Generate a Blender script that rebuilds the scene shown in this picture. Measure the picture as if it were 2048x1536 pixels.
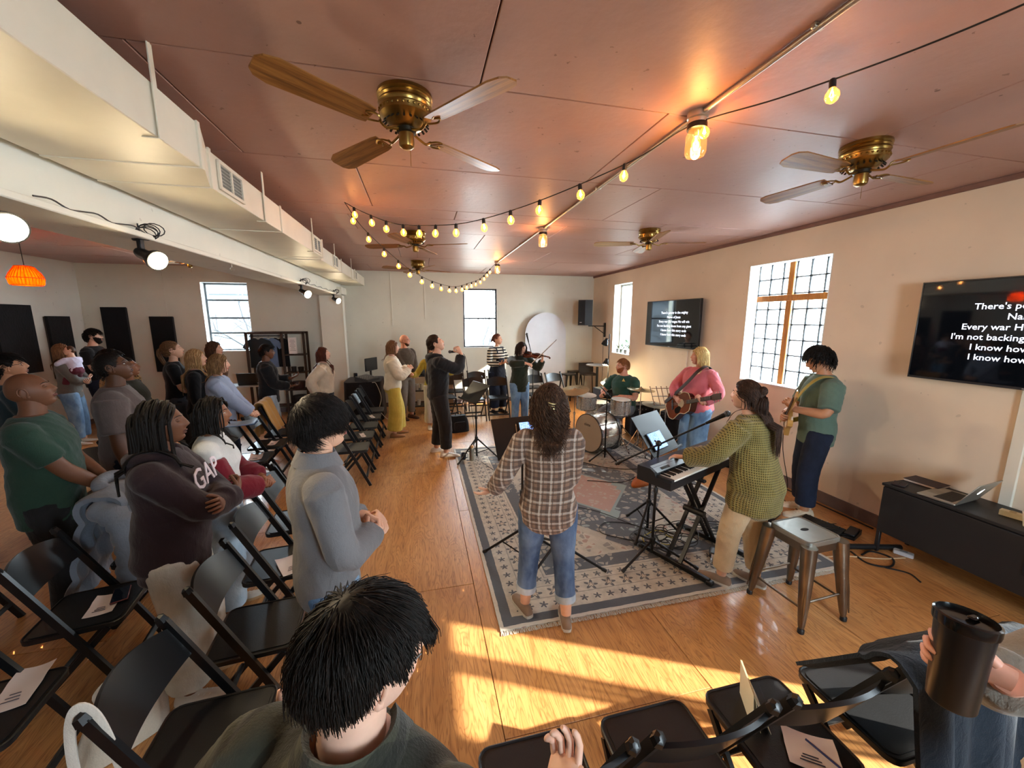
import bpy, bmesh, math, random
import numpy as np
from mathutils import Vector, Matrix, noise as mnoise
R = math.radians
PI = math.pi
scene = bpy.context.scene
for o in list(bpy.data.objects):
    bpy.data.objects.remove(o)
COL = scene.collection
rng = random.Random(7)

# ------------------------------------------------------------ camera
cam_data = bpy.data.cameras.new('camera')
cam_data.sensor_fit = 'HORIZONTAL'
cam_data.sensor_width = 36.0
cam_data.lens = 770.0 / 2048.0 * 36.0
cam_data.clip_start = 0.02
cam = bpy.data.objects.new('camera', cam_data)
COL.objects.link(cam)
cam.location = (0, 0, 2.05)
cam.rotation_euler = (R(90 - 9.583), 0, R(-13.2586))
scene.camera = cam

# ------------------------------------------------------------ world, sun, exposure
WORLD_STRENGTH = 10.0
SUN_STRENGTH = 5.5
EXPOSURE = 2.2
world = bpy.data.worlds.new('sky')
scene.world = world
world.use_nodes = True
wn = world.node_tree
bg = wn.nodes['Background']
bg.inputs[0].default_value = (0.80, 0.93, 1.0, 1)
bg.inputs[1].default_value = WORLD_STRENGTH
sun_data = bpy.data.lights.new('sun', 'SUN')
sun_data.energy = SUN_STRENGTH
sun_data.angle = R(0.6)
sun_data.color = (1.0, 0.90, 0.74)
sun = bpy.data.objects.new('sun', sun_data)
COL.objects.link(sun)
sun_dir = Vector((-0.90 * math.cos(R(29)), 0.435 * math.cos(R(29)), -math.sin(R(29))))
sun.rotation_euler = sun_dir.to_track_quat('-Z', 'Y').to_euler()
sun.location = (12, -4, 9)
vs = scene.view_settings
vs.view_transform = 'Standard'
vs.look = 'None'
vs.gamma = 1.0
vs.use_curve_mapping = False
vs.exposure = EXPOSURE
try:
    scene.cycles.max_bounces = 8
    scene.cycles.diffuse_bounces = 5
    scene.cycles.transparent_max_bounces = 12
    scene.cycles.sample_clamp_indirect = 6.0
except Exception:
    pass

# ------------------------------------------------------------ materials
def lin(h):
    if isinstance(h, str):
        h = h.lstrip('#')
        c = [int(h[i:i + 2], 16) / 255 for i in (0, 2, 4)]
        return tuple((x / 12.92 if x <= .04045 else ((x + .055) / 1.055) ** 2.4) for x in c)
    return tuple(h)

class NT:
    """tiny node-tree helper"""
    def __init__(self, name):
        self.m = bpy.data.materials.new(name)
        self.m.use_nodes = True
        self.t = self.m.node_tree
        self.b = self.t.nodes['Principled BSDF']
        self.out = self.t.nodes['Material Output']
    def n(self, typ, **kw):
        nd = self.t.nodes.new(typ)
        for k, v in kw.items():
            if k in ('operation', 'blend_type', 'data_type', 'wave_type', 'bands_direction', 'feature', 'noise_dimensions', 'rings_direction', 'distance', 'wave_profile'):
                setattr(nd, k, v)
        return nd
    def link(self, a, b):
        self.t.links.new(a, b)
    def put(self, sock, v):
        if hasattr(v, 'is_output') or isinstance(v, bpy.types.NodeSocket):
            self.link(v, sock)
        elif isinstance(v, (tuple, list)):
            sock.default_value = tuple(v) + ((1,) if len(v) == 3 and len(sock.default_value) == 4 else ())
        else:
            sock.default_value = v
    def math(self, op, a, b=None, c=None):
        nd = self.n('ShaderNodeMath', operation=op)
        self.put(nd.inputs[0], a)
        if b is not None: self.put(nd.inputs[1], b)
        if c is not None: self.put(nd.inputs[2], c)
        return nd.outputs[0]
    def coord(self, kind='Object', scale=(1, 1, 1), rot=(0, 0, 0), loc=(0, 0, 0)):
        if kind == 'Position':
            src = self.n('ShaderNodeNewGeometry').outputs['Position']
        else:
            src = self.n('ShaderNodeTexCoord').outputs[kind]
        mp = self.n('ShaderNodeMapping')
        self.link(src, mp.inputs[0])
        mp.inputs['Scale'].default_value = scale
        mp.inputs['Rotation'].default_value = rot
        mp.inputs['Location'].default_value = loc
        return mp.outputs[0]
    def noise(self, vec, scale=5, detail=3, rough=.5, dist=0):
        nd = self.n('ShaderNodeTexNoise')
        self.put(nd.inputs['Vector'], vec)
        nd.inputs['Scale'].default_value = scale
        nd.inputs['Detail'].default_value = detail
        nd.inputs['Roughness'].default_value = rough
        nd.inputs['Distortion'].default_value = dist
        return nd.outputs[0]
    def voro(self, vec, scale=5, feature='F1', out='Distance'):
        nd = self.n('ShaderNodeTexVoronoi', feature=feature)
        self.put(nd.inputs['Vector'], vec)
        nd.inputs['Scale'].default_value = scale
        return nd.outputs[out]
    def ramp(self, fac, stops):
        nd = self.n('ShaderNodeValToRGB')
        self.put(nd.inputs[0], fac)
        el = nd.color_ramp.elements
        while len(el) < len(stops): el.new(0.5)
        for e, (p, c) in zip(el, stops):
            e.position = p
            e.color = tuple(lin(c)) + (1,) if not (isinstance(c, tuple) and len(c) == 4) else c
        return nd.outputs[0]
    def mix(self, fac, a, b, blend='MIX'):
        nd = self.n('ShaderNodeMix', data_type='RGBA', blend_type=blend)
        self.put(nd.inputs[0], fac)
        for s, v in ((nd.inputs[6], a), (nd.inputs[7], b)):
            if isinstance(v, str): v = lin(v)
            self.put(s, v)
        return nd.outputs[2]
    def sep(self, vec):
        nd = self.n('ShaderNodeSeparateXYZ')
        self.link(vec, nd.inputs[0])
        return nd.outputs
    def bump(self, h, strength=.2, dist=.01):
        nd = self.n('ShaderNodeBump')
        nd.inputs['Strength'].default_value = strength
        nd.inputs['Distance'].default_value = dist
        self.put(nd.inputs['Height'], h)
        self.link(nd.outputs[0], self.b.inputs['Normal'])
    def set(self, **kw):
        names = dict(color='Base Color', rough='Roughness', metal='Metallic', spec='Specular IOR Level', trans='Transmission Weight', ior='IOR', alpha='Alpha', sheen='Sheen Weight', coat='Coat Weight', sss='Subsurface Weight', emis='Emission Color', estr='Emission Strength', aniso='Anisotropic')
        for k, v in kw.items():
            if k in ('color', 'emis') and isinstance(v, str): v = lin(v)
            self.put(self.b.inputs[names[k]], v)
        return self

MATS = {}
def M(name, color='#808080', rough=.6, metal=0., var=.12, scale=9., bump=0., bscale=60., spec=.5, stretch=(1, 1, 1), sheen=0., coat=0.):
    """plain procedural material: two-tone noise over the base colour, optional fine relief"""
    if name in MATS: return MATS[name]
    t = NT(name)
    c = lin(color)
    v = t.coord('Object', stretch)
    nz = t.noise(v, scale, 4, .55)
    col = t.ramp(nz, [(.3, tuple(max(0, x * (1 - var)) for x in c) + (1,)), (.7, tuple(min(1, x * (1 + var)) for x in c) + (1,))])
    t.set(color=col, rough=rough, metal=metal, spec=spec, sheen=sheen, coat=coat)
    if bump:
        t.bump(t.noise(v, bscale, 3, .6), bump, .004)
    MATS[name] = t.m
    return t.m

def fabric(name, color, rough=.9, var=.12, weave=220., bump=.35, fold=.0, sheen=.15):
    if name in MATS: return MATS[name]
    t = NT(name)
    c = lin(color)
    v = t.coord('Object')
    big = t.noise(v, 6, 3, .5)
    fine = t.noise(v, weave, 2, .7)
    f = t.math('ADD', t.math('MULTIPLY', big, .6), t.math('MULTIPLY', fine, .4))
    col = t.ramp(f, [(.35, tuple(x * (1 - var) for x in c) + (1,)), (.65, tuple(min(1, x * (1 + var)) for x in c) + (1,))])
    t.set(color=col, rough=rough, sheen=sheen, spec=.25)
    hgt = t.math('ADD', t.math('MULTIPLY', fine, .25), t.noise(t.coord('Object', (1, 1, .45)), 22, 3, .55, 1.2))
    t.bump(hgt, bump, .012)
    MATS[name] = t.m
    return t.m

def emissive(name, color, strength):
    if name in MATS: return MATS[name]
    t = NT(name)
    nz = t.noise(t.coord('Object'), 3, 1)
    t.set(color=color, emis=t.mix(t.math('MULTIPLY', nz, .1), color, '#ffffff'), estr=strength)
    MATS[name] = t.m
    return t.m

# ------------------------------------------------------------ mesh builder
class MB:
    def __init__(s):
        s.v = []; s.f = []; s.mi = []; s.nv = 0
    def add(s, verts, faces, mi=0):
        b = s.nv
        verts = np.asarray(verts, float).reshape(-1, 3)
        s.v.append(verts); s.nv += len(verts)
        for f in faces:
            s.f.append(tuple(i + b for i in f)); s.mi.append(mi)
        return s
    def box(s, c, d, b=0., rot=None, mi=0):
        """box of full size d at centre c, chamfer b, rot = 3x3 / Euler tuple in degrees"""
        hx, hy, hz = d[0] / 2, d[1] / 2, d[2] / 2
        if b <= 0:
            v = np.array([[x, y, z] for x in (-hx, hx) for y in (-hy, hy) for z in (-hz, hz)])
            f = [(0, 1, 3, 2), (4, 6, 7, 5), (0, 4, 5, 1), (2, 3, 7, 6), (0, 2, 6, 4), (1, 5, 7, 3)]
        else:
            b = min(b, hx * .98, hy * .98, hz * .98)
            v = []; idx = {}
            for sx in (-1, 1):
                for sy in (-1, 1):
                    for sz in (-1, 1):
                        for a in range(3):
                            p = [sx * (hx - b), sy * (hy - b), sz * (hz - b)]
                            p[a] = (sx * hx, sy * hy, sz * hz)[a]
                            idx[(sx, sy, sz, a)] = len(v); v.append(p)
            v = np.array(v); f = []
            S = (-1, 1)
            for a in range(3):
                o = [i for i in range(3) if i != a]
                for sa in S:
                    q = []
                    for (p, r) in ((-1, -1), (1, -1), (1, 1), (-1, 1)):
                        k = [0, 0, 0]; k[a] = sa; k[o[0]] = p; k[o[1]] = r
                        q.append(idx[(k[0], k[1], k[2], a)])
                    f.append(tuple(q))
                for p in S:
                    for r in S:
                        q = []
                        for (sa, ax) in ((-1, o[0]), (1, o[0]), (1, o[1]), (-1, o[1])):
                            k = [0, 0, 0]; k[a] = sa; k[o[0]] = p; k[o[1]] = r
                            q.append(idx[(k[0], k[1], k[2], ax)])
                        f.append(tuple(q))
            for sx in S:
                for sy in S:
                    for sz in S:
                        f.append(tuple(idx[(sx, sy, sz, a)] for a in range(3)))
        v = np.array(v)
        if rot is not None:
            v = v @ rotm(rot).T
        s.add(v + np.array(c), f, mi)
        s.fix = True
        return s
    def tube(s, pts, r, n=8, caps=True, mi=0, flat=1., up=None, closed=False):
        """swept round/flat tube through pts; r scalar or per point"""
        P = np.asarray(pts, float); k = len(P)
        rr = np.full(k, r, float) if np.isscalar(r) else np.asarray(r, float)
        T = np.zeros_like(P)
        if closed:
            T = np.roll(P, -1, 0) - np.roll(P, 1, 0)
        else:
            T[1:-1] = P[2:] - P[:-2]; T[0] = P[1] - P[0]; T[-1] = P[-1] - P[-2]
        T /= np.maximum(np.linalg.norm(T, axis=1, keepdims=True), 1e-9)
        u = np.array(up, float) if up is not None else np.array([0, 0, 1.])
        if abs(T[0] @ u) > .95: u = np.array([1., 0, 0]) if up is None else np.array([0, 1., 0])
        V = []
        a = np.linspace(0, 2 * PI, n, endpoint=False) + PI / n
        ca, sa = np.cos(a)[:, None], np.sin(a)[:, None]
        for i in range(k):
            u = u - T[i] * (u @ T[i]); u /= max(np.linalg.norm(u), 1e-9)
            w = np.cross(T[i], u)
            V.append(P[i] + rr[i] * (ca * w + sa * u * flat))
        V = np.concatenate(V); F = []
        kk = k if closed else k - 1
        for i in range(kk):
            i2 = (i + 1) % k
            for j in range(n):
                j2 = (j + 1) % n
                F.append((i * n + j, i * n + j2, i2 * n + j2, i2 * n + j))
        if caps and not closed:
            F.append(tuple(range(n - 1, -1, -1))); F.append(tuple((k - 1) * n + j for j in range(n)))
        return s.add(V, F, mi)
    def cyl(s, p0, p1, r0, r1=None, n=16, mi=0):
        return s.tube([p0, p1], [r0, r0 if r1 is None else r1], n, True, mi)
    def lathe(s, prof, n=24, c=(0, 0, 0), rot=None, mi=0, a0=0, a1=2 * PI):
        full = abs(a1 - a0 - 2 * PI) < 1e-6
        m = n if full else n + 1
        a = np.linspace(a0, a1, n, endpoint=False) if full else np.linspace(a0, a1, n + 1)
        V = []
        for (r, z) in prof:
            V.append(np.stack([r * np.cos(a), r * np.sin(a), np.full(m, z)], 1))
        V = np.concatenate(V); F = []
        for i in range(len(prof) - 1):
            for j in range(n):
                j2 = (j + 1) % m
                F.append((i * m + j, i * m + j2, (i + 1) * m + j2, (i + 1) * m + j))
        if full:
            if prof[0][0] > 1e-5: F.append(tuple(range(m - 1, -1, -1)))
            if prof[-1][0] > 1e-5: F.append(tuple((len(prof) - 1) * m + j for j in range(m)))
        if rot is not None: V = V @ rotm(rot).T
        return s.add(V + np.array(c), F, mi)
    def ball(s, c, r, nu=16, nv=10, rot=None, mi=0):
        r = (r, r, r) if np.isscalar(r) else r
        V = []
        for i in range(nv + 1):
            t = PI * i / nv
            for j in range(nu):
                p = 2 * PI * j / nu
                V.append((r[0] * math.sin(t) * math.cos(p), r[1] * math.sin(t) * math.sin(p), r[2] * math.cos(t)))
        V = np.array(V); F = []
        for i in range(nv):
            for j in range(nu):
                F.append((i * nu + j, (i + 1) * nu + j, (i + 1) * nu + (j + 1) % nu, i * nu + (j + 1) % nu))
        if rot is not None: V = V @ rotm(rot).T
        return s.add(V + np.array(c), F, mi)
    def loft(s, rings, caps=True, mi=0):
        """rings: list of (n,3) arrays"""
        n = len(rings[0]); V = np.concatenate(rings); F = []
        for i in range(len(rings) - 1):
            for j in range(n):
                j2 = (j + 1) % n
                F.append((i * n + j, i * n + j2, (i + 1) * n + j2, (i + 1) * n + j))
        if caps:
            F.append(tuple(range(n - 1, -1, -1))); F.append(tuple((len(rings) - 1) * n + j for j in range(n)))
        return s.add(V, F, mi)
    def grid(s, P, mi=0, thick=0.):
        """P: array (a,b,3) surface; with thick it becomes a shell"""
        P = np.asarray(P, float); a, b = P.shape[:2]
        F = [(i * b + j, i * b + j + 1, (i + 1) * b + j + 1, (i + 1) * b + j) for i in range(a - 1) for j in range(b - 1)]
        if not thick:
            return s.add(P.reshape(-1, 3), F, mi)
        du = np.gradient(P, axis=0); dv = np.gradient(P, axis=1)
        N = np.cross(du, dv); N /= np.maximum(np.linalg.norm(N, axis=2, keepdims=True), 1e-9)
        Q = P - N * thick
        V = np.concatenate([P.reshape(-1, 3), Q.reshape(-1, 3)]); o = a * b
        F2 = [tuple(reversed([i + o for i in f])) for f in F]
        rim = [i * b for i in range(a)] + [(a - 1) * b + j for j in range(1, b)] + [i * b + b - 1 for i in range(a - 2, -1, -1)] + [j for j in range(b - 2, 0, -1)]
        E_ = [(rim[(k + 1) % len(rim)], rim[k], rim[k] + o, rim[(k + 1) % len(rim)] + o) for k in range(len(rim))]
        return s.add(V, F + F2 + E_, mi)
    def prism(s, poly, z0, z1, rot=None, c=(0, 0, 0), mi=0):
        n = len(poly)
        V = np.array([(x, y, z0) for x, y in poly] + [(x, y, z1) for x, y in poly], float)
        if rot is not None: V = V @ rotm(rot).T
        F = [tuple(range(n - 1, -1, -1)), tuple(range(n, 2 * n))] + [(i, (i + 1) % n, n + (i + 1) % n, n + i) for i in range(n)]
        return s.add(V + np.array(c), F, mi)
    def mesh(s, name, mats, smooth=38):
        me = bpy.data.meshes.new(name)
        V = np.concatenate(s.v) if s.v else np.zeros((0, 3))
        me.from_pydata(V.tolist(), [], s.f)
        for m in (mats if isinstance(mats, (list, tuple)) else [mats]):
            me.materials.append(m)
        if any(s.mi): me.polygons.foreach_set('material_index', s.mi)
        bm = bmesh.new(); bm.from_mesh(me)
        bmesh.ops.recalc_face_normals(bm, faces=bm.faces)
        bm.to_mesh(me); bm.free()
        if smooth:
            me.polygons.foreach_set('use_smooth', [True] * len(me.polygons))
            me.set_sharp_from_angle(angle=R(smooth))
        me.update()
        return me
    def build(s, name, mats, parent=None, loc=(0, 0, 0), rot=(0, 0, 0), smooth=38):
        return link(name, s.mesh(name, mats, smooth), parent, loc, rot)

def rotm(r):
    if isinstance(r, np.ndarray): return r
    if isinstance(r, Matrix): return np.array(r.to_3x3())
    from mathutils import Euler
    return np.array(Euler([R(x) for x in r]).to_matrix())

def link(name, data, parent=None, loc=(0, 0, 0), rot=(0, 0, 0)):
    o = bpy.data.objects.new(name, data)
    COL.objects.link(o)
    o.location = loc
    o.rotation_euler = [R(x) for x in rot]
    if parent is not None: o.parent = parent
    return o

def tag(o, label=None, cat=None, group=None, kind=None):
    if label: o['label'] = label
    if cat: o['category'] = cat
    if group: o['group'] = group
    if kind: o['kind'] = kind
    return o

def thing(name, label, cat, loc=(0, 0, 0), rz=0, group=None, rot=None):
    o = bpy.data.objects.new(name, None)
    o.empty_display_size = .1
    COL.objects.link(o)
    o.location = loc
    o.rotation_euler = [R(a) for a in rot] if rot else (0, 0, R(rz))
    return tag(o, label, cat, group)

def copy_tree(o, parent=None):
    c = o.copy(); COL.objects.link(c); c.parent = parent
    for ch in list(o.children): copy_tree(ch, c)
    return c

def struct(o): return tag(o, kind='structure')

def bez(p0, p1, p2, p3, n=12):
    t = np.linspace(0, 1, n)[:, None]
    p0, p1, p2, p3 = [np.asarray(p, float) for p in (p0, p1, p2, p3)]
    return (1 - t) ** 3 * p0 + 3 * (1 - t) ** 2 * t * p1 + 3 * (1 - t) * t * t * p2 + t ** 3 * p3

def smooth_path(pts, sub=6):
    """Catmull-Rom through pts"""
    P = np.asarray(pts, float)
    Q = np.concatenate([[2 * P[0] - P[1]], P, [2 * P[-1] - P[-2]]])
    out = []
    for i in range(1, len(Q) - 2):
        for t in np.linspace(0, 1, sub, endpoint=False):
            a, b, c, d = Q[i - 1], Q[i], Q[i + 1], Q[i + 2]
            out.append(.5 * (2 * b + (c - a) * t + (2 * a - 5 * b + 4 * c - d) * t * t + (3 * b - a - 3 * c + d) * t ** 3))
    out.append(P[-1])
    return np.array(out)

def text_mesh(name, body, size, mat, parent, loc, rot, align='CENTER', extrude=.0008, bold=False):
    cu = bpy.data.curves.new(name, 'FONT')
    cu.body = body; cu.size = size; cu.align_x = align; cu.extrude = extrude
    cu.resolution_u = 2
    if bold: cu.offset = size * .006
    tmp = bpy.data.objects.new(name, cu)
    COL.objects.link(tmp)
    dg = bpy.context.evaluated_depsgraph_get()
    me = bpy.data.meshes.new_from_object(tmp.evaluated_get(dg))
    bpy.data.objects.remove(tmp)
    me.materials.clear(); me.materials.append(mat)
    return link(name, me, parent, loc, rot)
# ------------------------------------------------------------ room shell
XL, XR, YB, YF, HT = -6.4, 4.35, 9.35, -2.6, 3.11

def wall_mat(name, color, seed=0.):
    t = NT(name)
    p = t.coord('Position', loc=(seed, seed, 0))
    a = t.noise(p, 1.3, 4, .55)
    b = t.noise(p, 45, 2, .6)
    c = lin(color)
    col = t.ramp(a, [(.3, tuple(x * .93 for x in c) + (1,)), (.7, tuple(min(1, x * 1.05) for x in c) + (1,))])
    speck = t.math('GREATER_THAN', t.noise(p, 14, 1, .4), .76)
    col = t.mix(t.math('MULTIPLY', speck, .25), col, '#8d8070')
    t.set(color=col, rough=.72, spec=.3)
    t.bump(t.math('ADD', t.math('MULTIPLY', b, .4), a), .12, .01)
    MATS[name] = t.m
    return t.m
W_CREAM = wall_mat('wall_paint_cream', '#d8d6c8')
W_BEIGE = wall_mat('wall_paint_beige', '#e4d3be', 3)
W_LEFT = wall_mat('wall_paint_left', '#d6d0c4', 7)
W_WHITE = wall_mat('beam_paint_white', '#e2dfd2', 11)

def ceiling_mat():
    t = NT('ceiling_paint_mauve')
    p = t.coord('Position')
    rnd = t.n('ShaderNodeObjectInfo').outputs['Random']
    big = t.noise(p, 1.1, 4, .6)
    col = t.ramp(big, [(.25, '#ab877d'), (.55, '#b69186'), (.8, '#bf9b90')])
    col = t.mix(t.math('MULTIPLY', rnd, .22), col, '#a17b70')
    # nail heads, chips and old holes in the boards
    n1 = t.noise(p, 9, 2, .5)
    chips = t.math('GREATER_THAN', t.noise(t.coord('Position', (1, 1, 1)), 21, 3, .5), .70)
    chips = t.math('MULTIPLY', chips, t.math('GREATER_THAN', n1, .52))
    dots = t.math('LESS_THAN', t.voro(p, 3.3), .035)
    col = t.mix(t.math('MULTIPLY', chips, .55), col, '#6d4a40')
    col = t.mix(t.math('MULTIPLY', dots, .75), col, '#5d3d36')
    t.set(color=col, rough=t.math('ADD', .38, t.math('MULTIPLY', big, .2)), spec=.4)
    t.bump(t.math('ADD', t.noise(p, 18, 3, .5), t.math('MULTIPLY', chips, -1.0)), .16, .012)
    return t.m

def floor_mat():
    t = NT('floor_oak_plywood')
    p = t.coord('Position')
    rnd = t.n('ShaderNodeObjectInfo').outputs['Random']
    off = t.math('MULTIPLY', rnd, 37.0)
    cmb = t.n('ShaderNodeCombineXYZ')
    t.put(cmb.inputs[0], off); t.put(cmb.inputs[1], t.math('MULTIPLY', rnd, 11.0))
    add = t.n('ShaderNodeVectorMath', operation='ADD')
    t.link(p, add.inputs[0]); t.link(cmb.outputs[0], add.inputs[1])
    mp = t.n('ShaderNodeMapping'); t.link(add.outputs[0], mp.inputs[0]); mp.inputs['Scale'].default_value = (5.2, .75, 1)
    cath = t.noise(mp.outputs[0], 1.6, 2, .45, 1.6)
    rings = t.math('FRACT', t.math('MULTIPLY', cath, 13.0))
    rings = t.math('ABSOLUTE', t.math('SUBTRACT', rings, .5))
    mp2 = t.n('ShaderNodeMapping'); t.link(add.outputs[0], mp2.inputs[0]); mp2.inputs['Scale'].default_value = (95, 4, 1)
    pore = t.noise(mp2.outputs[0], 1, 3, .65)
    big = t.noise(p, .8, 3, .5)
    col = t.ramp(t.math('ADD', t.math('MULTIPLY', cath, .7), t.math('MULTIPLY', big, .3)), [(.25, '#b57d45'), (.5, '#cd9458'), (.75, '#dba468')])
    col = t.mix(t.math('MULTIPLY', t.math('POWER', t.math('SUBTRACT', 1.0, t.math('MULTIPLY', rings, 2)), 3.0), .45), col, '#6e3a18')
    col = t.mix(t.math('MULTIPLY', t.math('GREATER_THAN', pore, .58), .38), col, '#6b3716')
    col = t.mix(t.math('MULTIPLY', rnd, .25), col, '#8c4a22')
    t.set(color=col, rough=t.math('ADD', .30, t.math('MULTIPLY', pore, .18)), spec=.5, coat=.15)
    t.bump(t.math('ADD', pore, t.math('MULTIPLY', rings, .3)), .12, .004)
    return t.m
CEIL = ceiling_mat(); FLOOR = floor_mat()

def wall_cells(a0, a1, z0, z1, holes):
    xs = sorted(set([a0, a1] + [h[i] for h in holes for i in (0, 1)]))
    zs = sorted(set([z0, z1] + [h[i] for h in holes for i in (2, 3)]))
    for i in range(len(xs) - 1):
        for j in range(len(zs) - 1):
            cx, cz = (xs[i] + xs[i + 1]) / 2, (zs[j] + zs[j + 1]) / 2
            if any(h[0] < cx < h[1] and h[2] < cz < h[3] for h in holes): continue
            yield xs[i], xs[i + 1], zs[j], zs[j + 1]

TH = .28
back_holes = [(1.0, 1.83, 1.36, 2.77), (-4.36, -3.5, 1.37, 2.80)]
right_holes = [(7.47, 8.24, 1.27, 2.82), (3.40, 4.48, 1.21, 2.75), (-.56, .33, 1.36, 2.77)]
front_holes = [(1.4, 2.5, 1.2, 2.75)]  # opening for the added fill window behind the camera
m = MB()
for a, b, c, d in wall_cells(XL - TH, XR + TH, -.15, HT + .2, back_holes):
    m.box(((a + b) / 2, YB + TH / 2, (c + d) / 2), (b - a, TH, d - c))
struct(m.build('wall_back', W_CREAM, smooth=0))
m = MB()
for a, b, c, d in wall_cells(YF, YB, -.15, HT + .2, right_holes):
    m.box((XR + TH / 2, (a + b) / 2, (c + d) / 2), (TH, b - a, d - c))
struct(m.build('wall_right', W_BEIGE, smooth=0))
m = MB()
m.box((XL - TH / 2, (YF + YB) / 2, HT / 2), (TH, YB - YF, HT + .4))
struct(m.build('wall_left', W_LEFT, smooth=0))
m = MB()
for a, b, c, d in wall_cells(XL - TH, XR + TH, -.15, HT + .2, front_holes):
    m.box(((a + b) / 2, YF - TH / 2, (c + d) / 2), (b - a, TH, d - c))
struct(m.build('wall_front', W_CREAM, smooth=0))

# floor: plywood sheets laid with staggered joints
fl = struct(MB().box(((XL + XR) / 2, (YF + YB) / 2, -.075), (XR - XL, YB - YF, .09)).build('floor', M('floor_joint', '#3a2010', .8), smooth=0))
sheet = {}
col_i = 0
x = .33 - 1.19 * 6
while x < XR:
    x1 = min(x + 1.19, XR); x0 = max(x, XL)
    if x1 - x0 > .05:
        k = round((x - .33) / 1.19)
        ph = 1.55 if k % 2 == 0 else 2.72 - 2.36
        y = ph - 2.36 * 3
        while y < YB:
            y0, y1 = max(y, YF), min(y + 2.36, YB)
            if y1 - y0 > .05:
                w, l = round(x1 - x0, 3), round(y1 - y0, 3)
                if (w, l) not in sheet:
                    sheet[(w, l)] = MB().box((0, 0, -.015), (w - .004, l - .004, .03), .0015).mesh('floor_sheet', FLOOR, 30)
                link('floor_sheet', sheet[(w, l)], fl, ((x0 + x1) / 2, (y0 + y1) / 2, rng.uniform(-.0006, 0)))
            y += 2.36
    x += 1.19

# ceiling: painted boards
ce = struct(MB().box(((XL + XR) / 2, (YF + YB) / 2, HT + .09), (XR - XL, YB - YF, .12)).build('ceiling', M('ceiling_joint', '#33201c', .9), smooth=0))
seam_y = [-2.6, -2.22, -1.17, -.12, .93, 1.98, 3.03, 4.10, 4.44, 5.12, 6.17, 7.22, 8.27, 9.35]
seam_x = [.9, -.3, .7, 1.6, .31, 1.31, 1.98, .4, 1.7, .85, 2.1, .2, 1.4]
cs = {}
for i in range(len(seam_y) - 1):
    y0, y1 = seam_y[i], seam_y[i + 1]
    x = seam_x[i] - 2.38 * 4
    while x < XR:
        x0, x1 = max(x, XL), min(x + 2.38, XR)
        if x1 - x0 > .05:
            w, l = round(x1 - x0, 3), round(y1 - y0, 3)
            if (w, l) not in cs:
                cs[(w, l)] = MB().box((0, 0, .015), (w - .007, l - .007, .03), .003).mesh('ceiling_board', CEIL, 30)
            link('ceiling_board', cs[(w, l)], ce, ((x0 + x1) / 2, (y0 + y1) / 2, HT + rng.uniform(0, .002)))
        x += 2.38

# skirting
BASE = M('baseboard_vinyl', '#6f605e', .55)
struct(MB().box((XR - .009, (YF + YB) / 2, .065), (.018, YB - YF, .13), .004).build('baseboard_right', BASE))
struct(MB().box(((XL + XR) / 2, YB - .009, .05), (XR - XL, .018, .10), .004).build('baseboard_back', BASE))
struct(MB().box((XL + .009, (YF + YB) / 2, .05), (.018, YB - YF, .10), .004).build('baseboard_left', BASE))
# thin cover strips over the board joints on the walls
for i, (x, z0) in enumerate(((-.62, 1.9), (.12, 2.05), (-5.0, 1.2))):
    struct(MB().box((x, YB - .004, (z0 + HT) / 2), (.018, .008, HT - z0), .002).build('trim_%d' % (i + 1), W_CREAM))
# cable raceways that run down the right wall below the screens
struct(MB().box((XR - .012, 5.62, .78), (.024, .05, 1.5), .004).build('trim_4', W_BEIGE))
struct(MB().box((XR - .012, 1.83, .9), (.024, .07, 1.6), .004).build('trim_5', W_WHITE))
struct(MB().box((XR - .012, 3.15, HT - .02), (.03, 12.5, .04), .004).build('trim_6', M('ceiling_edge_trim', '#7d5b52', .6)))  # thin brown strip along the top edge of the right wall

# steel beam, column
bm_ = struct(MB().box((-1.79, 3.4, 2.845), (.24, 11.9, .55), .006).build('trim_7', W_WHITE))
fl_ = MB().box((-1.80, 3.2, 2.55), (.40, 11.5, .035), .006).build('flange', W_WHITE, bm_)
MB().box((-1.79, 9.1, 2.64), (.45, .5, .15), .006).build('lintel', W_WHITE, bm_)
cl = struct(MB().box((-1.80, 8.98, 1.28), (.45, .24, 2.52), .008).build('trim_8', W_WHITE))
MB().box((-1.575, 8.86, 1.28), (.012, .03, 2.52), .003).build('corner_strip', W_WHITE, cl)

# ------------------------------------------------------------ windows
BLACKF = M('window_frame_black', '#26282b', .45)
WHITEF = M('window_frame_white', '#e9ebea', .5)
def glass_mat():
    t = NT('window_glass')
    tr = t.n('ShaderNodeBsdfTransparent'); tr.inputs[0].default_value = (.96, .98, 1, 1)
    gl = t.n('ShaderNodeBsdfGlossy'); gl.inputs['Roughness'].default_value = .02
    fr = t.n('ShaderNodeFresnel'); fr.inputs[0].default_value = 1.35
    nz = t.noise(t.coord('Object'), 3, 2)
    mx = t.n('ShaderNodeMixShader')
    t.link(t.math('MULTIPLY', fr.outputs[0], t.math('ADD', .6, t.math('MULTIPLY', nz, .2))), mx.inputs[0])
    t.link(tr.outputs[0], mx.inputs[1]); t.link(gl.outputs[0], mx.inputs[2])
    t.link(mx.outputs[0], t.out.inputs[0])
    return t.m
GLASS = glass_mat()
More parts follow.
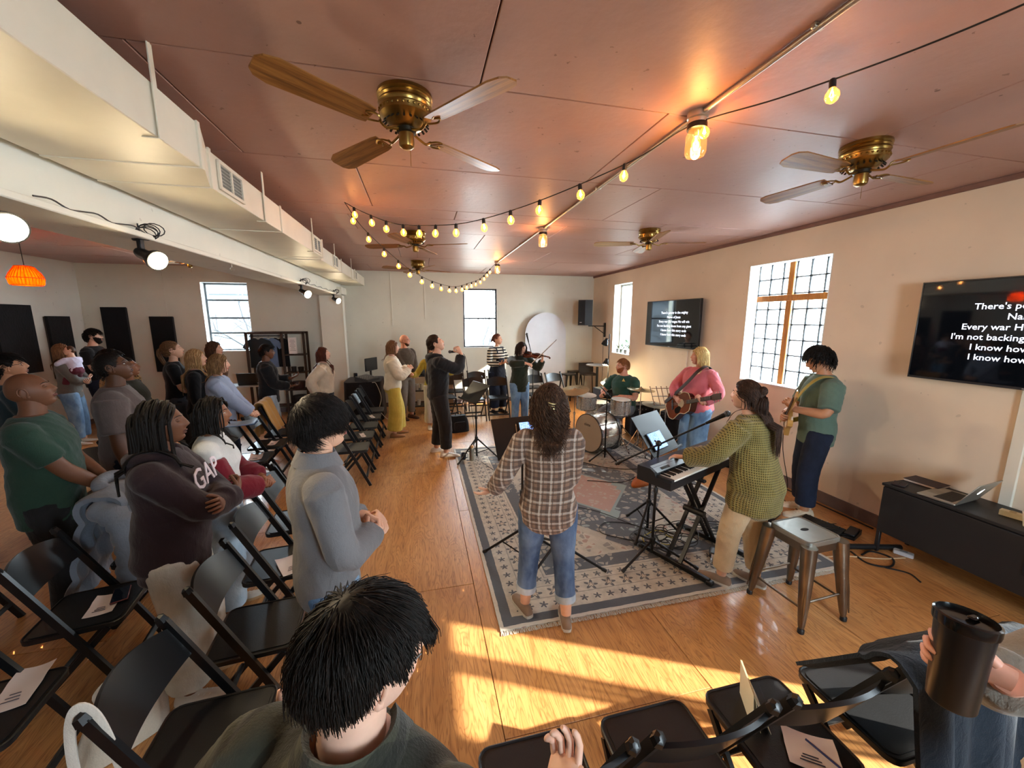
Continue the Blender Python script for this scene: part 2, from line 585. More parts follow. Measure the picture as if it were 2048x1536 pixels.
def block_mat():
    t = NT('glass_block')
    tr = t.n('ShaderNodeBsdfTransparent'); tr.inputs[0].default_value = (.95, .98, 1, 1)
    tl = t.n('ShaderNodeBsdfTranslucent'); tl.inputs[0].default_value = (.9, .95, 1, 1)
    gl = t.n('ShaderNodeBsdfGlossy'); gl.inputs['Roughness'].default_value = .08
    nz = t.noise(t.coord('Object', (1, 1, 1)), 16, 2, .5, 1.)
    m1 = t.n('ShaderNodeMixShader'); t.link(t.math('ADD', .35, t.math('MULTIPLY', nz, .3)), m1.inputs[0])
    t.link(tr.outputs[0], m1.inputs[1]); t.link(tl.outputs[0], m1.inputs[2])
    m2 = t.n('ShaderNodeMixShader'); m2.inputs[0].default_value = .08
    t.link(m1.outputs[0], m2.inputs[1]); t.link(gl.outputs[0], m2.inputs[2])
    t.link(m2.outputs[0], t.out.inputs[0])
    return t.m

def portal(loc, rot, w, h):
    d = bpy.data.lights.new('window_portal', 'AREA')
    d.shape = 'RECTANGLE'; d.size = w; d.size_y = h
    d.cycles.is_portal = True
    o = bpy.data.objects.new('window_portal', d); COL.objects.link(o)
    o.location = loc; o.rotation_euler = [R(a) for a in rot]

def sash_window(name, a0, a1, z0, z1, axis, plane, bars_h, bars_v, frame, sill=True, depth=.16, inward=1):
    """window in an opening; axis 'y' = opening in a wall facing -Y (back), 'x' = facing -X (right)"""
    w, h = a1 - a0, z1 - z0
    root = struct(bpy.data.objects.new(name, None)); COL.objects.link(root)
    if axis == 'y': root.location = ((a0 + a1) / 2, plane, z0)
    else:
        root.location = (plane, (a0 + a1) / 2, z0); root.rotation_euler = (0, 0, R(-90))
    if inward < 0: root.rotation_euler = (0, 0, R(180))
    fw = .045
    d0 = depth
    m = MB()
    for sx in (-1, 1): m.box((sx * (w / 2 - fw / 2), d0, h / 2), (fw, .07, h), .004)
    for zz in (fw / 2, h - fw / 2): m.box((0, d0, zz), (w, .07, fw), .004)
    m.build('window_frame', frame, root)
    for t in bars_h: MB().box((0, d0, h * t), (w - 2 * fw, .045, .038), .004).build('glazing_bar', frame, root)
    for t in bars_v: MB().box((w * (t - .5), d0, h / 2), (.03, .045, h - 2 * fw), .004).build('glazing_bar', frame, root)
    MB().box((0, d0, h / 2), (w - fw, .006, h - fw)).build('pane', GLASS, root, smooth=0)
    m = MB()      # painted reveal boards lining the opening
    for sx in (-1, 1): m.box((sx * (w / 2 - .004), .07, h / 2), (.008, .15, h), .001)
    m.box((0, .07, h - .004), (w, .15, .008), .001)
    m.build('window_reveal', WHITEF, root)
    if sill: MB().box((0, .055, .008), (w, .15, .016), .003).build('window_sill', WHITEF, root)
    return root
sash_window('window_1', 1.0, 1.83, 1.36, 2.77, 'y', YB, [.5], [], BLACKF, depth=.05)
sash_window('window_2', -4.36, -3.5, 1.37, 2.80, 'y', YB, [.27, .49, .75], [], M('window_frame_grey', '#6f7a80', .5), depth=.17)
sash_window('window_3', 7.47, 8.24, 1.27, 2.82, 'x', XR, [], [.62], M('window_frame_pale', '#b9bdbc', .5), depth=.2)
sash_window('window_5', -.56, .33, 1.36, 2.77, 'x', XR, [], [.39, .45, .51], BLACKF)
sash_window('fill_window', 1.4, 2.5, 1.2, 2.75, 'y', YF, [.5], [], BLACKF, inward=-1)  # unseen window added behind the camera for fill light on the right wall
portal((1.95, YF - TH - .02, 1.97), (90, 0, 0), 1.1, 1.55)
portal((1.415, YB + TH + .02, 2.06), (-90, 0, 0), .83, 1.41)
portal((-3.93, YB + TH + .02, 2.08), (-90, 0, 0), .86, 1.43)
portal((XR + TH + .02, 7.855, 2.045), (0, 90, 0), 1.55, .77)
portal((XR + TH + .02, 3.94, 1.98), (0, 90, 0), 1.54, 1.08)
portal((XR + TH + .02, -.115, 2.06), (0, 90, 0), 1.41, .89)

# glass block window with a wooden cross
w4 = struct(bpy.data.objects.new('window_4', None)); COL.objects.link(w4)
w4.location = (XR, 3.94, 1.21)
GB = block_mat()
bw, bh, nc, nr = 1.08 / 6, 1.54 / 8, 6, 8
bme = MB().box((0, 0, 0), (.08, bw - .012, bh - .012), .012).mesh('glass_block', GB, 40)
for i in range(nc):
    for j in range(nr):
        link('glass_block', bme, w4, (.20, -.54 + bw * (i + .5), bh * (j + .5)))
mo = MB()
for i in range(nc + 1): mo.box((.20, -.54 + bw * i, .77), (.084, .014, 1.54))
for j in range(nr + 1): mo.box((.20, 0, bh * j), (.084, 1.08, .014))
mo.build('mortar_grid', M('mortar', '#3c4146', .9), w4, smooth=0)
mo = MB()
for s_ in (-1, 1): mo.box((.07, s_ * .537, .77), (.15, .006, 1.54), .001)
mo.box((.07, 0, 1.537), (.15, 1.08, .006), .001)
mo.build('window_reveal', WHITEF, w4)
MB().box((.065, 0, .008), (.15, 1.08, .016), .003).build('window_sill', WHITEF, w4)
CROSSW = M('cross_pine', '#b9772c', .45, stretch=(8, 8, 1), var=.25, scale=6)
cx = MB().box((.135, .035, .77), (.03, .075, 1.52), .004)
cx.box((.128, 0, 1.10), (.032, 1.0, .075), .004)
cx.build('wooden_cross', CROSSW, w4)

# ------------------------------------------------------------ outdoors: yard, bare trees, a pale house
yard = struct(MB().box((0, 12, -3.6), (80, 80, .1)).build('ground_yard', M('yard_gravel', '#8c8a80', .95, scale=2), smooth=0))
BARK = M('tree_bark', '#1b1d22', .9, var=.3, bump=.4)
def bare_tree(loc, h, seed, label):
    r = random.Random(seed); m = MB()
    def grow(p, d, l, rad, depth):
        pts = [p]; q = p
        for i in range(4):
            d = (d + Vector((r.gauss(0, .12), r.gauss(0, .12), r.gauss(.03, .08)))).normalized()
            q = q + d * (l / 4); pts.append(q)
        m.tube([tuple(a) for a in pts], [rad * (1 - .1 * i) for i in range(5)], 5 if depth < 2 else 3)
        if depth < 5:
            for k in range(3 if depth < 3 else 2):
                ax = Vector((r.gauss(0, 1), r.gauss(0, 1), r.gauss(0, .4))).normalized()
                nd = (d + ax * r.uniform(.45, .9)).normalized()
                grow(pts[r.choice((2, 3, 4, 4))], nd, l * r.uniform(.6, .8), rad * .58, depth + 1)
    grow(Vector((0, 0, 0)), Vector((0, 0, 1)), h * .34, h * .016, 0)
    o = m.build('bare_tree', BARK, None, loc)
    tag(o, label, 'tree', 'bare winter trees outside the windows')
bare_tree((1.6, 14.0, -3.5), 8.6, 3, 'bare branching tree outside the black framed window behind the striped sweater')
bare_tree((5.6, 21.5, -3.5), 9.4, 8, 'farther bare tree seen through the right half of the black framed window')
bare_tree((-6.2, 15.5, -3.5), 8.5, 21, 'bare tree outside the four-pane window near the clothing rack')
bare_tree((-12.0, 17.5, -3.5), 7.5, 30, 'farther bare tree outside the four-pane window near the clothing rack')
bd = thing('house', 'pale house with rows of windows outside the four-pane window', 'building', (-12.5, 32, -3.55))
MB().box((0, 0, 3.6), (12, 5, 7.2)).build('house_wall', M('house_siding', '#4a5056', .9), bd, smooth=0)
MB().prism([(-6.4, 0), (6.4, 0), (5.4, 1.8), (-5.4, 1.8)], -2.8, 2.8, rot=(90, 0, 0), c=(0, 0, 7.2)).build('roof', M('house_roof', '#2f3338', .9), bd, smooth=0)
wmesh = MB().box((0, 0, 0), (.9, .12, 1.4), .02).mesh('house_window', M('house_glass', '#14181d', .2), 30)
for i in range(6):
    for j in range(2): link('house_window', wmesh, bd, (-4.8 + 1.9 * i, -2.52, 2.4 + 2.8 * j))
# ------------------------------------------------------------ air duct under the ceiling
DUCT = M('duct_paint', '#dcd6c4', .5, var=.06, scale=3, bump=.05, bscale=20)
GRILLE = M('grille_grey', '#a8aaa2', .6)
du = thing('air_duct', 'long cream painted rectangular air duct hung along the white beam', 'duct', (0, 0, 0))
for (y0, y1, x0, x1, z0, z1) in ((-2.55, 2.33, -1.62, -1.0, 2.77, 2.975), (2.60, 5.18, -1.62, -1.10, 2.77, 2.97), (5.34, 9.30, -1.62, -1.17, 2.775, 2.955)):
    MB().box(((x0 + x1) / 2, (y0 + y1) / 2, (z0 + z1) / 2), (x1 - x0, y1 - y0, z1 - z0), .004).build('duct_section', DUCT, du)
for (ya, xa, yb, xb, z0, z1) in ((2.33, -1.0, 2.60, -1.10, 2.77, 2.972), (5.18, -1.10, 5.34, -1.17, 2.772, 2.96)):
    V = [(-1.62, ya, z0), (xa, ya, z0), (xa, ya, z1), (-1.62, ya, z1), (-1.62, yb, z0), (xb, yb, z0), (xb, yb, z1), (-1.62, yb, z1)]
    MB().add(V, [(0, 1, 2, 3), (4, 7, 6, 5), (0, 4, 5, 1), (1, 5, 6, 2), (2, 6, 7, 3), (3, 7, 4, 0)]).build('duct_reducer', DUCT, du, smooth=0)
for y, x in ((2.30, -1.0), (2.62, -1.10), (3.75, -1.10), (5.16, -1.10), (5.36, -1.17), (6.7, -1.17), (8.0, -1.17)):
    m = MB().box((x + .004, y, 2.87), (.012, .025, .215), .002)
    m.box(((x - 1.62) / 2, y, 2.768), (1.62 + x, .025, .008), .002)
    m.build('seam_band', DUCT, du)
for y, x in ((1.98, -.99), (3.38, -1.09), (4.72, -1.09), (6.2, -1.16), (7.6, -1.16)):
    m = MB().box((x, y, 2.94), (.006, .028, .35), .001)
    m.box((x - .03, y, 2.766), (.06, .028, .005), .001)
    m.build('hanger_strap', DUCT, du)
for y, x in ((2.86, -1.10), (4.91, -1.10), (6.25, -1.17), (8.05, -1.17)):
    g = MB()
    for s_ in (-1, 1):
        g.box((x + .008, y + s_ * .15, 2.87), (.014, .02, .16), .002)
        g.box((x + .008, y, 2.87 + s_ * .072), (.014, .30, .02), .002)
    g.box((x + .008, y, 2.87), (.014, .014, .13), .002)
    go = g.build('grille_frame', DUCT, du)
    MB().box((x + .002, y, 2.87), (.006, .29, .14)).build('grille_back', M('grille_dark', '#6f716c', .8), go)
    for k in range(7):
        MB().box((x + .007, y, 2.812 + k * .0195), (.010, .285, .004), 0, rot=(0, 35, 0)).build('slat', GRILLE, go)

# ------------------------------------------------------------ ceiling fans
BRASS = M('antique_brass', '#9a7d45', .28, 1., var=.25, scale=14)
BRASSD = M('brass_dark_recess', '#2a241a', .5, .6)
def fan_wood():
    t = NT('fan_blade_oak')
    v = t.coord('Object', (1.4, 22, 1))
    c = t.noise(v, 1.6, 4, .6, 1.0)
    col = t.ramp(c, [(.3, '#5f3d1e'), (.5, '#8a5c2e'), (.7, '#a2723c')])
    t.set(color=col, rough=.42, spec=.35)
    return t.m
FANW = fan_wood()
PALEB = M('fan_blade_pale', '#c9d6d8', .4)
def fan_proto(blade_mat):
    r = thing('ceiling_fan', 'x', 'ceiling fan', (0, 0, 0))
    h = MB().lathe([(.128, 0), (.130, -.015), (.122, -.022), (.128, -.032), (.122, -.040), (.127, -.050), (.121, -.058), (.121, -.098), (.112, -.106), (.075, -.140), (.05, -.148), (.0, -.148)], 36)
    ho = h.build('motor_housing', BRASS, r)
    vent = MB().box((0, 0, 0), (.034, .009, .006), 0, rot=(0, 42, 0)).mesh('vent_slot', BRASSD, 0)
    for k in range(22):
        a = 2 * PI * k / 22
        o = link('vent_slot', vent, ho, (.096 * math.cos(a), .096 * math.sin(a), -.1235), (0, 0, math.degrees(a)))
    tm = MB().lathe([(.1225, -.066), (.1235, -.070), (.1225, -.074)], 36)
    for k in range(30):
        a = 2 * PI * k / 30
        tm.ball((.1215 * math.cos(a), .1215 * math.sin(a), -.082), (.007, .007, .006), 6, 4)
    tm.build('filigree_band', BRASS, ho)
    MB().lathe([(.046, -.146), (.046, -.165), (.035, -.17), (.0, -.17)], 24).build('flywheel', BRASSD, r)
    MB().lathe([(.036, -.168), (.037, -.215), (.034, -.228), (.02, -.238), (0, -.24)], 24).build('switch_housing', BRASS, r)
    MB().tube([(.02, .0, -.236), (.02, .0, -.31)], .0012, 4).build('pull_chain', BRASS, r)
    for k in range(4):
        a = 90 * k
        m = MB().tube(smooth_path([(.04, .0, -.158), (.085, .0, -.172), (.12, .0, -.178), (.15, 0, -.160)], 5), .0065, 6)
        for s_ in (-1, 1):
            m.tube(smooth_path([(.14, 0, -.165), (.165, s_ * .028, -.160), (.195, s_ * .036, -.160), (.225, s_ * .018, -.160), (.20, s_ * .004, -.160)], 4), .0045, 5)
        b = m.build('blade_iron', BRASS, r, rot=(0, 0, a))
        P = [(.19, -.048), (.23, -.055), (.59, -.070), (.64, -.055), (.66, -.03), (.66, .03), (.64, .055), (.59, .070), (.23, .055), (.19, .048)]
        MB().prism(P, -.0035, .0035, rot=(12, 0, 0), c=(0, 0, -.156)).build('blade', blade_mat, r, rot=(0, 0, a), smooth=30)
    return r
fan0 = fan_proto(FANW)
fans = [((-.03, 2.12), 38, 'nearest antique brass ceiling fan with oak blades beside the air duct'),
        ((2.72, 2.02), 6, 'antique brass ceiling fan with oak blades above the large dark wall screen'),
        ((2.74, 4.38), -18, 'antique brass ceiling fan with oak blades in front of the glass block window'),
        ((-.02, 5.15), -22, 'antique brass ceiling fan hanging behind the sagging string of bulbs'),
        ((0.0, 7.6), 22, 'small-looking brass ceiling fan farthest down the room near the back wall'),
        ((-3.6, 7.5), 75, 'ceiling fan with pale blades beyond the white beam')]
for i, ((x, y), a, lab) in enumerate(fans):
    o = fan0 if i == 0 else copy_tree(fan0)
    o.location = (x, y, HT); o.rotation_euler = (0, 0, R(a)); o['label'] = lab; o['group'] = 'ceiling fans'
for ch in o.children:
    if ch.name.startswith('blade') and 'iron' not in ch.name:
        ch.data = ch.data.copy(); ch.data.materials[0] = PALEB

# ------------------------------------------------------------ conduit and jar lamps
STEELC = M('galvanised_conduit', '#b9b3a6', .35, .9, var=.1)
co = thing('conduit', 'galvanised steel conduit running along the ceiling between the jar lamps', 'pipe', (1.45, 0, HT - .014))
for ya, yb in ((-2.5, 1.875), (1.985, 4.505), (4.615, 7.295)):
    MB().tube([(0, ya, 0), (0, yb, 0)], .012, 10).build('pipe', STEELC, co)
for y in (-.8, .6, 1.3, 3.1, 5.6, 6.6):
    MB().box((0, y, .004), (.05, .02, .02), .004).build('pipe_strap', STEELC, co)
BULB_CORE = emissive('filament_warm', '#ffb254', 55)
def clear_glass(name, tint, warm):
    t = NT(name)
    tr = t.n('ShaderNodeBsdfTransparent'); tr.inputs[0].default_value = tuple(lin(tint)) + (1,)
    gl = t.n('ShaderNodeBsdfGlossy'); gl.inputs['Roughness'].default_value = .03
    em = t.n('ShaderNodeEmission'); em.inputs[0].default_value = tuple(lin('#ff9a3c')) + (1,); em.inputs[1].default_value = warm
    lw = t.n('ShaderNodeLayerWeight'); lw.inputs[0].default_value = .35
    nz = t.noise(t.coord('Object'), 6, 2)
    m1 = t.n('ShaderNodeMixShader'); t.link(t.math('MULTIPLY', lw.outputs['Facing'], t.math('ADD', .45, t.math('MULTIPLY', nz, .2))), m1.inputs[0])
    t.link(tr.outputs[0], m1.inputs[1]); t.link(gl.outputs[0], m1.inputs[2])
    ad = t.n('ShaderNodeAddShader'); t.link(m1.outputs[0], ad.inputs[0]); t.link(em.outputs[0], ad.inputs[1])
    t.link(ad.outputs[0], t.out.inputs[0])
    return t.m
JARG = clear_glass('jar_glass', '#fff3e0', .12)
BULBG = clear_glass('bulb_glass', '#ffe9cc', .35)
BLACKP = M('black_plastic', '#17181a', .45)
BLACKM = M('black_metal', '#141517', .38, .3)
def jar_lamp(loc, label, energy):
    r = thing('jar_lamp', label, 'lamp', loc, 0, 'jar lamps on the ceiling conduit')
    MB().lathe([(.052, 0), (.052, -.03), (.046, -.036), (.046, -.055)], 24).build('junction_box', STEELC, r)
    MB().lathe([(.048, -.055), (.050, -.060), (.050, -.082), (.040, -.085)], 24).build('jar_lid', BLACKM, r)
    MB().lathe([(.040, -.085), (.042, -.095), (.052, -.110), (.053, -.195), (.044, -.212), (.0, -.214)], 28).build('jar', JARG, r)
    b = MB().lathe([(.014, -.085), (.014, -.112), (.012, -.115)], 14).build('bulb_socket', STEELC, r)
    MB().lathe([(.011, -.114), (.021, -.135), (.022, -.155), (.012, -.180), (0, -.185)], 16).build('bulb', BULBG, r)
    m = MB()
    for k in range(4):
        a = PI / 2 * k
        m.tube([(.004 * math.cos(a), .004 * math.sin(a), -.118), (.010 * math.cos(a), .010 * math.sin(a), -.168), (.002, 0, -.172)], .0014, 4)
    m.build('filament', BULB_CORE, r)
    d = bpy.data.lights.new('jar_lamp_glow', 'POINT'); d.energy = energy; d.color = (1, .55, .22); d.shadow_soft_size = .03
    lo = bpy.data.objects.new('jar_lamp_glow', d); COL.objects.link(lo); lo.parent = r; lo.location = (0, 0, -.15)
jar_lamp((1.45, 1.93, HT), 'large looking glass jar lamp with amber filament beside the string light over the stool', 1.9)
jar_lamp((1.45, 4.56, HT), 'glass jar lamp with amber filament halfway along the ceiling conduit', 2.2)
jar_lamp((1.45, 7.35, HT), 'glass jar lamp with amber filament at the far end of the ceiling conduit', 2.2)
jar_lamp((-4.0, 7.2, HT), 'amber jar lamp on the ceiling beyond the white beam', 2)

# ------------------------------------------------------------ festoon strings
FIL = emissive('festoon_filament', '#ffb45e', 60)
WIRE = M('festoon_wire', '#1c1a18', .6)
bulb_me = MB().lathe([(.010, -.030), (.013, -.036), (.024, -.052), (.026, -.066), (.020, -.082), (.008, -.091), (0, -.092)], 18).mesh('bulb', BULBG, 60)
sock_me = MB().lathe([(.004, .006), (.010, .002), (.0125, -.004), (.0125, -.032), (.010, -.034)], 12).mesh('socket', BLACKP, 30)
fil_m = MB()
for k in range(3):
    a = 2 * PI * k / 3
    fil_m.tube([(0, 0, -.036), (.008 * math.cos(a), .008 * math.sin(a), -.062), (0, 0, -.070)], .0016, 4)
fil_me = fil_m.mesh('filament', FIL, 60)
def festoon(label, path, ts, origin, tilt=0):
    P = smooth_path(path, 10) - np.array(origin)
    r = thing('string_lights', label, 'string lights', origin)
    MB().tube(P, .0035, 6).build('wire', WIRE, r)
    L = np.concatenate([[0], np.cumsum(np.linalg.norm(np.diff(P, axis=0), axis=1))]); L /= L[-1]
    for t in ts:
        p = [float(np.interp(t, L, P[:, i])) for i in range(3)]
        s_ = link('socket', sock_me, r, p, (rng.uniform(-6, 6), rng.uniform(-6, 6), 0))
        link('bulb', bulb_me, s_); link('filament', fil_me, s_)
A_ = (-.63, 3.99, HT - .01)
festoon('string of clear globe bulbs sagging from the ceiling hook to the near jar lamp',
        [A_, (-.46, 3.82, 2.985), (-.17, 3.53, 2.835), (.12, 3.25, 2.775), (.40, 2.97, 2.755), (.77, 2.60, 2.81), (1.2, 2.17, 2.935), (1.44, 1.95, 3.06), (1.62, 1.54, 3.02), (1.82, 1.02, 3.0), (2.05, .4, 3.06), (2.2, .0, HT)],
        [.028, .075, .115, .155, .19, .225, .265, .315, .36, .405, .46, .515, .60, .705, .83], A_)
festoon('string of bulbs sagging low from the ceiling hook to the far jar lamp',
        [A_, (-.50, 4.2, 2.92), (-.2, 4.69, 2.69), (.02, 5.05, 2.58), (.28, 5.46, 2.52), (.53, 5.87, 2.52), (.75, 6.21, 2.60), (1.01, 6.64, 2.72), (1.25, 7.03, 2.93), (1.40, 7.28, 3.06)],
        [.03, .09, .155, .22, .28, .345, .405, .46, .52, .57, .62, .665, .71, .755, .80, .845, .885, .925], A_)
festoon('loose fairy string drooping beside the orange woven pendant',
        [(-5.6, 5.2, 3.09), (-5.35, 5.6, 2.86), (-5.05, 5.95, 2.80), (-4.95, 6.02, 2.55), (-5.1, 5.85, 2.36), (-5.4, 5.6, 2.2)], [.25, .38, .5, .66, .8, .92], (-5.6, 5.2, 3.09))

# ------------------------------------------------------------ clamp spotlights on the beam
PAR = emissive('par_lamp_face', '#ffe6b8', 40)
def clamp_spot(y, yaw, label, coil=True):
    r = thing('clamp_spotlight', label, 'spotlight', (-1.66, y, 2.545), yaw, 'clamp spotlights along the white beam')
    m = MB().box((0, 0, .0), (.05, .035, .05), .006)
    m.box((.02, 0, -.05), (.03, .03, .07), .006)
    m.cyl((.02, 0, .0), (.02, 0, .075), .004, n=6)
    m.build('clamp', BLACKM, r)
    hd = MB().lathe([(0, -.03), (.026, -.03), (.032, -.01), (.034, .05), (.058, .10), (.060, .125), (.052, .125)], 22, rot=(0, 112, 0), c=(.02, 0, -.10)).build('lamp_head', BLACKM, r)
    MB().lathe([(.054, .118), (.052, .130), (.03, .142), (0, .146)], 22, rot=(0, 112, 0), c=(.02, 0, -.10)).build('lamp_face', PAR, hd)
    if coil:
        for k in range(5):
            a = rng.uniform(-.5, .5)
            pts = [(.03 + .012 * k * .3 + .03 * math.cos(t) * .3, .02 + .06 * math.sin(t) + .01 * k + .03 * a, .02 + .035 * math.cos(t) + .008 * k) for t in np.linspace(0, 2 * PI, 14)]
            MB().tube(pts, .0035, 5).build('cord_loop', BLACKP, r)
    d = bpy.data.lights.new('spot_glow', 'SPOT'); d.energy = 16; d.color = (1, .78, .5); d.spot_size = R(80); d.spot_blend = .8; d.shadow_soft_size = .04
    lo = bpy.data.objects.new('spot_glow', d); COL.objects.link(lo); lo.parent = r
    lo.location = (.17, 0, -.165); lo.rotation_euler = (0, R(-68), 0)
clamp_spot(2.05, -30, 'clamp spotlight on the beam nearest the duct straps at the room edge', False)
clamp_spot(2.92, -25, 'black clamp spotlight with a bundled cord on the white beam')
clamp_spot(6.25, -35, 'black clamp spotlight on the white beam above the clothing rack')
clamp_spot(8.40, -35, 'black clamp spotlight at the end of the beam against the column')
for (ya, yb, n_, w_) in ((2.2, 2.9, 8, 'short'), (6.3, 8.4, 16, 'long')):
    pts = [(-1.605, ya + (yb - ya) * i / n_, 2.575 + .012 * math.sin(i * 2.1)) for i in range(n_ + 1)]
    tag(MB().tube(smooth_path(pts, 4), .004, 5).build('extension_lead', BLACKP), w_ + ' black cord lying along the lower flange of the white beam', 'cord')
hk = MB().tube([(.016 * math.cos(t), 0, .016 * math.sin(t)) for t in np.linspace(0, 2 * PI, 14)], .003, 5)
hk.tube([(0, 0, .016), (0, 0, .05)], .003, 5)
tag(hk.build('hook_ring', STEELC, None, (-1.62, 4.05, 2.49)), 'small steel ring hook hanging under the white beam', 'hook')

# ------------------------------------------------------------ woven pendant
pend = thing('pendant_lamp', 'glowing orange woven rattan pendant lamp on a long cord', 'lamp', (-4.60, 6.0, HT))
MB().lathe([(.04, 0), (.04, -.02), (0, -.022)], 16).build('ceiling_rose', BLACKM, pend)
MB().tube([(0, 0, -.02), (.004, 0, -.43)], .004, 5).build('cord', BLACKP, pend)
def rattan():
    t = NT('rattan_lit')
    v = t.coord('Object', (1, 1, 1))
    x, y, z = t.sep(v)
    n = t.noise(t.coord('Object', (40, 40, 6)), 1, 2)
    col = t.ramp(n, [(.3, '#c76a12'), (.7, '#ff9b2e')])
    tl = t.n('ShaderNodeBsdfTranslucent'); t.link(col, tl.inputs[0])
    df = t.n('ShaderNodeBsdfDiffuse'); t.link(col, df.inputs[0])
    mx = t.n('ShaderNodeMixShader'); mx.inputs[0].default_value = .35
    t.link(tl.outputs[0], mx.inputs[1]); t.link(df.outputs[0], mx.inputs[2])
    t.link(mx.outputs[0], t.out.inputs[0])
    return t.m
RAT = rattan()
sh = MB().lathe([(.058, -.43), (.075, -.435), (.125, -.52), (.150, -.575), (.142, -.64), (.130, -.66)], 40)
sh.lathe([(.127, -.658), (.139, -.638), (.147, -.575), (.122, -.522), (.073, -.438)], 40)
so = sh.build('shade', RAT, pend)
for k in range(32):
    a = 2 * PI * k / 32
    MB().tube([(.077 * math.cos(a), .077 * math.sin(a), -.437), (.127 * math.cos(a), .127 * math.sin(a), -.52), (.152 * math.cos(a), .152 * math.sin(a), -.575), (.132 * math.cos(a), .132 * math.sin(a), -.66)], .003, 4).build('rib', RAT, so)
for rr_, zz in ((.151, -.575), (.131, -.66), (.077, -.436)):
    MB().tube([(rr_ * math.cos(t), rr_ * math.sin(t), zz) for t in np.linspace(0, 2 * PI, 32, endpoint=False)], .004, 5, closed=True).build('hoop', M('hoop_dark', '#5a3515', .6), so)
MB().ball((0, 0, -.56), (.028, .028, .036), 14, 9).build('bulb', emissive('pendant_bulb', '#ffc36a', 60), pend)
d = bpy.data.lights.new('pendant_glow', 'POINT'); d.energy = 14; d.color = (1, .6, .25); d.shadow_soft_size = .03
lo = bpy.data.objects.new('pendant_glow', d); COL.objects.link(lo); lo.parent = pend; lo.location = (0, 0, -.61)

# ------------------------------------------------------------ acoustic panels
PANEL = fabric('acoustic_black', '#101114', 1., .2)
def panel(loc, rz, w, h, label):
    r = thing('sound_absorber', label, 'acoustic panel', loc, rz, 'black acoustic panels')
    MB().box((0, 0, h / 2), (w, .05, h), .006).build('fabric_face', PANEL, r)
    f = MB()
    for s_ in (-1, 1): f.box((s_ * (w / 2 - .02), .032, h / 2), (.03, .02, h - .02))
    f.build('back_frame', M('panel_frame', '#3a2f25', .8), r)
    return r
panel((XL + .05, 7.93, 1.16), 90, .62, 1.12, 'tallest black acoustic panel on the left wall beside the fairy string')
panel((XL + .05, 8.72, .98), 90, .46, 1.12, 'shorter black acoustic panel on the left wall behind the mother with the baby')
panel((-5.86, YB - .05, 1.16), 0, .41, 1.12, 'tall black acoustic panel on the back wall behind the bearded man')
panel((-5.085, YB - .05, .98), 0, .40, 1.12, 'shorter black acoustic panel on the back wall beside the ponytail woman')

# ------------------------------------------------------------ wall screens
SCREEN = NT('screen_black')
SCREEN.set(color='#050608', rough=.04, spec=.6)
SCREEN.set(emis=SCREEN.mix(SCREEN.noise(SCREEN.coord('Object'), 2, 1), '#020304', '#040508'), estr=.3)
SCREEN = SCREEN.m
TXT = emissive('screen_text', '#dfe9ff', .42)
def tv(y0, y1, z0, z1, label, lines, size, dz, ztop, yc, rot_extra=0):
    w, h = y1 - y0, z1 - z0
    r = thing('wall_screen', label, 'television', (XR - .10 - abs(rot_extra) * .012, (y0 + y1) / 2, (z0 + z1) / 2), -90 + rot_extra)
    # local: x along -y(world), y toward the wall, z up; the screen faces -y
    MB().box((0, .02, 0), (w, .035, h), .006).build('case', BLACKP, r)
    MB().box((0, .001, .004), (w - .02, .006, h - .03), .001).build('screen', SCREEN, r)
    b = MB()
    for s_ in (-1, 1): b.box((s_ * (w / 2 - .005), 0, 0), (.010, .012, h), .002)
    b.box((0, 0, h / 2 - .005), (w, .012, .010), .002); b.box((0, 0, -h / 2 + .009), (w, .012, .018), .002)
    b.build('bezel', M('screen_bezel', '#22242a', .3), r)
    MB().box((0, .058, 0), (.3, .045, .25), .004).build('wall_mount', BLACKM, r)
    MB().box((0, -.008, -h / 2 + .009), (.045, .002, .006)).build('maker_badge', M('badge_silver', '#b8bcc4', .3, .8), r)
    for i, ln in enumerate(lines):
        text_mesh('lyric_line', ln, size, TXT, r, (yc, -.0035, ztop - dz * i), (90, 0, 0), bold=True, extrude=.0004)['kind'] = 'stuff'
    return r
LY = ["There's power in the mighty", "Name of Jesus", "Every war He wages He will win", "I'm not backing down from any giant", "I know how this story ends", "I know how this story ends"]
tv(5.25, 6.60, 1.565, 2.37, 'smaller-looking wall screen with blurred song words between the two right-hand windows', LY, .058, .075, .17, .07, 3.2)
tv(1.10, 2.52, 1.54, 2.36, 'large dark wall screen with white song words above the black sideboard', LY, .066, .0785, .175, .02)

# ------------------------------------------------------------ wall speaker
sp = thing('loudspeaker', 'black loudspeaker on a wall bracket in the corner beside the arched board', 'speaker', (3.93, 8.86, 1.90), -28)
MB().prism([(-.17, -.13), (.0, -.17), (.17, -.13), (.13, .16), (-.13, .16)], 0, .60).build('cabinet', M('speaker_case', '#1b1b1f', .6, bump=.2), sp, smooth=25)
MB().prism([(-.155, -.142), (-.006, -.176), (-.006, -.170), (-.155, -.135)], .03, .57).build('grille', M('speaker_grille', '#141417', .8, bump=.6, bscale=220), sp, smooth=0)
MB().box((-.10, -.165, .07), (.05, .006, .012), .001, rot=(0, 0, -13)).build('badge', M('speaker_badge', '#d9dadd', .4), sp)
br = thing('speaker_bracket', 'black steel wall bracket holding the corner loudspeaker', 'bracket', (XR - .02, 8.62, 1.66))
MB().box((0, 0, .13), (.025, .05, .34), .003).build('wall_plate', BLACKM, br)
MB().tube([(-.01, 0, .22), (-.36, .16, .225)], .012, 8).build('arm', BLACKM, br)
MB().tube([(-.01, 0, .04), (-.22, .10, .21)], .010, 8).build('strut', BLACKM, br)
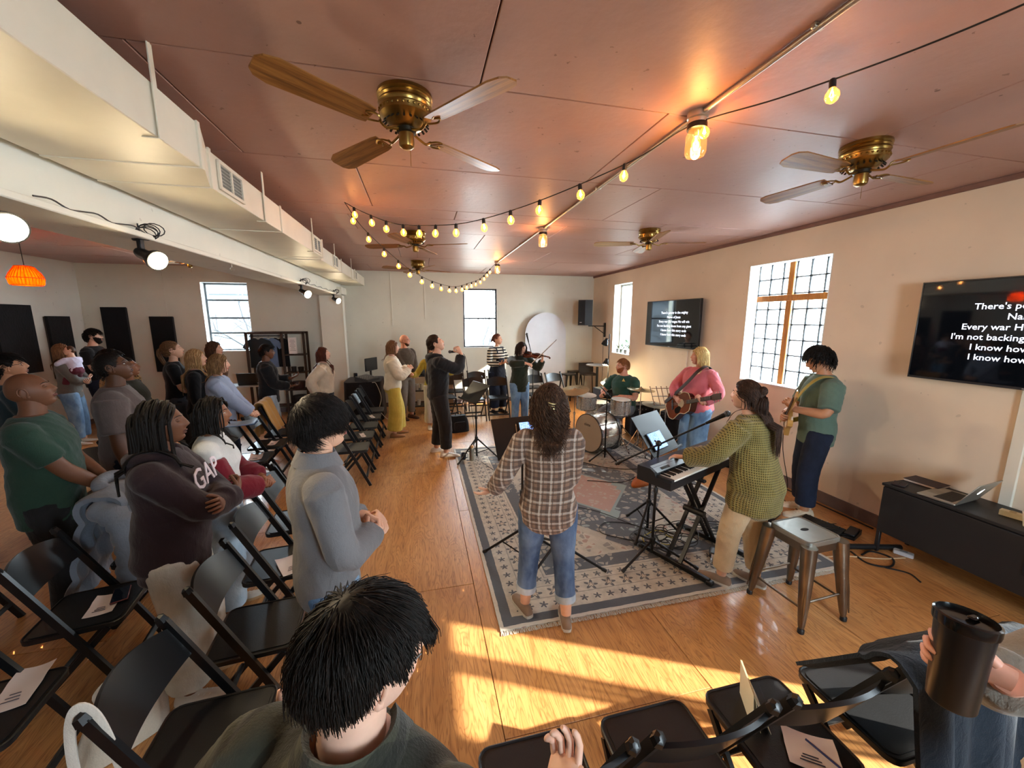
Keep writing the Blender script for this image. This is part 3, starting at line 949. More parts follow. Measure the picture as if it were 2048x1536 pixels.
tag(MB().tube(smooth_path([(XR - .02, 8.70, 1.95), (XR - .03, 8.66, 1.6), (XR - .02, 8.66, .9), (XR - .02, 8.66, .2)], 6), .005, 5).build('speaker_cable', BLACKP), 'black cable running down the wall from the corner loudspeaker', 'cable')

# ------------------------------------------------------------ arched board against the back wall
ab = thing('arched_board', 'tall pale grey board with an arched top leaning on the back wall', 'backdrop', (3.04, 9.19, 0), 0, rot=(-1.5, 0, 0))
pl = [(-.53, 0), (.53, 0)] + [(.53 * math.cos(t), 1.68 + .53 * math.sin(t)) for t in np.linspace(0, PI, 25)]
MB().prism(pl, -.012, .012, rot=(90, 0, 0)).build('board', M('board_paint', '#ccccd0', .6, var=.05, scale=3), ab, smooth=25)
MB().box((0, .05, .8), (.9, .06, .06), .004).build('back_brace', M('pine_batten', '#b08a5a', .7), ab)
# ------------------------------------------------------------ rug
def rug_mat(hx, hy):
    t = NT('rug_pattern')
    v = t.coord('Object')
    x, y, z = t.sep(v)
    ax = t.math('ABSOLUTE', x); ay = t.math('ABSOLUTE', y)
    dx = t.math('SUBTRACT', hx, ax); dy = t.math('SUBTRACT', hy, ay)
    d = t.math('MINIMUM', dx, dy)
    wob = t.math('MULTIPLY', t.math('SUBTRACT', t.noise(v, 14, 2), .5), .012)
    d = t.math('ADD', d, wob)
    cream, slate, pink, teal = '#b4ada0', '#575b62', '#b08d80', '#8b9c9c'
    # along-border coordinate and motifs
    along = t.n('ShaderNodeMix', data_type='FLOAT')
    t.link(t.math('GREATER_THAN', dx, dy), along.inputs[0]); t.link(y, along.inputs[2]); t.link(x, along.inputs[3])
    s = along.outputs[0]
    def petal(freq, dc, rad):
        """repeating blossom: distance from the cell centre, with lobes"""
        u = t.math('SUBTRACT', t.math('FRACT', t.math('MULTIPLY', s, freq)), .5)
        u = t.math('DIVIDE', u, freq)
        w = t.math('SUBTRACT', d, dc)
        ang = t.math('ARCTAN2', w, u)
        rr = t.math('SQRT', t.math('ADD', t.math('MULTIPLY', u, u), t.math('MULTIPLY', w, w)))
        lobe = t.math('ADD', .72, t.math('MULTIPLY', t.math('COSINE', t.math('MULTIPLY', ang, 5.0)), .38))
        return t.math('LESS_THAN', rr, t.math('MULTIPLY', lobe, rad))
    def band(a, b):
        return t.math('MULTIPLY', t.math('GREATER_THAN', d, a), t.math('LESS_THAN', d, b))
    patchy = t.noise(v, 5, 3, .6)
    vor = t.voro(v, 17, 'DISTANCE_TO_EDGE')
    cell = t.voro(v, 17, 'F1', 'Color')
    cx_, cy_, cz_ = t.sep(cell)
    field = t.ramp(patchy, [(.3, '#a9a59a'), (.6, '#c3bcae')])
    # zig-zag medallion
    zz = t.math('MULTIPLY', t.math('ABSOLUTE', t.math('SUBTRACT', t.math('FRACT', t.math('MULTIPLY', t.math('ADD', ax, ay), 5.0)), .5)), .16)
    med = t.math('ADD', t.math('ADD', t.math('DIVIDE', ax, 1.05), t.math('DIVIDE', ay, 1.45)), zz)
    leaf = t.math('MULTIPLY', t.math('GREATER_THAN', vor, .11), t.math('GREATER_THAN', cx_, .55))
    c = field
    c = t.mix(t.math('MULTIPLY', leaf, .55), c, slate)
    c = t.mix(t.math('MULTIPLY', t.math('MULTIPLY', leaf, t.math('GREATER_THAN', cy_, .62)), .7), c, pink)
    dark = t.math('LESS_THAN', med, 1.0)
    inner = t.mix(t.math('MULTIPLY', leaf, .7), slate, cream)
    inner = t.mix(t.math('MULTIPLY', t.math('MULTIPLY', leaf, t.math('GREATER_THAN', cz_, .6)), .8), inner, teal)
    c = t.mix(dark, c, inner)
    c = t.mix(t.math('MULTIPLY', t.math('LESS_THAN', t.math('ABSOLUTE', t.math('SUBTRACT', med, 1.0)), .03), .9), c, cream)
    core = t.math('LESS_THAN', med, .48)
    c = t.mix(core, c, t.mix(t.math('MULTIPLY', leaf, .6), pink, cream))
    c = t.mix(t.math('LESS_THAN', t.math('ABSOLUTE', t.math('SUBTRACT', med, .48)), .035), c, teal)
    # borders from the middle outwards
    c = t.mix(band(.0, .62), c, slate)
    c = t.mix(t.math('MULTIPLY', band(.48, .62), t.math('MULTIPLY', leaf, .7)), c, cream)
    brd = t.ramp(t.noise(v, 20, 2), [(.3, '#b3aca0'), (.7, '#c9c2b4')])
    c = t.mix(band(.10, .47), c, brd)
    c = t.mix(t.math('MULTIPLY', band(.10, .47), petal(6.6, .285, .052)), c, '#5a5c62')
    c = t.mix(t.math('MULTIPLY', band(.10, .47), petal(6.6, .285, .024)), c, '#c9b9a4')
    c = t.mix(petal(9.5, .395, .030), c, '#5f6167')
    c = t.mix(petal(9.5, .165, .030), c, '#55575e')
    for a in (.225, .345, .44):
        c = t.mix(t.math('MULTIPLY', band(a, a + .010), .6), c, '#7d7c7a')
    c = t.mix(band(.0, .028), c, '#cfc9bd')
    # pile streaks
    fine = t.noise(t.coord('Object', (30, 160, 1)), 1, 2, .7)
    c = t.mix(t.math('MULTIPLY', t.math('SUBTRACT', fine, .35), .5), c, '#6a6865')
    t.set(color=c, rough=.95, sheen=.2, spec=.15)
    t.bump(fine, .35, .006)
    return t.m
RX0, RX1, RY0, RY1 = .44, 3.36, 2.20, 5.92
rug = thing('rug', 'large patterned area rug in grey, cream and dusty pink under the band', 'rug', ((RX0 + RX1) / 2, (RY0 + RY1) / 2, 0))
hx, hy = (RX1 - RX0) / 2, (RY1 - RY0) / 2
gx = np.linspace(-hx, hx, 40); gy = np.linspace(-hy, hy, 50)
G = np.array([[(a, b, .011 + .0015 * math.sin(a * 9 + b * 3) * (abs(a) > hx - .2)) for b in gy] for a in gx])
MB().grid(G, thick=.010).build('pile', rug_mat(hx, hy), rug, smooth=60)
fr = MB()
for sgn in (-1, 1):
    for k in range(260):
        xx = -hx + 2 * hx * (k + .5) / 260
        fr.box((xx + rng.uniform(-.002, .002), sgn * (hy + .017), .004), (.006, .036 + rng.uniform(-.006, .004), .005), 0, rot=(0, 0, rng.uniform(-14, 14)))
fr.build('fringe', M('rug_fringe', '#cbc4b6', .95), rug)['kind'] = 'stuff'

# ------------------------------------------------------------ folding chairs
CH = M('chair_resin_black', '#0d0e11', .36, var=.15, spec=.5)
CHS = M('chair_seat_black', '#101114', .42, var=.2, bump=.15, bscale=160)
def rounded(w, d, r, n=4):
    P = []
    for (sx, sy, a0) in ((1, 1, 0), (-1, 1, 90), (-1, -1, 180), (1, -1, 270)):
        for k in range(n + 1):
            a = R(a0 + 90 * k / n)
            P.append((sx * (w / 2 - r) + r * math.cos(a), sy * (d / 2 - r) + r * math.sin(a)))
    return P
def chair_proto():
    r = thing('folding_chair', 'x', 'chair')
    # faces +x; the uprights run from the front feet to the top of the back
    st = MB().prism(rounded(.40, .385, .045), .425, .447)
    st.prism(rounded(.36, .345, .035), .447, .451)
    so = st.build('seat', CHS, r, smooth=35)
    rim = MB().tube([(x * 1.0, y * 1.0, .446) for x, y in rounded(.394, .379, .043)], .006, 6, closed=True)
    rim.build('seat_rim', CH, so)
    for s_ in (-1, 1):
        up = MB()
        P = [(.215, s_ * .215, 0), (.05, s_ * .213, .36), (-.19, s_ * .205, .845)]
        up.tube(P, .0235, 4, flat=.62, up=(0, 1, 0))
        up.tube([(-.19, s_ * .205, .84), (-.200, s_ * .204, .862), (-.206, s_ * .203, .868)], [.0225, .019, .008], 6)
        up.build('front_leg', CH, r, smooth=30)
        MB().tube([(-.235, s_ * .175, 0), (.06, s_ * .187, .33), (.145, s_ * .188, .425)], .0205, 4, flat=.62, up=(0, 1, 0)).build('rear_leg', CH, r, smooth=30)
    G = []
    for i in range(13):
        u = -1 + 2 * i / 12
        row = []
        for j in range(6):
            w = j / 5
            zt = .845 - .035 * u * u
            zb = .665 + .012 * u * u
            zz = zb + (zt - zb) * w
            xx = -.19 + (.845 - zz) * .495 - .035 * (1 - u * u)
            row.append((xx, u * .20, zz))
        G.append(row)
    MB().grid(np.array(G), thick=.014).build('backrest', CH, r, smooth=50)
    MB().box((.176, 0, .115), (.022, .40, .03), .004, rot=(0, -25, 0)).build('front_stretcher', CH, r)
    MB().box((-.17, 0, .10), (.022, .34, .03), .004, rot=(0, 40, 0)).build('rear_stretcher', CH, r)
    MB().tube([(.145, -.19, .42), (.145, .19, .42)], .008, 6).build('seat_pivot', M('chair_bolt', '#8b8f94', .3, .9), r)
    return r
chair0 = chair_proto()
chair_used = [False]
def chair(x, y, rz, label, group):
    o = chair0 if not chair_used[0] else copy_tree(chair0)
    chair_used[0] = True
    o.location = (x, y, .001); o.rotation_euler = (0, 0, R(rz)); o['label'] = label; o['group'] = group
    return o
CG = 'black folding chairs'
G1 = 'black folding chairs in the front row beside the open floor'
for y, w_ in zip((5.02, 5.55, 6.08, 6.60, 7.12), ('empty black folding chair at the fleece-man end of the front row', 'black folding chair with a leaflet, next to the end of the front row', 'empty black folding chair between the two leaflet chairs of the front row', 'black folding chair with a leaflet beside the yellow trousers', 'black folding chair at the sound-desk end of the front row')):
    chair(-.90, y, 2, w_, G1)
chair(-1.98, 4.88, 4, 'black folding chair with booklets beside the blue sweater woman', 'chairs before the blue sweater woman')
chair(-1.98, 5.42, 4, 'black folding chair between the booklet chair and the tan jacket chair', CG)
chair(-1.98, 5.96, 4, 'black folding chair with a tan jacket over its back', CG)
chair(-2.9, 4.30, 8, 'black folding chair behind the braided woman in the red sleeves', CG)
chair(-.86, 1.47, 3, 'black folding chair with a white strap looped on its back', CG)
chair(-.88, 2.05, 5, 'empty black folding chair just behind the grey fleece man', CG)
chair(-.95, 2.64, 6, 'black folding chair with a white leaflet beside the grey fleece man', CG)
chair(-1.02, 3.22, 6, 'black folding chair in front of the woman with red sleeves', CG)
chair(-1.82, 1.78, 8, 'black folding chair with a creased paper sheet at the dark room edge', CG)
chair(-1.86, 2.42, 10, 'black folding chair with a phone and paper on its seat', CG)
chair(-1.88, 3.04, 10, 'black folding chair with a grey puffer coat hung over it', CG)
chair(-2.95, 2.85, 12, 'black folding chair behind the green shirt man with a paper corner', CG)
for xx, lab in ((.34, 'black folding chair beside the reaching hand of the man in plaid'), (.83, 'empty black folding chair in the shade left of the card chair'), (1.32, 'black folding chair with the folded cream card on its seat'), (1.82, 'black folding chair with a sunlit seat and a fleece blanket over its back'), ):
    chair(xx, 1.00, 90, lab, 'black folding chairs in the sunny front row')
G2 = 'black folding chairs facing the camera before the back wall'
for (x, y, a, w_) in ((1.02, 7.72, -88, 'beside the singer music stand'), (1.52, 7.72, -92, 'in front of the striped sweater woman'), (.46, 8.02, -80, 'just behind the black backpack'), (2.40, 7.85, -80, 'right behind the violin microphone stand'), (2.92, 8.0, -75, 'in front of the arched board')):
    chair(x, y, a, 'black folding chair of the nearer back row, ' + w_, G2)
for (x, y, a, w_) in ((.72, 8.68, -88, 'beside the wooden crate'), (1.22, 8.66, -90, 'under the left half of the window'), (1.72, 8.72, -92, 'behind the striped sweater woman'), (2.6, 8.75, -85, 'touching the edge of the arched board')):
    chair(x, y, a, 'black folding chair of the farther back row, ' + w_, G2)

# ------------------------------------------------------------ leaflets on the chairs
PAPER = M('paper_white', '#e4ddd8', .8, var=.04, scale=4)
PAPERP = M('paper_pinkish', '#d8c9c6', .8, var=.05, scale=4)
INK = M('ink', '#2b2e45', .7)
def leaflet(x, y, rz, w, l, label, mat=PAPER, z=.453, curl=.012, group=None, lines=True):
    r = thing('leaflet', label, 'leaflet', (x, y, z), rz, group)
    G = np.array([[(w * (a - .5), l * (b - .5), .003 + curl * (2 * a - 1) ** 2 * (1 if b > .5 else .4)) for b in np.linspace(0, 1, 7)] for a in np.linspace(0, 1, 9)])
    MB().grid(G, thick=.0012).build('sheet', mat, r, smooth=60)
    if lines:
        for k in range(3):
            MB().box((-.05 * w + .0 * k, l * (-.3 + .08 * k), .0058 + curl * .05), (w * (.45 - .08 * k), .004, .0008)).build('text_line', INK, r)
    return r
leaflet(-.84, 5.50, 20, .06, .19, 'white leaflet on the second seat of the row before the yellow trousers', PAPER)
leaflet(-.84, 6.56, 24, .06, .20, 'white leaflet on a farther seat of the row before the yellow trousers', PAPER)
leaflet(-.88, 2.58, 30, .16, .22, 'white folded leaflet on the seat beside the grey fleece man', PAPER)
leaflet(-1.76, 1.90, 15, .12, .24, 'creased pinkish sheet on the dark seat at the room edge', PAPERP)
leaflet(-1.80, 2.42, 15, .12, .19, 'pale sheet under a phone on the dark seat', PAPERP)
leaflet(-2.89, 2.86, 20, .12, .2, 'paper corner on the seat behind the green shirt man', PAPERP)
leaflet(-1.92, 5.40, 0, .09, .17, 'pinkish leaflet on the seat between booklets and tan jacket', PAPERP)
leaflet(-1.92, 4.86, 10, .13, .2, 'crumpled leaflet on the seat beside the blue sweater woman', PAPERP, curl=.03)
leaflet(1.36, .90, -35, .17, .14, 'pink-grey card with writing and a blue pen on the card chair', PAPERP)
ph = thing('phone', 'slim phone with a reddish case lying on the pale sheet', 'phone', (-1.76, 2.48, .462), 25)
MB().box((0, 0, .004), (.075, .15, .008), .003).build('phone_case', M('phone_red', '#6a3230', .4), ph)
MB().box((0, 0, .0085), (.068, .142, .001)).build('phone_screen', SCREEN, ph)
pen = thing('pen', 'blue ballpoint pen lying across the pink-grey card', 'pen', (1.385, .875, .4665), -75)
MB().cyl((-.06, 0, .004), (.055, 0, .004), .004, n=8).build('barrel', M('pen_blue', '#26306b', .3), pen)
MB().cyl((.055, 0, .004), (.066, 0, .004), .004, .0008, n=8).build('tip', STEELC, pen)
# folded cream card standing on the seat
cc = thing('folded_card', 'cream folded card with small print propped open on the black seat', 'card', (1.30, 1.06, .4535), 62)
CARD = M('card_cream', '#e6d9b8', .8, var=.05)
for k, (a, dx) in enumerate(((64, 0), (78, .012), (86, .02))):
    MB().box((0, .0, .0), (.165, .0016, .165), 0).build('leaf', CARD, cc, (0, .03 + .016 * k, .078), (-(90 - a) * 1.0, 0, 0))
text_mesh('print', 'CONNECTION', .017, INK, cc, (-.01, -.003, .078), (64, 0, 0), extrude=.0003)['kind'] = 'stuff'
lg = MB()
for k in (-1, 1): lg.tube([(.006 * math.cos(t) + k * .004, .006 * math.sin(t), 0) for t in np.linspace(0, 2 * PI, 10, endpoint=False)], .001, 4, closed=True)
lg.build('emblem', INK, cc, (.064, -.001, .084), (64, 0, 0))

# ------------------------------------------------------------ soft things on chairs and floor
def drape(path_fn, na, nb, thick, name, mat, root, smooth=70):
    G = np.array([[path_fn(a / (na - 1), b / (nb - 1)) for b in range(nb)] for a in range(na)])
    return MB().grid(G, thick=thick).build(name, mat, root, smooth=smooth)
PUFF = fabric('puffer_grey', '#747b88', .55, .08, 90, .5)
cot = thing('puffer_coat', 'light grey puffer coat slung over the back of a folding chair', 'coat', (-2.03, 3.02, .0), 10)
def puff(a, b):
    # a: over the back (front hem -> over the rail -> back hem); b: across
    s_ = -1 + 2 * b
    L = a * 1.25
    if L < .45: x, z = .06 - .05 * L, .48 + L * .95
    elif L < .60: t = (L - .45) / .15; x, z = .04 - .10 * t, .905 + .03 * math.sin(t * PI)
    else: x, z = -.06 - .16 * ((L - .6) / .65), .90 - (L - .6) * 1.02
    q = .030 * abs(math.sin(a * 22)) + .016 * math.sin(b * 9 + a * 5) + .012 * math.sin(b * 23)
    return (x + (q if L < .5 else -q), s_ * (.25 + .03 * math.sin(a * 7)), z + (.02 * math.sin(b * 6) if .4 < L < .7 else 0))
drape(puff, 60, 26, .03, 'shell', PUFF, cot)
slv = MB()
for s_, pth in ((-1, [(-.03, -.22, .88), (.10, -.30, .80), (.14, -.33, .62), (.12, -.32, .46), (.10, -.30, .30)]), (1, [(0, .18, .90), (.14, .16, .96), (.26, .04, .93), (.30, -.08, .82), (.28, -.10, .70)])):
    P = smooth_path(pth, 8)
    slv.tube(P, [.062 + .014 * abs(math.sin(i * .9)) for i in range(len(P))], 14)
slv.build('sleeve', PUFF, cot, smooth=70)
MB().tube(smooth_path([(.02, -.15, .93), (-.07, -.08, .98), (-.07, .08, .98), (.02, .16, .93)], 6), .04, 10).build('collar', PUFF, cot, smooth=70)
TAN = fabric('jacket_tan', '#a87b3f', .9)
tj = thing('jacket', 'tan jacket draped over the back of a folding chair', 'jacket', (-2.17, 5.97, 0), 4)
def tanj(a, b):
    s_ = -1 + 2 * b; L = a
    if L < .40: x, z = .15 - .34 * L, .50 + L
    elif L < .5: t = (L - .4) / .1; x, z = .014 - .09 * t, .90 + .02 * math.sin(t * PI)
    else: x, z = -.076 - .03 * (L - .5), .90 - (L - .5) * .95
    q = .012 * math.sin(b * 17 + a * 3)
    return (x + q, s_ * .23, z)
drape(tanj, 36, 20, .012, 'body', TAN, tj)
BLK = fabric('blanket_fleece', '#262e38', 1., .25, 300, .8, sheen=.08)
bk = thing('fleece_blanket', 'dark blue-grey fleece blanket draped over a folding chair back', 'blanket', (1.86, 1.005, 0), 90)
def blank(a, b):
    s_ = -1 + 2 * b; L = a * 1.5
    if L < .55: x, z = .13 - .27 * (L / .55), .53 + L * .58
    elif L < .68: t = (L - .55) / .13; x, z = -.14 - .11 * t, .86 + .035 * math.sin(t * PI)
    else: x, z = -.26 - .10 * (L - .68), .855 - (L - .68) * .93
    q = (.016 * math.sin(b * 15 + 1) + .012 * math.sin(b * 31)) * (1 if L > .6 else .5)
    return (x - q, s_ * (.30 + .03 * math.sin(a * 5)), z + .02 * (L < .5) * math.sin(b * 7))
drape(blank, 60, 50, .014, 'cloth', BLK, bk)
CANV = fabric('canvas_tote', '#cfc2b0', .9)
tb = thing('tote_bag', 'slumped cream canvas tote bag on the floor under the chairs', 'bag', (-1.50, 1.97, 0), 35)
def toteb(a, b):
    ang = 2 * PI * b
    w = .21 * (1 - .25 * a) + .02 * math.sin(5 * ang); d_ = .09 * (1 - .45 * a) + .012 * math.sin(3 * ang + 2)
    return (w * .8 * math.cos(ang) + .05 * a, d_ * math.sin(ang) + .03 * a * a, .002 + .22 * a + .015 * math.sin(4 * ang) * a)
P = [np.array([toteb(a, b) for b in np.linspace(0, 1, 32, endpoint=False)]) for a in np.linspace(0, 1, 12)]
MB().loft(P).build('body', CANV, tb, smooth=70)
for k in (-1, 1):
    MB().tube(smooth_path([(-.04, .03 * k, .20), (-.06, .05 * k, .28), (.02, .06 * k, .33), (.10, .05 * k, .28), (.10, .03 * k, .21)], 6), .012, 6, flat=.35).build('handle', CANV, tb, smooth=60)
ws = thing('bag_strap', 'white woven strap looped over the end of the nearest chair back', 'strap', (-.86, 1.47, 0), 3)
MB().tube(smooth_path([(-.21, -.19, .30), (-.24, -.20, .60), (-.235, -.20, .80), (-.205, -.20, .89), (-.165, -.20, .85), (-.13, -.21, .70), (-.10, -.22, .5), (-.09, -.22, .3)], 6), .016, 6, flat=.3, up=(0, 1, 0)).build('webbing', fabric('strap_white', '#d6cfc4'), ws, smooth=60)
BKT = thing('backpack', 'black backpack on the floor behind the singer', 'bag', (.62, 6.95, 0), 10)
P = []
for a in np.linspace(0, 1, 10):
    w = .19 * (1 - .3 * a ** 3); d_ = .12 * (1 - .35 * a ** 2)
    P.append(np.array([(w * math.copysign(abs(math.cos(t)) ** .6, math.cos(t)), d_ * math.copysign(abs(math.sin(t)) ** .6, math.sin(t)), .002 + .30 * a) for t in np.linspace(0, 2 * PI, 24, endpoint=False)]))
MB().loft(P).build('body', fabric('backpack_black', '#131316', .8), BKT, smooth=60)
MB().prism(rounded(.22, .16, .04), -.02, .02, rot=(90, 0, 0), c=(0, -.115, .12)).build('front_pocket', fabric('backpack_black', '#131316', .8), BKT)
MB().tube(smooth_path([(-.05, 0, .30), (-.04, 0, .36), (.04, 0, .36), (.05, 0, .30)], 5), .008, 6).build('handle', BLACKP, BKT)

# ------------------------------------------------------------ metal stool
GUN = M('stool_gunmetal', '#7b7268', .32, .95, var=.2, scale=7)
GUNT = M('stool_seat_steel', '#a9aaa4', .36, .8, var=.1)
ms = thing('metal_stool', 'brushed gunmetal cafe stool with a square seat and splayed legs', 'stool', (2.555, 1.945, 0), 3)
st = MB().prism(rounded(.30, .30, .045, 5), .575, .600)
st.prism(rounded(.27, .27, .035, 5), .600, .6025)
so = st.build('seat', GUNT, ms, smooth=35)
MB().tube([(x, y, .601) for x, y in rounded(.292, .292, .043, 5)], .006, 6, closed=True).build('seat_rim', GUNT, so)
MB().prism([(.024 * math.cos(t) * 1.4, .016 * math.sin(t)) for t in np.linspace(0, 2 * PI, 18, endpoint=False)], .6015, .6032).build('hand_hole', M('stool_hole', '#1b1716', .9), so)
ap = MB()
for k in range(4):
    ap.box((.138, 0, .545), (.012, .27, .06), .004, rot=(0, 4, 0)) if k == 0 else None
ap = MB()
for (cx, cy, sx, sy) in ((.142, 0, .010, .28), (-.142, 0, .010, .28), (0, .142, .28, .010), (0, -.142, .28, .010)):
    ap.box((cx, cy, .548), (sx, sy, .058), .003)
ap.build('apron', GUN, ms)
for sx in (-1, 1):
    for sy in (-1, 1):
        m = MB()
        rings = []
        for (t, w) in ((0, .020), (.06, .020), (.10, .026), (.35, .040), (.7, .052), (1, .060)):
            cx, cy, z = sx * (.195 - .055 * t), sy * (.195 - .055 * t), .58 * t
            rings.append(np.array([(cx + w * math.cos(a) * (.8 if 1 else 1), cy + w * math.sin(a) * .8, z) for a in np.linspace(0, 2 * PI, 12, endpoint=False)]))
        m.loft(rings)
        lo_ = m.build('leg', GUN, ms, smooth=50)
        MB().tube([(sx * (.195 + .022 - .055 * t), sy * (.195 + .022 - .055 * t), .58 * t) for t in (.12, .4, .75)], [.004, .010, .006], 6).build('pressed_rib', GUN, lo_)
        MB().lathe([(.016, 0), (.020, .004), (.020, .03), (.017, .034)], 12, c=(sx * .195, sy * .195, 0)).build('rubber_foot', BLACKP, lo_)
for (p0, p1) in (((-.175, -.175, .20), (.175, -.175, .20)), ((-.175, .175, .20), (.175, .175, .20)), ((-.18, -.18, .16), (-.18, .18, .16)), ((.18, -.18, .16), (.18, .18, .16))):
    MB().tube([p0, p1], .008, 8).build('foot_rail', GUN, ms)

# ------------------------------------------------------------ black sideboard and what lies on it
SBM = M('sideboard_black', '#1a1a1d', .5, var=.1, scale=5)
sb = thing('sideboard', 'long low black metal sideboard on legs against the right wall', 'sideboard', (4.10, 1.42, 0), 0)
W_, D_, Z0, Z1 = 1.86, .42, .19, .64       # along y, depth x
MB().box((0, 0, Z1 - .012), (D_ + .01, W_ + .01, .024), .004).build('top', SBM, sb)
MB().box((.01, 0, (Z0 + Z1) / 2 - .01), (D_ - .03, W_, Z1 - Z0 - .025), .004).build('body', SBM, sb)
for s_, y0 in ((1, .463), (-1, -.463)):
    dr = MB().box((-D_ / 2 + .006, y0, (Z0 + Z1) / 2 - .012), (.018, .915, Z1 - Z0 - .04), .003).build('door', SBM, sb)
    MB().box((-D_ / 2 - .005, y0 - s_ * .40, (Z0 + Z1) / 2), (.008, .035, .14), .004).build('finger_pull', M('pull_dark', '#08080a', .7), dr)
for sx in (-1, 1):
    for sy in (-1, 1):
        MB().box((sx * (D_ / 2 - .02), sy * (W_ / 2 - .02), Z0 / 2 + .01), (.028, .028, Z0 + .02), .003).build('leg', SBM, sb)
ALU = M('laptop_aluminium', '#a9a59b', .35, .7, var=.05)
lt = thing('laptop', 'open silver laptop on the black sideboard', 'laptop', (4.06, 2.02, .6405), -84)
MB().box((0, 0, .009), (.225, .32, .016), .005).build('base', ALU, lt)
kb_ = MB().box((.03, 0, .0175), (.11, .27, .001)).build('keyboard_well', M('laptop_keys', '#2c2927', .6), lt)
kme = MB().box((0, 0, 0), (.015, .016, .002), .0006).mesh('key', M('laptop_key', '#1a1817', .5), 30)
for i in range(6):
    for j in range(14): link('key', kme, kb_, (-.012 + .0175 * i, -.122 + .0188 * j, .0185))
MB().box((-.065, 0, .0175), (.07, .10, .0008)).build('trackpad', M('trackpad', '#989488', .4, .5), lt)
lid = MB().box((0, 0, .11), (.007, .32, .22), .003).build('lid', ALU, lt, (.112, 0, .014), (0, 28, 0))
MB().box((-.0038, 0, .112), (.0006, .30, .195)).build('display', SCREEN, lid)
ap_ = []
for t in np.linspace(0, 2 * PI, 22, endpoint=False):
    rr_ = .021 * (1 - .12 * math.cos(2 * t)) - (.009 * math.exp(-((t - .25) / .3) ** 2)) - .004 * math.exp(-((t - PI / 2) / .25) ** 2)
    ap_.append((rr_ * math.cos(t), rr_ * math.sin(t)))
lgm = MB().prism(ap_, 0, .0008)
lgm.ball((.004, .030, .0004), (.004, .009, .0006), 10, 6, rot=(0, 0, -30))
lgm.build('lid_emblem', emissive('emblem_white', '#ffffff', 1.2), lid, (.0036, 0, .115), (90, 0, 90))['label'] = 'glowing white fruit emblem'
cup = thing('paper_cup', 'cream paper cup standing on the black sideboard', 'cup', (4.02, 1.56, .641))
MB().lathe([(0, .004), (.030, .004), (.030, 0), (.032, 0), (.045, .092), (.047, .095), (.044, .096), (.030, .010), (0, .010)], 28).build('cup_wall', M('cup_paper', '#e9dcc2', .7), cup)
MB().lathe([(.0, .084), (.0425, .084)], 24).build('coffee', M('coffee_milk', '#b98d5e', .2), cup)
tabm = M('tablet_white_edge', '#d8d2c4', .4)
tb2 = thing('tablet', 'white-edged tablet lying on a dark sleeve on the sideboard', 'tablet', (4.05, 1.33, .641), -24)
MB().box((0, 0, .012), (.25, .20, .024), .006).build('sleeve', M('tablet_sleeve', '#1d1c1c', .8), tb2)
MB().box((0, 0, .028), (.24, .175, .008), .003).build('tablet_body', tabm, tb2)
MB().box((0, 0, .0323), (.205, .150, .0008)).build('tablet_screen', M('tablet_screen_grey', '#3d3830', .15), tb2)
bx = thing('card_box', 'small cream box beside the paper cup', 'box', (4.10, 1.68, .641), 12)
MB().box((0, 0, .02), (.05, .12, .04), .002).build('carton', M('carton_cream', '#d9c9a2', .8), bx)
MB().box((0, 0, .041), (.045, .03, .002)).build('flap', M('carton_edge', '#b8a67e', .8), bx)
bo = thing('book', 'dark flat book beside the laptop on the sideboard', 'book', (4.215, 2.24, .641), 5)
MB().box((0, 0, .010), (.17, .22, .016), .001).build('pages', PAPER, bo)
for z_ in (.001, .0195): MB().box((0, 0, z_), (.18, .23, .003), .001).build('cover', M('book_plum', '#372d36', .6), bo)
wal = thing('wallet', 'dark wallet at the end of the black sideboard', 'wallet', (3.97, 2.28, .641), 20)
MB().box((0, 0, .007), (.11, .09, .012), .005).build('outer', M('wallet_leather', '#2b2226', .6), wal)
MB().box((.0, 0, .0138), (.10, .004, .001)).build('fold', M('wallet_stitch', '#17110f', .7), wal)
dk = thing('deck_box', 'tan card deck near the end of the sideboard', 'box', (3.98, 1.13, .641), -30)
MB().box((0, 0, .014), (.06, .15, .028), .002).build('carton', M('deck_tan', '#bfa786', .8), dk)
MB().box((0, .05, .0285), (.05, .02, .001)).build('label_strip', M('deck_label', '#8d7658', .8), dk)
ear = thing('earbud', 'small white earbud on the sideboard beside the tablet', 'earbud', (4.14, 1.46, .641), 0)
MB().ball((0, 0, .008), (.010, .008, .008), 10, 7).build('bud', tabm, ear)
MB().tube([(.004, 0, .004), (.026, .004, .004)], .003, 6).build('stem', tabm, ear)

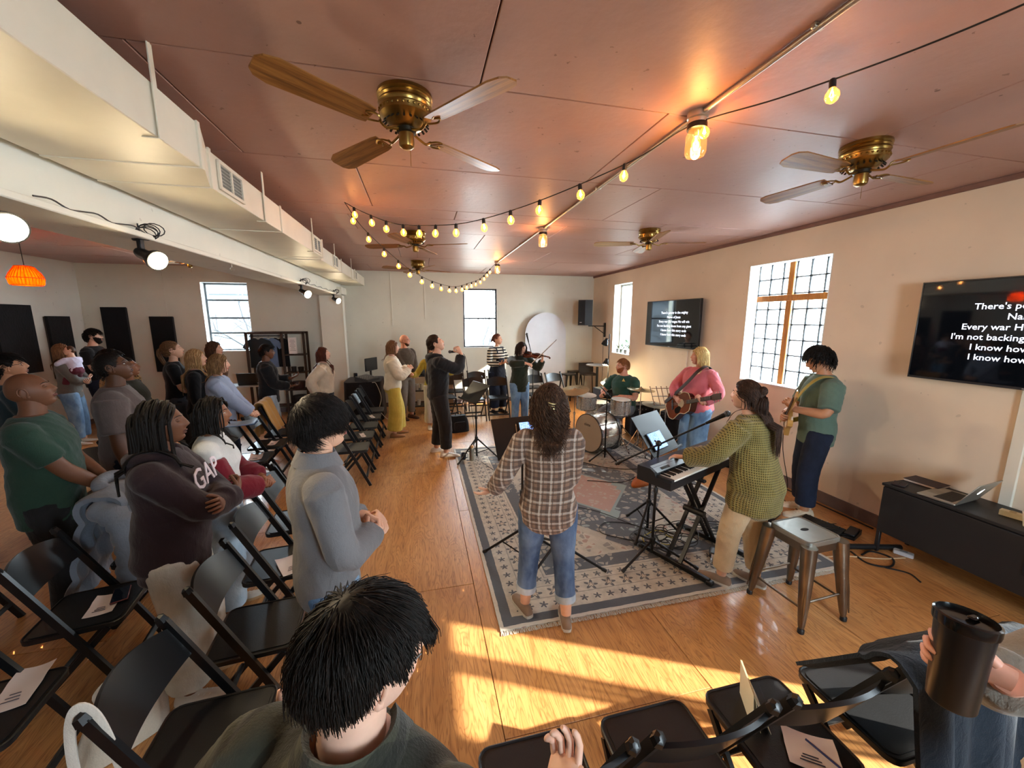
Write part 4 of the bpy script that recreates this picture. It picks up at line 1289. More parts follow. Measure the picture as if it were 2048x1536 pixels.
# ------------------------------------------------------------ potted plants on the narrow window sill
LEAF = M('leaf_green', '#1f420a', .5, var=.3)
LEAFY = M('leaf_yellow', '#3c3a08', .5, var=.3)
def plant(y, h, n_, mat, label, seed, pot=.05, spread=1.0):
    r = thing('potted_plant', label, 'plant', (XR + .06, y, 1.287))
    rr_ = random.Random(seed)
    MB().lathe([(0, .002), (pot * .7, 0), (pot, .09), (pot * .86, .09), (pot * .8, .07), (0, .07)], 18).build('pot', M('pot_white', '#6a6a66', .4), r)
    MB().tube([(0, 0, .06), (.006, .004, h * .5), (0, 0, h * .75)], .004, 5).build('stem', M('plant_stem', '#26300c', .7), r)
    for k in range(n_):
        a = rr_.uniform(0, 2 * PI); l = h * rr_.uniform(.35, .6); z0 = h * rr_.uniform(.35, .8)
        ru = rr_.uniform(.2, .75); G = []
        for i in range(7):
            t = i / 6; w = .013 * math.sin(PI * min(1, t * .95 + .05)) * spread
            rad = l * t * .8; zz = z0 + l * (ru * t - .9 * t * t * (1 - ru * .5))
            c, s_ = math.cos(a) * .55, math.sin(a)
            G.append([(rad * c - w * s_, rad * s_ + w * c, zz + .006 * abs(q)) if q else (rad * c, rad * s_, zz) for q in (-1, 0, 1)])
        for i in range(7):
            c, s_ = math.cos(a) * .55, math.sin(a); w = .013 * math.sin(PI * min(1, i / 6 * .95 + .05)) * spread
            b0 = np.array(G[i][1]); G[i] = [tuple(b0 + np.array((-s_ * w * q, c * w * q, .004 * abs(q)))) for q in (-1, 0, 1)]
        MB().grid(np.array(G), thick=.001).build('leaf', mat, r, smooth=60)
plant(7.72, .38, 24, LEAF, 'bushy bright green plant on the narrow window sill', 5, .05, 2.2)
plant(7.92, .27, 10, LEAF, 'slender green plant in the middle of the narrow window sill', 9, .04, 1.4)
plant(8.08, .24, 10, LEAFY, 'small yellowish plant at the far end of the narrow window sill', 12, .045, 1.4)
CHROME = M('chrome', '#c9cccf', .12, 1., var=.05)
def frame_to(z_axis, x_hint=(1, 0, 0)):
    """rotation matrix whose columns are x,y,z axes with z along z_axis"""
    z = np.array(z_axis, float); z /= np.linalg.norm(z)
    x = np.array(x_hint, float); x -= z * (x @ z); x /= np.linalg.norm(x)
    return np.stack([x, np.cross(z, x), z], 1)

# ------------------------------------------------------------ tripod stands
def tripod(r, h_hub, reach, mat, a0=0, rad=.011, n=3, brace=True, foot=True):
    for k in range(n):
        a = R(a0 + 360 * k / n)
        c, s_ = math.cos(a), math.sin(a)
        lg_ = MB().tube([(.02 * c, .02 * s_, h_hub), (reach * c, reach * s_, .012)], rad, 8).build('leg', mat, r)
        if foot: MB().tube([(reach * c * .93, reach * s_ * .93, .012 + h_hub * .065), (reach * c * 1.02, reach * s_ * 1.02, .011)], rad * 1.35, 8).build('rubber_foot', BLACKP, lg_)
        if brace: MB().tube([(.015 * c, .015 * s_, h_hub * .30), (reach * .5 * c, reach * .5 * s_, h_hub * .52)], rad * .55, 6).build('brace', mat, lg_)
    MB().lathe([(.018, h_hub - .03), (.024, h_hub - .02), (.024, h_hub + .03), (.015, h_hub + .04)], 12).build('hub', BLACKP, r)

def music_stand(loc, rz, zc, tilt, label, w=.50, h=.33, a0=20, reach=.32, mat=BLACKM):
    r = thing('music_stand', label, 'music stand', loc, rz)
    tripod(r, .30, reach, mat, a0)
    MB().tube([(0, 0, .04), (0, 0, .62)], .013, 10).build('outer_pole', mat, r)
    MB().tube([(0, 0, .60), (0, 0, zc - .06)], .009, 8).build('inner_pole', mat, r)
    MB().lathe([(.016, .60), (.020, .61), (.020, .65), (.014, .66)], 10).build('collar', BLACKP, r)
    MB().ball((0, 0, zc - .05), .022, 10, 8).build('tilt_joint', BLACKP, r)
    # desk: its face looks towards local +x and up
    d = MB().box((0, 0, 0), (.006, w, h), .002)
    d.box((.02, 0, -h / 2), (.045, w, .005), .002)
    d.box((.042, 0, -h / 2 + .008), (.003, w, .02), .001)
    do = d.build('desk', mat, r, (.02, 0, zc), (0, -tilt, 0))
    m = MB()
    for y in (-.12, .12): m.box((-.006, y, -.02), (.006, .025, h * .7), .001)
    m.build('desk_ribs', mat, do)
    return r, do
SCR_BLUE = NT('tablet_page_glow')
_x, _y, _z = SCR_BLUE.sep(SCR_BLUE.coord('Object'))
_ln = SCR_BLUE.math('GREATER_THAN', SCR_BLUE.math('FRACT', SCR_BLUE.math('MULTIPLY', _z, 95)), .55)
_wd = SCR_BLUE.math('GREATER_THAN', SCR_BLUE.noise(SCR_BLUE.coord('Object', (1, 60, 95)), 1, 1), .50)
_lf = SCR_BLUE.math('LESS_THAN', _y, .03)
_ms = SCR_BLUE.math('MULTIPLY', SCR_BLUE.math('MULTIPLY', _ln, _wd), _lf)
SCR_BLUE.set(color='#202030', rough=.1, emis=SCR_BLUE.mix(_ms, '#7fa2ea', '#45578c'), estr=.75)
SCR_BLUE = SCR_BLUE.m
def stand_tablet(desk, label, y, z, w, h, rotz=0):
    """tablet resting on a music desk; top-level, placed at the desk's world transform"""
    bpy.context.view_layer.update()
    r = bpy.data.objects.new('tablet', None); COL.objects.link(r)
    r.matrix_world = desk.matrix_world @ Matrix.Translation((.0105, y, z)) @ Matrix.Rotation(R(rotz), 4, 'X')
    tag(r, label, 'tablet')
    MB().box((0, 0, 0), (.009, w, h), .003).build('tablet_case', BLACKP, r)
    MB().box((.0052, 0, 0), (.001, w * .88, h * .92)).build('tablet_screen', SCR_BLUE, r)
    return r
s1, d1 = music_stand((.76, 2.86, 0), -82, 1.12, 32, 'black music stand with a tablet in front of the plaid shirt woman', .49, .33, 105, .36)
stand_tablet(d1, 'tablet showing a blue-white song sheet on the near music stand', .055, .0, .17, .24)
pc = thing('pencil', 'pencil resting on the near music stand beside the tablet', 'pencil', (0, 0, 0))
bpy.context.view_layer.update()
pc.matrix_world = d1.matrix_world @ Matrix.Translation((.010, -.065, .0))
MB().cyl((.002, 0, -.10), (.002, .015, .09), .004, n=6).build('shaft', M('pencil_brown', '#8a6a4a', .5), pc)
MB().cyl((.002, .015, .09), (.002, .0165, .105), .004, .0006, n=6).build('point', M('pencil_wood', '#d8b98c', .6), pc)
s2, d2 = music_stand((.74, 5.42, 0), 200, 1.0, 42, 'black music stand in front of the hooded singer', .50, .34, 15, .36)
s3, d3 = music_stand((2.07, 3.06, 0), -62, 1.0, 38, 'black music stand with a tablet behind the stage piano', .46, .40, 40, .3)
stand_tablet(d3, 'landscape tablet with a pale page on the stand behind the piano', -.05, -.07, .24, .17)
# low tripod mostly hidden behind the plaid woman
ht = thing('mic_stand', 'black straight stand with splayed legs behind the plaid shirt woman', 'microphone stand', (1.04, 2.78, 0))
tripod(ht, .20, .40, BLACKM, -28, brace=False)
MB().tube([(0, 0, .05), (0, 0, .95)], .010, 8).build('pole', BLACKM, ht)

# ------------------------------------------------------------ microphones
MICG = M('mic_grille', '#5b5f63', .4, .8, bump=.8, bscale=400)
def mic_mesh(r, base, direc, holder=None):
    F = frame_to(direc, (0, 0, 1) if abs(direc[2]) < .9 else (1, 0, 0))
    MB().lathe([(0, 0), (.009, 0), (.011, .01), (.017, .13), (.018, .145), (.016, .15)], 16, c=base, rot=F).build('handle', BLACKM, r)
    e = np.array(base) + F[:, 2] * .168
    MB().ball(tuple(e), (.024, .024, .026), 16, 10, rot=F).build('grille', MICG, r)
    MB().lathe([(.0235, -.004), (.0248, 0), (.0235, .004)], 18, c=tuple(e), rot=F).build('grille_ring', BLACKP, r)
def boom_stand(loc, h, p_tail, p_head, label, a0=0, reach=.33, mic=True, brace=False):
    r = thing('mic_stand', label, 'microphone stand', loc)
    tripod(r, .16, reach, BLACKM, a0, brace=brace)
    MB().tube([(0, 0, .05), (0, 0, h * .62)], .012, 8).build('outer_pole', BLACKM, r)
    MB().tube([(0, 0, h * .6), (0, 0, h)], .009, 8).build('inner_pole', BLACKM, r)
    MB().lathe([(.015, h * .6 - .02), (.019, h * .6 - .01), (.019, h * .6 + .02), (.012, h * .6 + .03)], 10).build('collar', BLACKP, r)
    MB().ball((0, 0, h), .026, 10, 8).build('boom_joint', BLACKP, r)
    MB().tube([(0, .02, h), (0, .055, h + .005)], .008, 6).build('boom_knob', BLACKP, r)
    t, e = np.array(p_tail), np.array(p_head)
    MB().tube([t, e], .008, 8).build('boom', BLACKM, r)
    MB().tube([t, t + (e - t) * .07], .014, 8).build('counterweight', BLACKP, r)
    if mic:
        dv = (e - t) / np.linalg.norm(e - t)
        m = thing('microphone', label.replace('boom stand', 'microphone').replace('stand', 'microphone'), 'microphone', loc)
        mic_mesh(m, tuple(e + dv * .002), dv)
    return r
boom_stand((1.87, 2.68, 0), 1.03, (-.27, .20, .80), (.26, -.20, 1.235), 'black boom stand reaching over the piano to the knit cardigan woman', 200, .36)
boom_stand((2.12, 7.2, 0), 1.2, (.04, .02, 1.12), (-.09, .0, 1.60), 'tall black stand beside the violinist', 30, .26)
boom_stand((2.54, 4.90, 0), .98, (.04, -.02, .95), (-.10, .02, 1.10), 'thin black stand in front of the bass drum', -60, .24, mic=False)

# ------------------------------------------------------------ stage piano on a double-braced X stand
KB_W, KB_D = 1.30, .29
PB = M('piano_black', '#1c1d20', .4, var=.1, bump=.1, bscale=150)
PG = M('piano_panel_grey', '#8f9aa0', .35, .2, var=.06)
kbx = thing('stage_piano', 'long black stage piano with a silver-grey control panel', 'keyboard', (2.27, 2.675, .80), 22.2)
prof = [(-.145, 0), (.145, 0), (.145, .115), (.03, .118), (-.005, .098), (-.02, .062), (-.145, .058)]
m = MB().prism([(y, z) for y, z in prof], -KB_W / 2, KB_W / 2, rot=frame_to((1, 0, 0), (0, 1, 0)))
m.build('body', PB, kbx, smooth=25)
MB().box((0, .018, .1095), (KB_W - .05, .075, .004), .001, rot=(27, 0, 0)).build('control_panel', PG, kbx)
MB().box((-.50, .004, .105), (.11, .022, .004), .001, rot=(27, 0, 0)).build('display', M('piano_display', '#252a30', .2), kbx)
bt = MB().box((0, 0, 0), (.012, .008, .004), .001).mesh('button', M('piano_button', '#30343a', .4), 30)
for k in range(9): link('button', bt, kbx, (-.22 + .022 * k, .028, .118), (27, 0, 0))
MB().lathe([(.012, 0), (.012, .012), (0, .013)], 14, c=(-.30, .03, .117)).build('volume_knob', BLACKP, kbx)
wk = MB()
KW = 1.20 / 52
for k in range(52): wk.box((-.60 + KW * (k + .5), -.079, .066), (KW - .0015, .128, .014), .001)
wk.build('white_keys', M('key_ivory', '#ece8de', .3, var=.03), kbx)['kind'] = 'stuff'
bk_ = MB()
pat = [0, 1, 1, 0, 1, 1, 1]
for k in range(51):
    if [1, 0, 1, 1, 0, 1, 1][k % 7]: bk_.box((-.60 + KW * (k + 1), -.055, .079), (.011, .080, .013), .002)
bk_.build('black_keys', M('key_black', '#0f0f11', .25), kbx)['kind'] = 'stuff'
for s_ in (-1, 1): MB().box((s_ * (.60 + .02), -.079, .068), (.035, .13, .022), .003).build('cheek_block', PB, kbx)
xs = thing('keyboard_stand', 'black double-braced X keyboard stand under the stage piano', 'keyboard stand', (2.27, 2.665, 0), 22.2)
for s_ in (-1, 1):
    for y in (-.055, .055):
        MB().tube([(-s_ * .30, y * (1 if s_ > 0 else .5), .035), (s_ * .24, y * (1 if s_ > 0 else .5), .775)], .021, 4, flat=.7).build('cross_bar', BLACKM, xs)
    b = MB().box((s_ * .24, 0, .787), (.035, .36, .024), .005).build('top_rail', BLACKM, xs)
    f = MB().box((s_ * .30, 0, .028), (.04, .62, .04), .006).build('base_rail', BLACKM, xs)
    for y in (-.31, .31): MB().box((s_ * .30, y, .02), (.05, .05, .038), .008).build('rubber_foot', BLACKP, f)
MB().cyl((-.03, -.09, .405), (-.03, .09, .405), .028, n=14).build('pivot_bolt', BLACKP, xs)

# ------------------------------------------------------------ drum kit (each drum and cymbal is a thing)
HEADW = M('drum_head_white', '#cfc8bc', .5, var=.06, scale=4)
BDHEAD = M('bass_drum_head', '#b9ae9e', .5, var=.05, scale=3)
def sparkle():
    t = NT('silver_sparkle')
    v = t.voro(t.coord('Object'), 180, 'F1', 'Color')
    x, y, z = t.sep(v)
    t.set(color=t.ramp(x, [(0, '#8f9294'), (.5, '#c8c8c4'), (1, '#f0eee6')]), rough=.25, metal=.7)
    return t.m
SPARK = sparkle()
def drum(name, label, loc, axis, r_, dep, lugs=8, head=HEADW, text=None, hoop=CHROME, spurs=False):
    r = thing(name, label, 'drum', loc)
    r.rotation_euler = Matrix(frame_to(axis, (0, 0, 1) if abs(axis[2]) < .8 else (1, 0, 0)).tolist()).to_euler()
    MB().lathe([(r_ * .97, 0), (r_, .005), (r_, dep - .005), (r_ * .97, dep)], 40).build('shell', SPARK, r)
    for z, s_ in ((0, -1), (dep, 1)):
        MB().lathe([(r_ * 1.0, z - .018 * (s_ > 0)), (r_ * 1.05, z - .018 * (s_ > 0)), (r_ * 1.05, z + .018 - .018 * (s_ > 0)), (r_ * 1.0, z + .018 - .018 * (s_ > 0))], 40).build('hoop', hoop, r)
        MB().lathe([(0, z + .002 * s_), (r_ * 1.0, z + .001 * s_), (r_ * 1.0, z - .004 * s_), (0, z - .004 * s_)], 40).build('drum_head', head, r)
    lug = MB().box((0, 0, 0), (.014, .016, .05), .004).mesh('lug', CHROME, 30)
    for k in range(lugs):
        a = 2 * PI * (k + .5) / lugs
        for zz in (dep * .25, dep * .75):
            link('lug', lug, r, ((r_ + .006) * math.cos(a), (r_ + .006) * math.sin(a), zz), (0, 0, math.degrees(a)))
        MB().tube([((r_ * 1.04) * math.cos(a), (r_ * 1.04) * math.sin(a), .0), ((r_ * 1.04) * math.cos(a), (r_ * 1.04) * math.sin(a), dep)], .004, 5).build('tension_rod', CHROME, r)
    return r
ax_b = np.array((.94, .30, 0.)); ax_b /= np.linalg.norm(ax_b)
bd = drum('bass_drum', 'silver sparkle bass drum with a cream front head', (2.44, 5.27, .315), ax_b, .285, .38, 10, BDHEAD, hoop=M('bd_hoop', '#3a3a3c', .3))
for s_ in (-1, 1):
    MB().tube([(-.20, s_ * .22, .10), (-.305, s_ * .33, .02)], .008, 6).build('spur', CHROME, bd)
txt = text_mesh('head_script', 'elete', .07, M('script_ink', '#4a443e', .7), bd, (.11, -.02, -.006), (180, 0, 90), extrude=.0004)
txt['kind'] = 'stuff'
drum('rack_tom', 'small silver sparkle tom in front of the drummer', (2.96, 5.28, .585), (.03, -.05, 1), .145, .235, 6)
drum('rack_tom', 'silver sparkle tom mounted over the bass drum beside the big crash cymbal', (2.55, 5.62, .62), (-.02, -.10, 1), .15, .22, 6)
drum('floor_tom', 'wide silver floor tom behind the bass drum near the lamp', (2.95, 6.05, .25), (0, 0, 1), .19, .38, 8)
CYM = M('cymbal_bronze', '#c9bb92', .25, .9, var=.12, scale=3)
CYMD = M('cymbal_dark', '#8f7f68', .3, .9, var=.12, scale=3)
def cymbal(label, loc, r_, tilt, mat=CYM, second=False, stand=True, a0=0):
    r = thing('cymbal', label, 'cymbal', (loc[0], loc[1], 0))
    z = loc[2]
    T = rotm(tilt)
    prof = [(.004, .022), (.02, .02), (.035, .008), (r_ * .6, -.004), (r_, -.014), (r_ * .99, -.016), (.035, .005), (.004, .018)]
    MB().lathe(prof, 44, c=(0, 0, z), rot=T).build('bronze_disc', mat, r, smooth=60)
    if second: MB().lathe([(a, -b) for a, b in prof], 44, c=(0, 0, z - .03), rot=T).build('bottom_disc', mat, r, smooth=60)
    MB().lathe([(.004, 0), (.010, 0), (.010, .012), (.004, .016)], 10, c=(0, 0, z + .022)).build('wing_nut', CHROME, r)
    if stand:
        MB().tube([(0, 0, .04), (0, 0, z * .6)], .011, 8).build('lower_tube', CHROME, r)
        MB().tube([(0, 0, z * .58), (0, 0, z + .03)], .007, 8).build('upper_tube', CHROME, r)
        MB().lathe([(.012, z * .58), (.018, z * .585), (.018, z * .62), (.010, z * .63)], 10).build('clamp', CHROME, r)
        tripod(r, .30, .24, CHROME, a0, .007)
    return r
cymbal('big pale crash cymbal on the left of the drum kit', (2.30, 5.50, .96), .225, (8, -10, 0), a0=20)
cymbal('ride cymbal level with the drummer forearm', (3.36, 5.36, .95), .215, (2, 4, 0), a0=70)
cymbal('hi-hat pair of cymbals by the drummer left hand', (3.52, 5.22, .74), .19, (6, 3, 0), M('cymbal_cool', '#9fa8a6', .3, .9), True, a0=10)
cymbal('darker bronze cymbal beside the hi-hat', (3.90, 4.99, .80), .17, (3, -4, 0), CYMD, a0=50)
# hardware: snare stand, pedal, throne
sn = thing('snare_stand', 'chrome snare stand with folding legs behind the bass drum', 'drum hardware', (2.97, 5.27, 0))
tripod(sn, .26, .22, CHROME, 45, .008)
MB().tube([(0, 0, .05), (0, 0, .52)], .011, 8).build('tube', CHROME, sn)
for k in range(3):
    a = R(120 * k + 15)
    MB().tube(smooth_path([(0, 0, .50), (.08 * math.cos(a), .08 * math.sin(a), .52), (.15 * math.cos(a), .15 * math.sin(a), .555), (.16 * math.cos(a), .16 * math.sin(a), .575)], 5), .006, 6).build('basket_arm', CHROME, sn)
pd = thing('kick_pedal', 'chrome bass drum pedal at the foot of the drummer', 'drum hardware', (3.02, 5.46, 0), 18)
MB().box((.06, 0, .05), (.26, .09, .012), .003, rot=(0, -14, 0)).build('foot_board', CHROME, pd)
MB().box((.05, 0, .008), (.30, .11, .012), .003).build('base_plate', CHROME, pd)
for s_ in (-1, 1): MB().tube([(-.09, s_ * .06, .01), (-.09, s_ * .06, .23)], .008, 6).build('post', CHROME, pd)
MB().tube([(-.09, -.07, .22), (-.09, .07, .22)], .007, 6).build('axle', CHROME, pd)
MB().tube([(-.09, 0, .22), (-.15, 0, .36)], .005, 6).build('beater_rod', CHROME, pd)
MB().ball((-.155, 0, .375), (.022, .028, .028), 12, 8).build('beater', M('beater_felt', '#d8d2c4', 1), pd)
hh_ = thing('chrome_stand', 'plain chrome cymbal stand without a cymbal right of the pedal', 'drum hardware', (3.24, 5.04, 0))
tripod(hh_, .26, .22, CHROME, 10, .007)
MB().tube([(0, 0, .04), (0, 0, .62)], .011, 8).build('tube', CHROME, hh_)
MB().lathe([(.012, .46), (.019, .47), (.019, .52), (.010, .53)], 10).build('clamp', CHROME, hh_)
th = thing('drum_throne', 'round black drum throne under the drummer', 'stool', (3.30, 5.80, 0))
MB().lathe([(0, .44), (.15, .44), (.165, .455), (.165, .50), (.15, .515), (0, .52)], 28).build('seat', M('throne_vinyl', '#1a1a1c', .4), th)
MB().tube([(0, 0, .08), (0, 0, .445)], .014, 8).build('tube', CHROME, th)
tripod(th, .22, .22, CHROME, 0, .009)
# amplifiers
def amp(loc, rz, w, d, h, label, stripes=False):
    r = thing('amplifier', label, 'amplifier', loc, rz)
    MB().box((0, 0, h / 2 + .015), (w, d, h), .012).build('cabinet', M('amp_tolex', '#1d1a20', .75, bump=.5, bscale=300), r)
    MB().box((0, -d / 2 - .002, h * .45 + .015), (w * .88, .008, h * .72), .003).build('grille_cloth', M('amp_cloth', '#151317', .9, bump=.6, bscale=250), r)
    MB().box((0, -d / 2 - .003, h * .90), (w * .88, .006, h * .10), .002).build('control_panel', M('amp_panel', '#2c2a2e', .4), r)
    for k in range(5): MB().cyl((-w * .3 + w * .13 * k, -d / 2 - .004, h * .90), (-w * .3 + w * .13 * k, -d / 2 - .018, h * .90), .010, n=10).build('knob', CHROME, r)
    for sx in (-1, 1):
        for sy in (-1, 1): MB().cyl((sx * w * .42, sy * d * .4, 0), (sx * w * .42, sy * d * .4, .016), .018, n=10).build('foot', BLACKP, r)
    if stripes:
        for k in range(3): MB().box((-.02 + .018 * k, -d / 2 - .007, h * .72), (.004, .003, .07), rot=(0, 15, 0)).build('stripe_mark', M('amp_mark', '#8d8a90', .5), r)
    MB().tube(smooth_path([(-.08, 0, h + .015), (-.06, 0, h + .04), (.06, 0, h + .04), (.08, 0, h + .015)], 4), .010, 6).build('handle', BLACKP, r)
amp((3.80, 5.98, 0), -8, .50, .32, .56, 'black bass amplifier with slanted stripe marks behind the hi-hat', True)
amp((4.10, 5.42, 0), -60, .46, .30, .52, 'black guitar amplifier behind the pink sweater guitarist')
amp((3.42, 6.62, 0), 0, .42, .34, .74, 'tall black speaker cabinet behind the drummer beside the floor lamp')
# folded chrome wire music stand
wm = thing('music_stand', 'folding chrome wire music stand beside the acoustic guitar', 'music stand', (3.50, 4.90, 0), -100)
tripod(wm, .26, .26, CHROME, 30, .006)
MB().tube([(0, 0, .04), (0, 0, .88)], .008, 8).build('pole', CHROME, wm)
for k, y in enumerate((-.19, -.10, -.03, .05, .12, .2)):
    MB().tube([(.03, y, .80), (-.10, y * 1.05 - .02, 1.06)], .006, 6).build('wire_bar', CHROME, wm)
for z_, dx in ((.80, .03), (.92, -.03), (1.03, -.085)): MB().tube([(dx, -.2, z_), (dx, .21, z_)], .005, 6).build('wire_rail', CHROME, wm)

# ------------------------------------------------------------ three-headed floor lamp
LB = M('lamp_black', '#232426', .5, .2)
fl3 = thing('floor_lamp', 'black floor lamp with three adjustable heads behind the drummer', 'lamp', (3.86, 7.45, 0), 0)
MB().lathe([(0, 0), (.13, 0), (.13, .018), (.02, .03), (.012, .04)], 28).build('base', LB, fl3)
MB().tube([(0, 0, .03), (0, 0, 1.74)], .011, 10).build('pole', LB, fl3)
LAMPI = emissive('lamp_bulb_warm', '#ffe2a0', 30)
for z_, dn, yw, on in ((1.60, 60, 200, False), (1.18, 68, 215, True), (.76, 40, 215, True)):
    h_ = thing('lamp_head_tmp', None, None); bpy.data.objects.remove(h_)
    hd = MB().tube([(0, 0, z_), (.06 * math.cos(R(yw)), .06 * math.sin(R(yw)), z_ + .01)], .009, 8).build('arm', LB, fl3)
    dirv = (math.cos(R(yw)) * math.cos(R(dn)), math.sin(R(yw)) * math.cos(R(dn)), -math.sin(R(dn)))
    F = frame_to(dirv, (0, 0, 1) if abs(dirv[2]) < .95 else (1, 0, 0))
    c0 = np.array((.08 * math.cos(R(yw)), .08 * math.sin(R(yw)), z_ + .03))
    shd = MB().lathe([(.018, -.02), (.03, -.015), (.036, .02), (.062, .075), (.070, .125), (.067, .125), (.058, .076), (.03, .02)], 26, c=tuple(c0), rot=F).build('shade', LB, fl3)
    if on:
        MB().ball(tuple(c0 + F[:, 2] * .085), .040, 14, 10).build('bulb', LAMPI, shd)
        d_ = bpy.data.lights.new('floor_lamp_glow', 'POINT'); d_.energy = 5; d_.color = (1, .82, .5); d_.shadow_soft_size = .03
        lo = bpy.data.objects.new('floor_lamp_glow', d_); COL.objects.link(lo); lo.parent = fl3; lo.location = tuple(c0 + F[:, 2] * .15)

# ------------------------------------------------------------ corner bar table and stools
bt_ = thing('bar_table', 'round grey bar table in the back corner', 'table', (3.98, 8.22, 0))
MB().lathe([(0, .985), (.26, .985), (.265, .995), (.26, 1.005), (0, 1.005)], 32).build('table_top', M('bar_top', '#77736f', .4), bt_)
MB().tube([(0, 0, .02), (0, 0, .985)], .03, 12).build('column', BLACKM, bt_)
MB().lathe([(0, 0), (.21, 0), (.21, .012), (.04, .03), (.03, .04)], 28).build('base', BLACKM, bt_)
bc = thing('bar_chair', 'dark bar chair with a curved low back beside the bar table', 'chair', (3.98, 8.70, 0), -95)
MB().prism(rounded(.36, .36, .08), .70, .735).build('seat', M('bar_seat', '#2d2723', .6), bc)
G = np.array([[(-.17 - .02 * math.cos(a), .20 * math.sin(a), .735 + .24 * t) for t in np.linspace(0, 1, 5)] for a in np.linspace(-1.2, 1.2, 13)])
MB().grid(G, thick=.018).build('backrest', M('bar_seat', '#2d2723', .6), bc, smooth=60)
for sx in (-1, 1):
    for sy in (-1, 1): MB().tube([(sx * .15, sy * .15, .70), (sx * .21, sy * .21, 0)], .011, 8).build('leg', BLACKM, bc)
for s_ in (-1, 1): MB().tube([(-.19, s_ * .19, .25), (.19, s_ * .19, .25)], .008, 6).build('foot_rail', BLACKM, bc)
def black_stool(loc, rz, h, label):
    r = thing('bar_stool', label, 'stool', loc, rz, 'black metal bar stools by the arched board')
    MB().prism(rounded(.30, .30, .04), h - .03, h).build('seat', BLACKM, r)
    for sx in (-1, 1):
        for sy in (-1, 1): MB().tube([(sx * .12, sy * .12, h - .03), (sx * .19, sy * .19, 0)], [.022, .011], 8).build('leg', BLACKM, r)
    for s_ in (-1, 1):
        MB().tube([(-.17, s_ * .17, .22), (.17, s_ * .17, .22)], .007, 6).build('foot_rail', BLACKM, r)
        MB().tube([(s_ * .165, -.165, .27), (s_ * .165, .165, .27)], .007, 6).build('foot_rail', BLACKM, r)
black_stool((3.47, 8.72, 0), 10, .74, 'black metal stool standing before the edge of the arched board')
black_stool((3.79, 9.13, 0), 0, .74, 'black metal stool tucked into the back corner beside the bar chair')

# ------------------------------------------------------------ sound desk
sd = thing('sound_desk', 'table under a floor-length black cloth by the column', 'table', (-1.18, 8.50, 0), 0)
G = []
for i, t in enumerate(np.linspace(0, 2 * PI, 64, endpoint=False)):
    c, s_ = math.cos(t), math.sin(t)
    G.append((math.copysign(abs(c) ** .25, c), math.copysign(abs(s_) ** .25, s_)))
rings = []
for z_ in (0, .2, .5, .78, .80):
    k = 1 + .05 * (1 - z_ / .8)
    rings.append(np.array([((.36 * x) * k + .012 * math.sin(i * 1.57) * (1 - z_ / .8), (.42 * y) * k, z_ + .001) for i, (x, y) in enumerate(G)]))
MB().loft(rings).build('black_cloth', fabric('table_cloth_black', '#17181f', .95), sd, smooth=50)
mx = thing('mixing_desk', 'grey audio mixer with knobs on the black cloth table', 'mixer', (-1.10, 8.30, .802), 62)
MB().prism([(-.15, 0), (.15, 0), (.15, .10), (-.15, .04)], -.20, .20, rot=frame_to((1, 0, 0), (0, 1, 0))).build('case', M('mixer_case', '#3a3d42', .45), mx, smooth=25)
kn = MB().lathe([(.006, 0), (.006, .012), (0, .013)], 8).mesh('knob', M('mixer_knob', '#c2c4c8', .4), 40)
for i in range(10):
    for j in range(5): link('knob', kn, mx, (-.17 + .038 * i, -.11 + .05 * j, .049 + .01 * j + .002), (11, 0, 0))
mo_ = thing('monitor', 'thin dark computer monitor seen side-on on the sound desk', 'monitor', (-1.05, 8.62, .802), 62)
MB().box((0, 0, .30), (.42, .025, .27), .006).build('panel', BLACKP, mo_)
MB().box((0, -.0135, .302), (.40, .002, .245)).build('screen', SCREEN, mo_)
MB().box((0, .02, .09), (.04, .03, .18), .005).build('neck', BLACKP, mo_)
MB().prism(rounded(.22, .16, .03), 0, .012).build('foot', BLACKP, mo_)
dv = thing('camera_device', 'small black camera on the black cloth table behind the mixer', 'camera', (-1.40, 8.78, .802), 30)
MB().box((0, 0, .05), (.07, .06, .10), .01).build('body', BLACKP, dv)
MB().cyl((0, -.03, .06), (0, -.055, .06), .022, n=14).build('lens', M('lens_glass', '#202838', .1), dv)
tag(MB().tube(smooth_path([(-.98, 8.03, .80), (-.90, 7.98, .78), (-.82, 8.0, .5), (-.86, 7.98, .25), (-.72, 7.93, .06), (-.55, 7.9, .01), (-.45, 8.0, .01)], 6), .005, 5).build('white_cable', M('cable_white', '#d6d3cc', .5)), 'white cable hanging down the front of the sound desk cloth', 'cable')
for k in range(2):
    lt_ = MB().ball((0, 0, .03), .028, 10, 8)
    lt_.tube([(0, 0, 0), (.03, .02, .01), (.07, .03, .008)], .004, 5)
    tag(lt_.build('light_bulb_prop', M('bulb_prop', '#d8d8d2', .2), None, (-.62 + .08 * k, 7.95 + .05 * k, 0)), 'small round white object at the foot of the sound desk', 'lamp', 'small round white objects by the sound desk')

